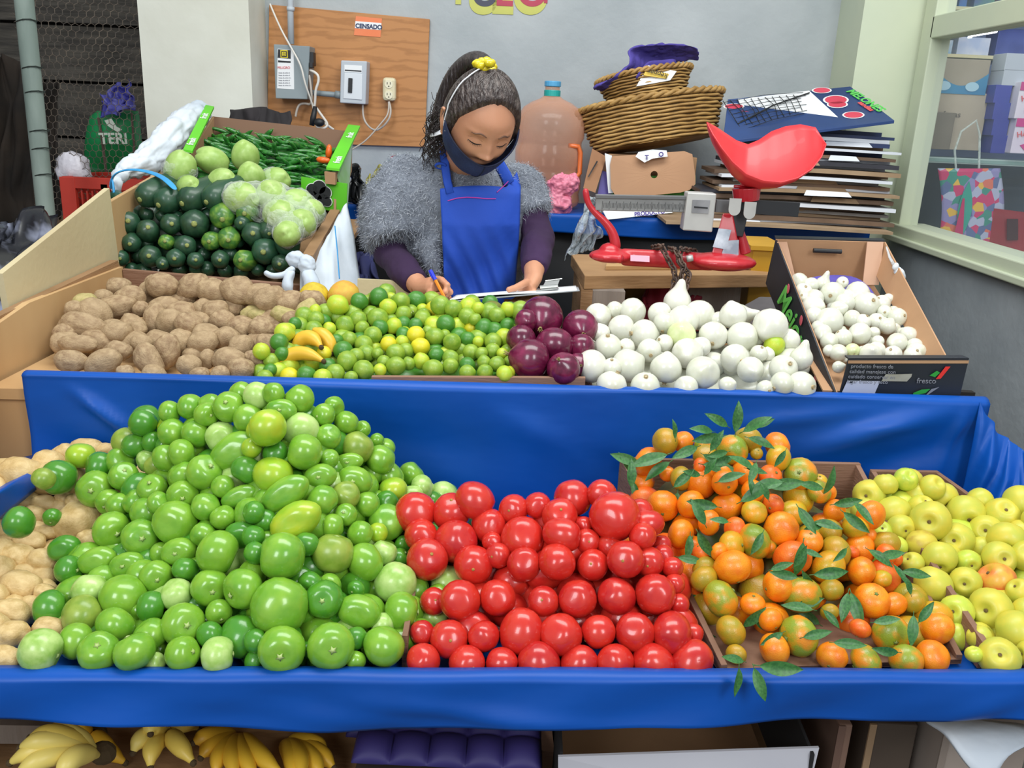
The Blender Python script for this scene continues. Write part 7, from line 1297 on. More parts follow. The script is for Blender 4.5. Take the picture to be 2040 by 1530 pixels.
hand_of('golden banana bunch fanned out beside the purple trays', at(480, 1462, 1.40), C_((385, 1480, 1.27), (400, 1510, 1.25), (430, 1540, 1.22), (470, 1545, 1.2), (510, 1545, 1.2), (560, 1540, 1.2)), .019, m_ban, (0, -.03, .03))
hand_of('rounded banana bunch with brown edge at the end of the row', at(560, 1478, 1.40), C_((600, 1545, 1.2), (640, 1545, 1.22), (665, 1530, 1.25), (650, 1500, 1.30), (580, 1550, 1.2)), .020, m_ban, (.02, -.03, .035))
g = G(); g.slab([(-1.0, 1.10, .30), (-.20, 1.14, .30), (-.20, 1.9, .30), (-1.0, 1.9, .30)], (0, 0, .02)); tag(g.obj('plank_shelf', M_wood), 'low plank under the stall carrying the banana bunches', 'shelf')
g = G(); g.bar(at(-60, 1456, 1.25), at(420, 1462, 1.5), .02, .035); tag(g.obj('rail', mat('old_grey_wood', '')), 'old grey wooden rail just below the blue skirt', 'rail')
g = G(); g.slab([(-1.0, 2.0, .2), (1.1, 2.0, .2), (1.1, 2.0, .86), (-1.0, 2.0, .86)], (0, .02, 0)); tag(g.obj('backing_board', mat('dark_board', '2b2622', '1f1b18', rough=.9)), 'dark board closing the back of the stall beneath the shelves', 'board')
m_pt = mat('purple_tray', '2f2863', '3a3274', scale=4, rough=.6)
for n_, (yo, dz, px0, px1) in enumerate(((1.20, 0, 700, 1080), (1.33, .055, 690, 1010))):
    A, B = at(px0, 1500, yo), at(px1, 1500, yo)
    g = G(); k = 5
    def ft(u, v, A=A, B=B, dz=dz): 
        return (A.x+(B.x-A.x)*u, A.y+.20*v, A.z-.02+dz+.02*v+.022*(abs(math.sin(u*math.pi*k))*abs(math.sin(v*math.pi*3)))**.5)
    g.grid(ft, 60, 40); tag(g.obj('moulded_tray', m_pt, smooth=True, solid=.004), ('front' if n_ == 0 else 'rear')+' purple moulded fruit tray with egg-like cups under the stall', 'tray')
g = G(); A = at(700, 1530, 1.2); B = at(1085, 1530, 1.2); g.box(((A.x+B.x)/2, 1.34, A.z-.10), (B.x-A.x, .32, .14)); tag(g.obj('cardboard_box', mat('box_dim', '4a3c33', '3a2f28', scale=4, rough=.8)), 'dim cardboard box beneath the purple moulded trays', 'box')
t = thing('white_box', 'large white box with a dark open top under the tomatoes', 'box', at(1360, 1560, 1.25))
A, B = at(1112, 1560, 1.16), at(1600, 1560, 1.18); zt_ = at(1112, 1506, 1.16).z
g = G(); g.slab([at(1112, 1620, 1.16), at(1600, 1620, 1.18), at(1632, 1490, 1.20), at(1112, 1508, 1.16)], (0, .005, 0)); g.obj('front_panel', mat('box_white', 'c9c9d0', 'bdbdc6', scale=3, rough=.6), t)
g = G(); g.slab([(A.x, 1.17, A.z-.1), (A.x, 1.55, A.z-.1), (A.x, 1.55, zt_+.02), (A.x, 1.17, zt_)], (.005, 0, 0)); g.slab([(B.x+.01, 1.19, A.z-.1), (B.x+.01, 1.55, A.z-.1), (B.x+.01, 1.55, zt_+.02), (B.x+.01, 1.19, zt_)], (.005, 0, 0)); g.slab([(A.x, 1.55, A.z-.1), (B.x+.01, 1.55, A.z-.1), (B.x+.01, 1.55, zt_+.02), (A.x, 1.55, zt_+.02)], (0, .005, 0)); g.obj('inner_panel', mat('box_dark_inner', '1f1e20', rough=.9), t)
g = G(); g.slab([(A.x, 1.17, A.z-.12), (B.x, 1.17, A.z-.12), (B.x, 1.55, A.z-.12), (A.x, 1.55, A.z-.12)], (0, 0, .01)); g.obj('base', m_kraft, t)
g = G(); g.hexa([at(1080, 1560, 1.3), at(1112, 1560, 1.3), at(1112, 1560, 1.34), at(1080, 1560, 1.34), at(1072, 1440, 1.3), at(1098, 1440, 1.3), at(1098, 1440, 1.34), at(1072, 1440, 1.34)]); tag(g.obj('wooden_post', M_woodd), 'brown upright post between the purple trays and the white box', 'post')
for x0, x1, d, c, c2, l in ((1640, 1700, 1.26, '7d6152', '6a5044', 'narrow reddish brown cardboard box beside the white box'), (1700, 1830, 1.32, '574a3f', '4a3f36', 'dim brown cardboard box with a stained side under the mandarins'), (1845, 2060, 1.28, 'a3968c', '8f8278', 'pale cardboard box under the white bag')):
    t = thing('cardboard_box', l, 'box', at(x0, 1600, d)); A, B = at(x0, 1620, d), at(x1, 1445, d)
    g = G(); g.box(((A.x+B.x)/2, d+.12, (A.z+B.z)/2), (B.x-A.x, .24, B.z-A.z)); g.obj('body', mat('boxc'+c, c, c2, scale=4, rough=.8), t, bevel=.003)
    g = G(); g.box((A.x+.004, d-.002, (A.z+B.z)/2), (.012, .004, B.z-A.z)); g.obj('edge', mat('boxe'+c, 'a88a6a' if x0 == 1700 else c2, rough=.8), t)
sheetpoly([C_((1838, 1432, 1.20), (1850, 1428, 1.2), (1870, 1430, 1.22)), C_((1880, 1450, 1.16), (1900, 1432, 1.2), (1930, 1428, 1.22)), C_((1900, 1480, 1.13), (1950, 1450, 1.16), (1990, 1438, 1.2)), C_((1940, 1545, 1.10), (1985, 1490, 1.12), (2060, 1440, 1.2)), C_((1985, 1560, 1.10), (2000, 1500, 1.12), (2070, 1480, 1.16))], m_sack, 'bag', tag(bpy.data.objects.new('white_bag', None), 'white plastic bag flopped over the pale box below the apples', 'bag') if False else None, solid=.006)
o = COL.objects['bag']; o.name = 'white_bag'; tag(o, 'white plastic bag flopped over the pale box below the apples', 'bag')
# ------------------------------------------------------------------ the woman
m_skin = mat('skin', 'cc9676', 'c08565', scale=5, rough=.5, sss=.12, bump=.04, bscale=120, lo=.3, hi=.8)
m_hair = mat('dark_hair', '342a28', '6e625d', scale=8, rough=.38, bump=.9, bscale=7, bstretch=(22, 3, 9), lo=.45, hi=.8, stretch=(16, 2.5, 6))
m_hairb = mat('pony_hair', '221a1a', '382e2c', scale=8, rough=.4, bump=.8, bscale=10, bstretch=(16, 6, 3), stretch=(14, 5, 2))
HC = at(957, 243, 2.19)
fh = Vector((.30, -.80, -.55)).normalized(); uh = Vector((.16, -.2, 1)); Zh = (uh-fh*uh.dot(fh)).normalized(); Yh = -fh; Xh = Yh.cross(Zh)
RH = Matrix((Xh, Yh, Zh)).transposed()
def hw(x, y, z): return HC+RH @ (Vector((x*1.07, y*1.03, z*(1.04 if z > 0 else .95))))
def ex(a, b, s=1.0): return math.exp(-(a*a+b*b)*s)
def headr(v, feat=True):
    """surface point of the head in head space (metres) for unit direction v; face looks along -y"""
    x, y, z = v.x*.075, v.y*.094, v.z*.116
    if z < 0:
        k = 1-.20*(-v.z)**2.2; x *= k; y *= (1-.15*(-v.z)**2) if v.y < 0 else (1-.45*(-v.z)**1.3)
    if v.y < 0: x *= 1.0-.04*(-v.y); y *= (1-.05*ex(v.x/.9, v.z/.5))
    if feat and v.y < -.05:
        f = min(1, (-v.y-.05)/.3)
        y -= f*.007*ex((x)/.045, (z-.040)/.022)                       # forehead
        for s in (-1, 1):
            y += f*.0085*ex((x-s*.031)/.016, (z-.002)/.011)             # socket
            y -= f*.0052*ex((x-s*.031)/.0115, (z+.001)/.0065)            # closed lid
            y -= f*.0042*ex((x-s*.033)/.020, (z-.021)/.0055)            # brow ridge
            y -= f*.0050*ex((x-s*.036)/.019, (z+.034)/.018)            # cheek
            y -= f*.0065*ex((x-s*.0125)/.0072, (z+.0385)/.0065)           # nostril wings
        t = max(0, min(1, (.006-z)/.044)); rid = math.exp(-(x/(.0075+.004*t))**2)*(math.exp(-((z+.018)/.020)**2)*.011+math.exp(-((z+.034)/.0085)**2)*.015)
        y -= f*rid
        y += f*.004*ex(x/.02, (z+.052)/.007)
        y -= f*.006*ex(x/.024, (z+.066)/.009); y -= f*.007*ex(x/.018, (z+.100)/.012)
    return Vector((x, y, z))
G_ = G(); nu, nv = 110, 90; vs = []; fs = []
for i in range(nv+1):
    th = math.pi*(i+.001)/(nv+.002)
    for j in range(nu):
        ph = 2*math.pi*j/nu; p = headr(Vector((math.sin(th)*math.cos(ph), math.sin(th)*math.sin(ph), math.cos(th)))); vs.append(hw(*p))
for i in range(nv):
    for j in range(nu): fs.append((i*nu+j, (i+1)*nu+j, (i+1)*nu+(j+1) % nu, i*nu+(j+1) % nu))
fs.append(tuple(range(nu))); fs.append(tuple(nv*nu+k for k in range(nu))[::-1]); G_.add(vs, fs)
def ear(s):
    c = Vector((s*.074, .008, -.012)); G_.sph(hw(*(c+Vector((s*.004, .002, 0)))), (.010, .017, .030), 16, 10, rot=RH @ Matrix.Rotation(s*.35, 3, 'Z') @ Matrix.Rotation(-.15, 3, 'X'))
    pts = [hw(*(c+Vector((s*(.008+.004*math.sin(a)), .006-.017*math.cos(a)*-1, .027*math.sin(a))))) for a in [-1.9+q*.38 for q in range(11)]]; G_.tube(pts, .0042, 7)
    G_.sph(hw(*(c+Vector((s*.004, -.006, -.030)))), .007, 10, 6)
ear(-1); ear(1)
# neck, torso, arms
def V(*a): return Vector(a)
neck0 = hw(0, .045, -.085); neck1 = at(925, 352, 2.42)
G_.tube([hw(0, .035, -.03), neck0, (neck0+neck1)/2, neck1], [.050, .050, .053, .065], 20)
SHL, SHR = at(802, 362, 2.42), at(1037, 372, 2.42)     # shoulders, image side
TC = (SHL+SHR)/2
ringt = []
for z, a, b, yo in ((1.295, .10, .065, .0), (1.25, .165, .085, .0), (1.17, .17, .10, .01), (1.08, .155, .10, .01), (.98, .145, .10, .02), (.90, .165, .115, .03), (.82, .165, .12, .04)):
    ringt.append([V(TC.x+a*math.cos(q), 2.40+yo+b*math.sin(q), z) for q in [2*math.pi*k/28 for k in range(28)]])
G_.loft(ringt)
for s in (-1, 1): G_.tube([V(TC.x+s*.085, 2.43, .86), V(TC.x+s*.09, 2.43, .48), V(TC.x+s*.09, 2.44, .10)], [.085, .058, .042], 16); G_.tube([V(TC.x+s*.09, 2.46, .05), V(TC.x+s*.095, 2.33, .035)], [.042, .034], 12)
EL, ER = at(778, 505, 2.31), at(1072, 478, 2.34); WL, WR = at(836, 572, 2.15), at(1063, 545, 2.17)
def arm(S, E_, W_): G_.tube([S, (S+E_)/2, E_, (E_*.5+W_*.5), W_], [.050, .044, .037, .034, .024], 16); G_.sph(S, .052, 16, 10); G_.sph(E_, .037, 12, 8)
arm(SHL, EL, WL); arm(SHR, ER, WR)
def fing(pts, r): 
    G_.tube(pts, [r*1.08, r*1.02, r*.95, r*.8][:len(pts)], 10)
    for p, k in zip(pts, (1.08, 1.04, .98, .84)): G_.sph(p, r*k, 10, 7)
# right hand (image left) writing with the pen
G_.tube([WL, at(848, 572, 2.13), at(862, 568, 2.11), at(872, 566, 2.10)], [.024, (.026, .021), (.030, .019), (.027, .015)], 14)
fing(C_((866, 556, 2.10), (880, 558, 2.07), (891, 568, 2.05), (888, 580, 2.045)), .0086)
fing(C_((856, 584, 2.08), (868, 590, 2.06), (880, 588, 2.045), (887, 582, 2.04)), .0092)
fing(C_((872, 562, 2.11), (888, 570, 2.08), (897, 582, 2.065), (888, 592, 2.06)), .0086)
fing(C_((872, 572, 2.12), (888, 582, 2.10), (894, 594, 2.085), (882, 600, 2.08)), .0082)
fing(C_((868, 582, 2.12), (880, 594, 2.105), (882, 603, 2.095), (872, 604, 2.09)), .0072)
# left hand (image right) holding the clipboard: thumb above, fingers below
G_.tube([WR, at(1062, 556, 2.15), at(1054, 570, 2.13), at(1046, 578, 2.11)], [.024, (.026, .020), (.028, .019), (.024, .015)], 14)
fing(C_((1050, 562, 2.11), (1038, 568, 2.08), (1026, 574, 2.06), (1014, 577, 2.045)), .0090)
fing(C_((1062, 578, 2.11), (1068, 592, 2.09), (1058, 600, 2.075), (1044, 602, 2.07)), .0084)
fing(C_((1054, 582, 2.11), (1054, 596, 2.09), (1042, 604, 2.075), (1028, 605, 2.07)), .0086)
fing(C_((1046, 584, 2.11), (1042, 597, 2.09), (1030, 604, 2.075), (1016, 604, 2.07)), .0084)
fing(C_((1038, 584, 2.12), (1030, 596, 2.10), (1020, 602, 2.085), (1008, 600, 2.08)), .0072)
person = G_.obj('person', m_skin, None, smooth=True)
md = person.modifiers.new('r', 'REMESH'); md.mode = 'VOXEL'; md.voxel_size = .0030; md.use_smooth_shade = True
md = person.modifiers.new('s', 'SMOOTH'); md.iterations = 2; md.factor = .5
tag(person, 'woman in a fuzzy grey sweater, blue apron and navy mask bending over a clipboard', 'person')
# face details
def onface(x, z, lift=.0):
    """point of the face at head-space x,z"""
    best = None
    for i in range(200):
        pass
    v = Vector((x/.072, -1, z/.116)); vy = -math.sqrt(max(.02, 1-v.x**2-v.z**2)); p = headr(Vector((v.x, vy, v.z)).normalized())
    return Vector((p.x, p.y-lift, p.z))
m_brow = mat('brow_hair', '5a4032', '7a5a48', scale=60, rough=.7); m_lash = mat('lash', '1d1514', rough=.6)
for s in (-1, 1):
    g = G(); g.tube([hw(*onface(s*(.014+.030*t), .019+.006*math.sin(math.pi*min(1, t*1.2)), .0005)) for t in [q/8 for q in range(9)]], [(.0006+.0012*math.sin(math.pi*(.12+.8*q/8)), .0024*math.sin(math.pi*(.15+.78*q/8))) for q in range(9)], 8); g.obj('eyebrow', m_brow, person, smooth=True)
    g = G(); g.tube([hw(*onface(s*(.018+.027*t), -.0035-.0040*math.sin(math.pi*t), .0004)) for t in [q/8 for q in range(9)]], [.0005+.0010*math.sin(math.pi*q/8) for q in range(9)], 6)
    for q in range(9):
        t = q/8; a = onface(s*(.018+.027*t), -.0035-.0040*math.sin(math.pi*t), .0006); g.tube([hw(*a), hw(a.x+s*.001, a.y-.004, a.z-.0035)], .0004, 4)
    g.obj('eyelashes', m_lash, person)
    g = G(); g.tube([hw(*onface(s*(.017+.029*t), .0035+.0045*math.sin(math.pi*t), .0001)) for t in [q/8 for q in range(9)]], .0006, 5); g.obj('lid_crease', mat('skin_crease', '8a5a42', rough=.6), person)
    g = G(); g.sph(hw(*(onface(s*.0085, -.0455, .001))), (.0030, .0018, .0018), 8, 5, rot=RH); g.obj('nostril', mat('nostril_dark', '4a2a20', rough=.8), person)
# hair cap with a real hairline, ponytail
def capf(v):
    p = headr(v, False); f_ = -v.y  # hairline: forehead edge and temples
    az = math.atan2(v.x, -v.y); el = math.asin(max(-1, min(1, v.z)))
    line = .86-.62*min(1, (abs(az)/1.15)**2.0)-.03*math.exp(-(az/.12)**2)
    if abs(az) > 1.15: line = .24-1.3*min(1, (abs(az)-1.15)/.45)
    k = max(-1, min(1, (el-line)/.10)); off = .0085*k if k < 0 else .011*min(1, k)**.5
    if k < 0: off = -.012*min(1, -k)
    n = v.normalized(); return p+n*off+n*.0008*math.sin(az*46+el*3)*(1 if k > 0 else 0)
g = G(); vs = []; fs = []; nu, nv = 150, 90
for i in range(nv+1):
    th = math.pi*(i+.001)/(nv+.002)
    for j in range(nu):
        ph = 2*math.pi*j/nu; vs.append(hw(*capf(Vector((math.sin(th)*math.cos(ph), math.sin(th)*math.sin(ph), math.cos(th))))))
for i in range(nv):
    for j in range(nu): fs.append((i*nu+j, (i+1)*nu+j, (i+1)*nu+(j+1) % nu, i*nu+(j+1) % nu))
g.add(vs, fs); hair = g.obj('hair', m_hair, person, smooth=True)
CR = hw(-.004, .022, .120)   # ponytail root
pp = [CR, at(958, 118, 2.25), at(934, 124, 2.30), at(910, 152, 2.33), at(892, 190, 2.34), at(880, 225, 2.34), at(872, 255, 2.34), at(866, 275, 2.34)]
g = G(); g.tube(pp, [.016, (.024, .020), (.034, .026), (.040, .03), (.034, .028), (.030, .026), (.026, .02), .010], 18); o = g.obj('ponytail', m_hairb, person, smooth=True); md = o.modifiers.new('s', 'SUBSURF'); md.levels = 2; md.render_levels = 2
g = G(); rr = random.Random(6)
for k in range(150):
    s0 = rr.uniform(.15, .9)*6; i = int(s0); b0 = pp[i+1 if i < 6 else 6].lerp(pp[min(7, i+2)], s0-i); a = rr.uniform(0, 6.28); rad = rr.uniform(.018, .036); b0 = b0+V(math.cos(a)*rad, math.sin(a)*rad*.7, 0)
    L_ = rr.uniform(.06, .13); w_ = rr.uniform(.004, .011); ph = rr.uniform(0, 6); pts = [b0+V(w_*math.sin(ph+t*9)-.012*t*t*rr.uniform(0, 2), w_*.5*math.cos(ph+t*9)*t, -L_*t+(.01 if rr.random() < .2 else 0)*t) for t in [q/7 for q in range(8)]]
    g.tube(pts, [.0011]*7+[.0004], 4)
for k in range(60):   # loose curls by the neck
    b0 = at(rr.uniform(862, 895), rr.uniform(205, 262), 2.28+rr.uniform(-.03, .03)); ph = rr.uniform(0, 6); pts = [b0+V(.009*math.sin(ph+t*8)-.02*t*rr.uniform(.3, 1), .005*math.cos(ph+t*8), -.07*t) for t in [q/8 for q in range(9)]]
    g.tube(pts, [.0012]*8+[.0004], 4)
g.obj('loose_curls', m_hairb, person, smooth=True)
g = G(); rr = random.Random(2)
for k in range(16):   # flyaway and grey strands over the crown
    az = rr.uniform(-1.3, 1.3); pts = []
    for t in [q/9 for q in range(10)]:
        el = .98+t*(math.pi/2-.98); v = Vector((math.sin(az)*math.cos(el), -math.cos(az)*math.cos(el), math.sin(el))); p = capf(v)+v*.0012; pts.append(hw(*p))
    g.tube(pts, .0004, 4)
g.obj('grey_strands', mat('grey_hair', '6f6662', rough=.4), person)
m_ys = mat('scrunchie_yellow', 'e2d01c', 'c4ad12', scale=40, rough=.3, coat=.3)
g = G(); c = at(966, 130, 2.15)
for k in range(11):
    a = 2*math.pi*k/11; g.sph(c+RH @ V(.020*math.cos(a), .016*math.sin(a)*1.1, .004*math.sin(a*2)), (.011, .009, .009), 9, 6, fn=lambda v: 1+.2*nz3(v, 3, k))
g.sph(at(975, 126, 2.12), (.014, .01, .010), 10, 7, fn=lambda v: 1+.2*nz3(v, 3, 5)); g.obj('scrunchie', m_ys, person, smooth=True)
# mask and its white elastic
m_mask = mat('navy_mask', '1a274e', '22335e', scale=30, rough=.8, bump=.25, bscale=220)
def maskp(u, v, off=.007):
    az = (-1.42+2.84*u); top = -.40-.05*math.cos(az*1.1) if abs(az) < .8 else -.40+.34*((abs(az)-.8)/.62)
    top = -.43*math.cos(min(1.57, abs(az)*1.12))+.03; bot = -1.42+.22*abs(az/1.42)**1.6
    el = top+(bot-top)*v; vv = Vector((math.sin(az)*math.cos(el), -math.cos(az)*math.cos(el), math.sin(el))); p = headr(vv, False)
    bulge = .010*math.exp(-(az/.45)**2)*math.exp(-((v-.25)/.35)**2)
    return hw(*(p+vv*(off+.007+.010*max(0, v-.1)*math.exp(-(az/1.2)**4)+bulge)))
g = G(); g.grid(lambda u, v: maskp(u, v), 50, 26); g.obj('face_mask', m_mask, person, smooth=True, solid=.002)
g = G(); g.tube([maskp(u/30, 0, .0085) for u in range(31)], .0013, 6); g.tube([maskp(.5+.001*u, .02+u*.14/1, .0095) for u in range(7)], .0010, 5); g.obj('mask_seam', mat('navy_seam', '101830', rough=.7), person)
g = G(); el_ = []
for q in range(17):
    a = -.12+q/16*1.62; v = Vector((-math.cos(a), -.10+.30*q/16, math.sin(a))).normalized(); p = capf(v) if a > .25 else headr(v, False)+v*.008
    el_.append(hw(*(p+v*.0035)))
g.tube([maskp(.04, .10, .007)]+el_, .0017, 7); g.obj('white_elastic', mat('elastic_white', 'e6e8ec', rough=.5), person, smooth=True)
g = G()
for k in range(5): g.tube([at(892+rr.uniform(-2, 2), 262, 2.24), at(880-k*3, 258+k*3, 2.25), at(870-k*4+rr.uniform(-4, 4), 264+k*2, 2.26), at(862+k*3, 272-k, 2.27)], .0016, 5)
g.obj('tied_ends', mat('elastic_white', ''), person, smooth=True)
# purple long-sleeved shirt
m_shirt = mat('purple_shirt', '2f1a3a', '3a2148', scale=6, rough=.9, bump=.2, bscale=30)
g = G()
for S, E_, W_ in ((SHL, EL, WL), (SHR, ER, WR)):
    k = E_*.12+W_*.88; g.tube([S, (S+E_)/2, E_, (E_+W_)/2, k], [.054, .050, .045, .042, .032], 18); g.sph(E_, .046, 14, 9)
g.loft([[V(TC.x+a*math.cos(q), 2.40+b*math.sin(q), z) for q in [2*math.pi*k/26 for k in range(26)]] for z, a, b in ((1.305, .085, .065), (1.25, .14, .08), (1.1, .155, .10), (.98, .15, .11), (.88, .17, .125))])
g.tube([at(893, 318, 2.40), at(905, 345, 2.36), at(925, 358, 2.34)], .006, 6)
o = g.obj('shirt', m_shirt, person, smooth=True); md = o.modifiers.new('r', 'REMESH'); md.mode = 'VOXEL'; md.voxel_size = .006; md.use_smooth_shade = True; md = o.modifiers.new('s', 'SMOOTH'); md.iterations = 4
tx = bpy.data.textures.new('cloth_folds', 'CLOUDS'); tx.noise_scale = .05; md = o.modifiers.new('d', 'DISPLACE'); md.texture = tx; md.strength = .012
# trousers
g = G()
for s in (-1, 1): g.tube([V(TC.x+s*.075, 2.43, .93), V(TC.x+s*.088, 2.43, .7), V(TC.x+s*.09, 2.43, .48), V(TC.x+s*.09, 2.44, .10)], [.10, .098, .072, .06], 18)
o = g.obj('trousers', mat('dark_trousers', '22242c', rough=.85), person, smooth=True)
for s in (-1, 1): g = G(); g.sph(V(TC.x+s*.094, 2.39, .045), (.048, .12, .045), 16, 10); g.obj('shoe', mat('black_shoe', '18181a', rough=.5), person, smooth=True)
# sweater
m_sw = mat('grey_wool', '7d838e', '5f646e', scale=14, rough=.95, bump=.8, bscale=40, lo=.35, hi=.7)
g = G()
tr_ = []
for z, a, b, yo in ((1.335, .078, .062, .0), (1.30, .118, .085, .0), (1.25, .188, .118, .0), (1.17, .200, .135, .0), (1.08, .188, .130, .01), (1.00, .178, .125, .02), (.94, .172, .13, .03)):
    tr_.append([V(TC.x+a*math.cos(q), 2.40+yo+b*math.sin(q), z) for q in [2*math.pi*k/32 for k in range(32)]])
g.loft(tr_)
hemL, hemR = at(806, 497, 2.30), at(1058, 462, 2.33)
g.tube([SHL+V(.02, 0, .0), at(785, 395, 2.38), at(778, 440, 2.34), at(788, 486, 2.31)], [.072, .082, .086, .080], 24); g.sph(SHL+V(.01, 0, -.005), .078, 20, 12)
g.tube([at(850, 480, 2.27), at(862, 530, 2.25), at(868, 548, 2.24)], [.030, .024, .012], 14)
g.tube([SHR, at(1052, 405, 2.39), at(1060, 432, 2.37)], [.068, .062, .056], 22); g.sph(SHR+V(-.01, 0, -.005), .070, 20, 12)
sw = g.obj('sweater', m_sw, person, smooth=True); md = sw.modifiers.new('r', 'REMESH'); md.mode = 'VOXEL'; md.voxel_size = .008; md.use_smooth_shade = True; md = sw.modifiers.new('s', 'SMOOTH'); md.iterations = 12; md.factor = .7
tx = bpy.data.textures.new('wool_lumps', 'CLOUDS'); tx.noise_scale = .03; md = sw.modifiers.new('d', 'DISPLACE'); md.texture = tx; md.strength = .012
ALt = [(368, 877), (400, 878), (470, 882), (540, 885), (640, 884)]; ARt = [(338, 1030), (368, 1037), (440, 1035), (500, 1032), (540, 1028), (640, 1022)]
def apx(tab, py):
    for a, b in zip(tab, tab[1:]):
        if py <= b[0]: return a[1]+(b[1]-a[1])*(py-a[0])/(b[0]-a[0])
    return tab[-1][1]
bpy.context.view_layer.update()
dg = bpy.context.evaluated_depsgraph_get(); ev = sw.evaluated_get(dg); me = ev.to_mesh()
co = np.empty(len(me.vertices)*3); me.vertices.foreach_get('co', co); co = co.reshape(-1, 3); no = np.empty(len(me.vertices)*3); me.vertices.foreach_get('normal', no); no = no.reshape(-1, 3); ev.to_mesh_clear()
rs = np.random.RandomState(3); keep = np.where(co[:, 1] < 2.50)[0]; idx = rs.choice(keep, 26000)
for nm, sub, cc, rnd_ in (('wool_fuzz', idx[:12000], '9ba1ab', 1), ('wool_fuzz', idx[12000:22000], '747a86', 2), ('wool_fuzz', idx[22000:], 'bcc0c9', 3)):
    g = G()
    for i in sub:
        p = Vector(co[i]); n = Vector(no[i])
        X_, Y_, _c = proj(p)
        if n.y < .3 and apx(ALt, Y_)-6 < X_ < apx(ARt, Y_)+6 and Y_ > 372: continue
        p = p+Vector(rs.normal(0, .003, 3)); t1 = n.orthogonal().normalized(); t2 = n.cross(t1); a = rs.uniform(0, 6.28); tt = (t1*math.cos(a)+t2*math.sin(a)+V(0, 0, -.7)).normalized()
        L_ = rs.uniform(.007, .017); q1 = p+n*L_*.45+tt*L_*.35; q2 = p+n*L_*.55+tt*L_*.95+V(*rs.normal(0, .002, 3)); sd = n.cross(tt).normalized()*.00045
        o_ = len(g.v); g.v += [tuple(p-sd), tuple(p+sd), tuple(q1-sd*.9), tuple(q1+sd*.9), tuple(q2)]; g.f += [(o_, o_+1, o_+3, o_+2), (o_+2, o_+3, o_+4)]
    o = g.obj(nm, mat('fuzz'+cc, cc, rough=.9), sw); o['kind'] = 'stuff'
# apron
m_apr = mat('apron_blue', '1c4fc0', '1843a8', scale=3, rough=.75, bump=.15, bscale=40, lo=.3, hi=.8)
def front(x, z):
    i = 0
    tab = ((1.335, .078, .062, .0), (1.30, .118, .085, .0), (1.25, .188, .118, .0), (1.17, .200, .135, .0), (1.08, .188, .130, .01), (1.00, .178, .125, .02), (.94, .172, .13, .03), (.86, .172, .13, .03))
    for a, b in zip(tab, tab[1:]):
        if z >= b[0]:
            t = max(0, min(1, (a[0]-z)/(a[0]-b[0]))); A, B, Y = [a[k]+(b[k]-a[k])*t for k in (1, 2, 3)]; break
    else: A, B, Y = tab[-1][1:]
    return 2.40+Y-B*math.sqrt(max(0.04, 1-((x-TC.x)/A)**2))
def toapron(px, py, off=.020):
    d = 2.27
    for _ in range(6): p = at(px, py, d); d = front(p.x, p.z)-off
    return at(px, py, d)
def apf(u, v):
    pyl = 372+v*268; pyr = 338+v*302; l, r = apx(ALt, pyl), apx(ARt, pyr); px = l+(r-l)*u; top = 376-6*math.sin(math.pi*u)+(-34 if u > .86 else 0)*((u-.86)/.14 if u > .86 else 0)
    py = top+(640-top)*v; p = toapron(px, py)
    f_ = .010*math.sin(u*5+v*9)*min(1, v*1.5)+.006*math.sin((u*1.2-v)*22)*min(1, max(0, v-.25)*3)
    return p+V(0, f_-.004, 0)
g = G(); g.grid(apf, 40, 50); g.obj('apron', m_apr, person, smooth=True, solid=.003)
m_ps = mat('pink_stitch', 'c03aa0', rough=.6)
g = G(); g.tube([toapron(x, y, .0285) for x, y in ((892, 400), (910, 395), (930, 393), (950, 394), (970, 396), (988, 396))], .0013, 6); g.tube([toapron(x, y, .0285) for x, y in ((990, 383), (1002, 372), (1012, 362), (1016, 358))], .0011, 6); g.obj('pink_trim', m_ps, person)
g = G(); g.tube([at(887, 268, 2.30), toapron(884, 300, .03), toapron(887, 330, .03), toapron(891, 360, .028), toapron(897, 385, .026)], [(.011, .0022)]*5, 8, flat=(0, -1, 0)); g.obj('apron_strap', m_apr, person, smooth=True)
g = G(); g.tube([toapron(984, 310, .03), toapron(996, 330, .03), toapron(1008, 350, .028), toapron(1014, 366, .026)], [(.015, .0022)]*4, 8, flat=(0, -1, 0)); g.obj('apron_strap', m_apr, person, smooth=True)
c = toapron(878, 331, .034); g = G(); g.tube([c+V(.014*math.cos(a), -.002*math.sin(a), .007*math.sin(a)) for a in [q*.52 for q in range(13)]], [(.004, .002)]*13, 6); g.obj('apron_knot', m_apr, person, smooth=True)
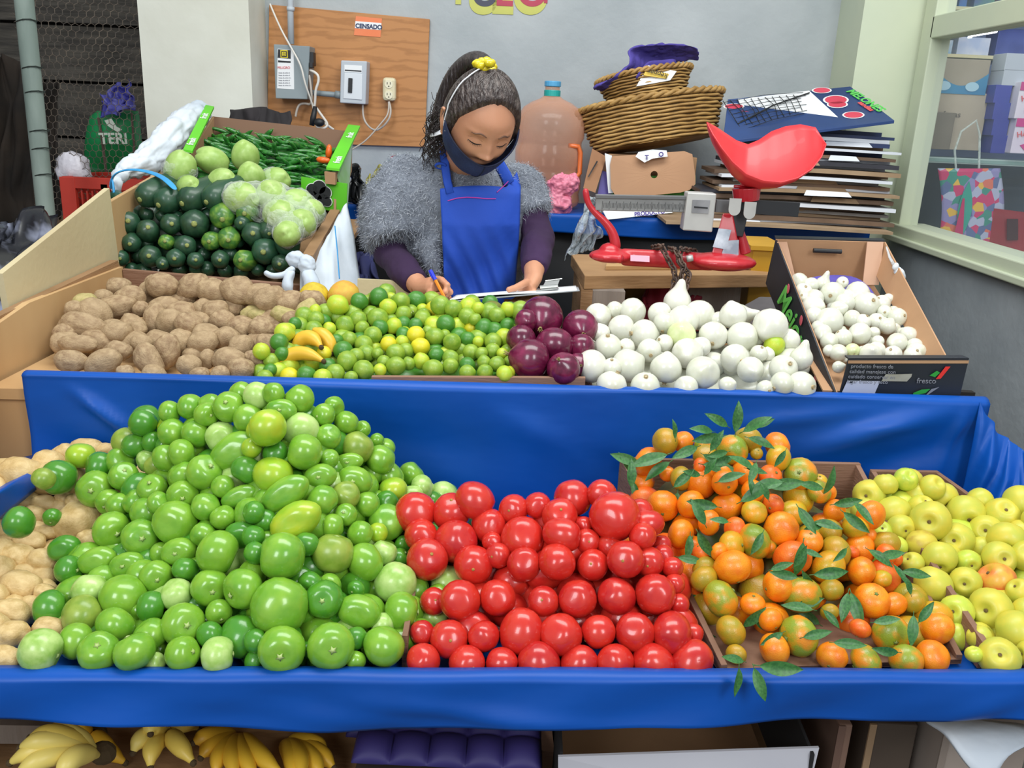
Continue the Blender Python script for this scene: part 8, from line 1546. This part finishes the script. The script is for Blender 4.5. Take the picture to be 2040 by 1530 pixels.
# pen and clipboard
t = thing('pen', 'orange and blue ballpoint pen in the hand of the woman', 'pen', at(888, 598, 2.03))
p0, p1 = at(857, 538, 2.055), at(889, 600, 2.025); dd = (p1-p0)
g = G(); g.tube([p0+dd*.30, p0+dd*.93], .0040, 6); g.obj('barrel', mat('pen_orange', 'f08a1e', rough=.35), t)
g = G(); g.tube([p0, p0+dd*.02, p0+dd*.32], [.0030, .0048, .0050], 10); g.bar(p0+dd*.02+V(-.004, -.003, .001), p0+dd*.26+V(-.005, -.003, 0), .002, .0012); g.obj('cap', mat('pen_blue', '2436c8', rough=.35), t)
g = G(); g.tube([p0+dd*.93, p0+dd*1.0], [.0036, .0008], 8); g.obj('tip', mat('pen_violet', '4a3aa0', rough=.4), t)
t = thing('clipboard', 'clipboard with white sheets held nearly level by the woman', 'clipboard', at(1020, 582, 2.0))
K = [at(893, 600, 2.0), at(1155, 578, 2.03), at(1152, 571, 2.20), at(908, 590, 2.17)]
g = G(); g.slab(K, (0, 0, -.003)); g.obj('board', mat('clipboard_grey', '9ea3a8', rough=.4), t, bevel=.001)
def kq(u, v, lift): return (K[0]*(1-u)+K[1]*u)*(1-v)+(K[3]*(1-u)+K[2]*u)*v+V(0, 0, lift)
g = G(); g.grid(lambda u, v: kq(.01+.97*u, .03+.93*v, .0015+.0035*math.sin(u*5)*(1-v)+.001), 30, 6); g.obj('paper', mat('paper_white', ''), t, smooth=True, solid=.0025)
g = G(); g.slab([kq(.66, .25, .004), kq(.84, .25, .004), kq(.82, .75, .004), kq(.68, .75, .004)], (0, 0, .002)); g.slab([kq(.70, .35, .005), kq(.82, .35, .005), kq(.84, .4, .024), kq(.73, .4, .024)], (0, .002, .001)); g.tube([kq(.69, .35, .012), kq(.83, .35, .012)], .004, 8); g.tube([kq(.73, .38, .026), kq(.86, .38, .028)], .0012, 6); g.obj('clip', mat('clip_metal', 'b9bbb8', rough=.25, metal=.8), t)
# labels that still coincide are told apart by height
_same = {}
for o in COL.objects:
    if o.parent is None and o.get('category') and o.get('label'): _same.setdefault(o['label'], []).append((proj(o.matrix_basis.translation)[1], o))
for l, v in _same.items():
    if len(v) > 1:
        v.sort(key=lambda q: q[0]); n = len(v)
        for i, (_, o) in enumerate(v): o['label'] = (('upper', 'lower')[i] if n == 2 else ('uppermost' if i == 0 else 'lowest' if i == n-1 else 'middle' if n == 3 else ORD[i]))+' '+l
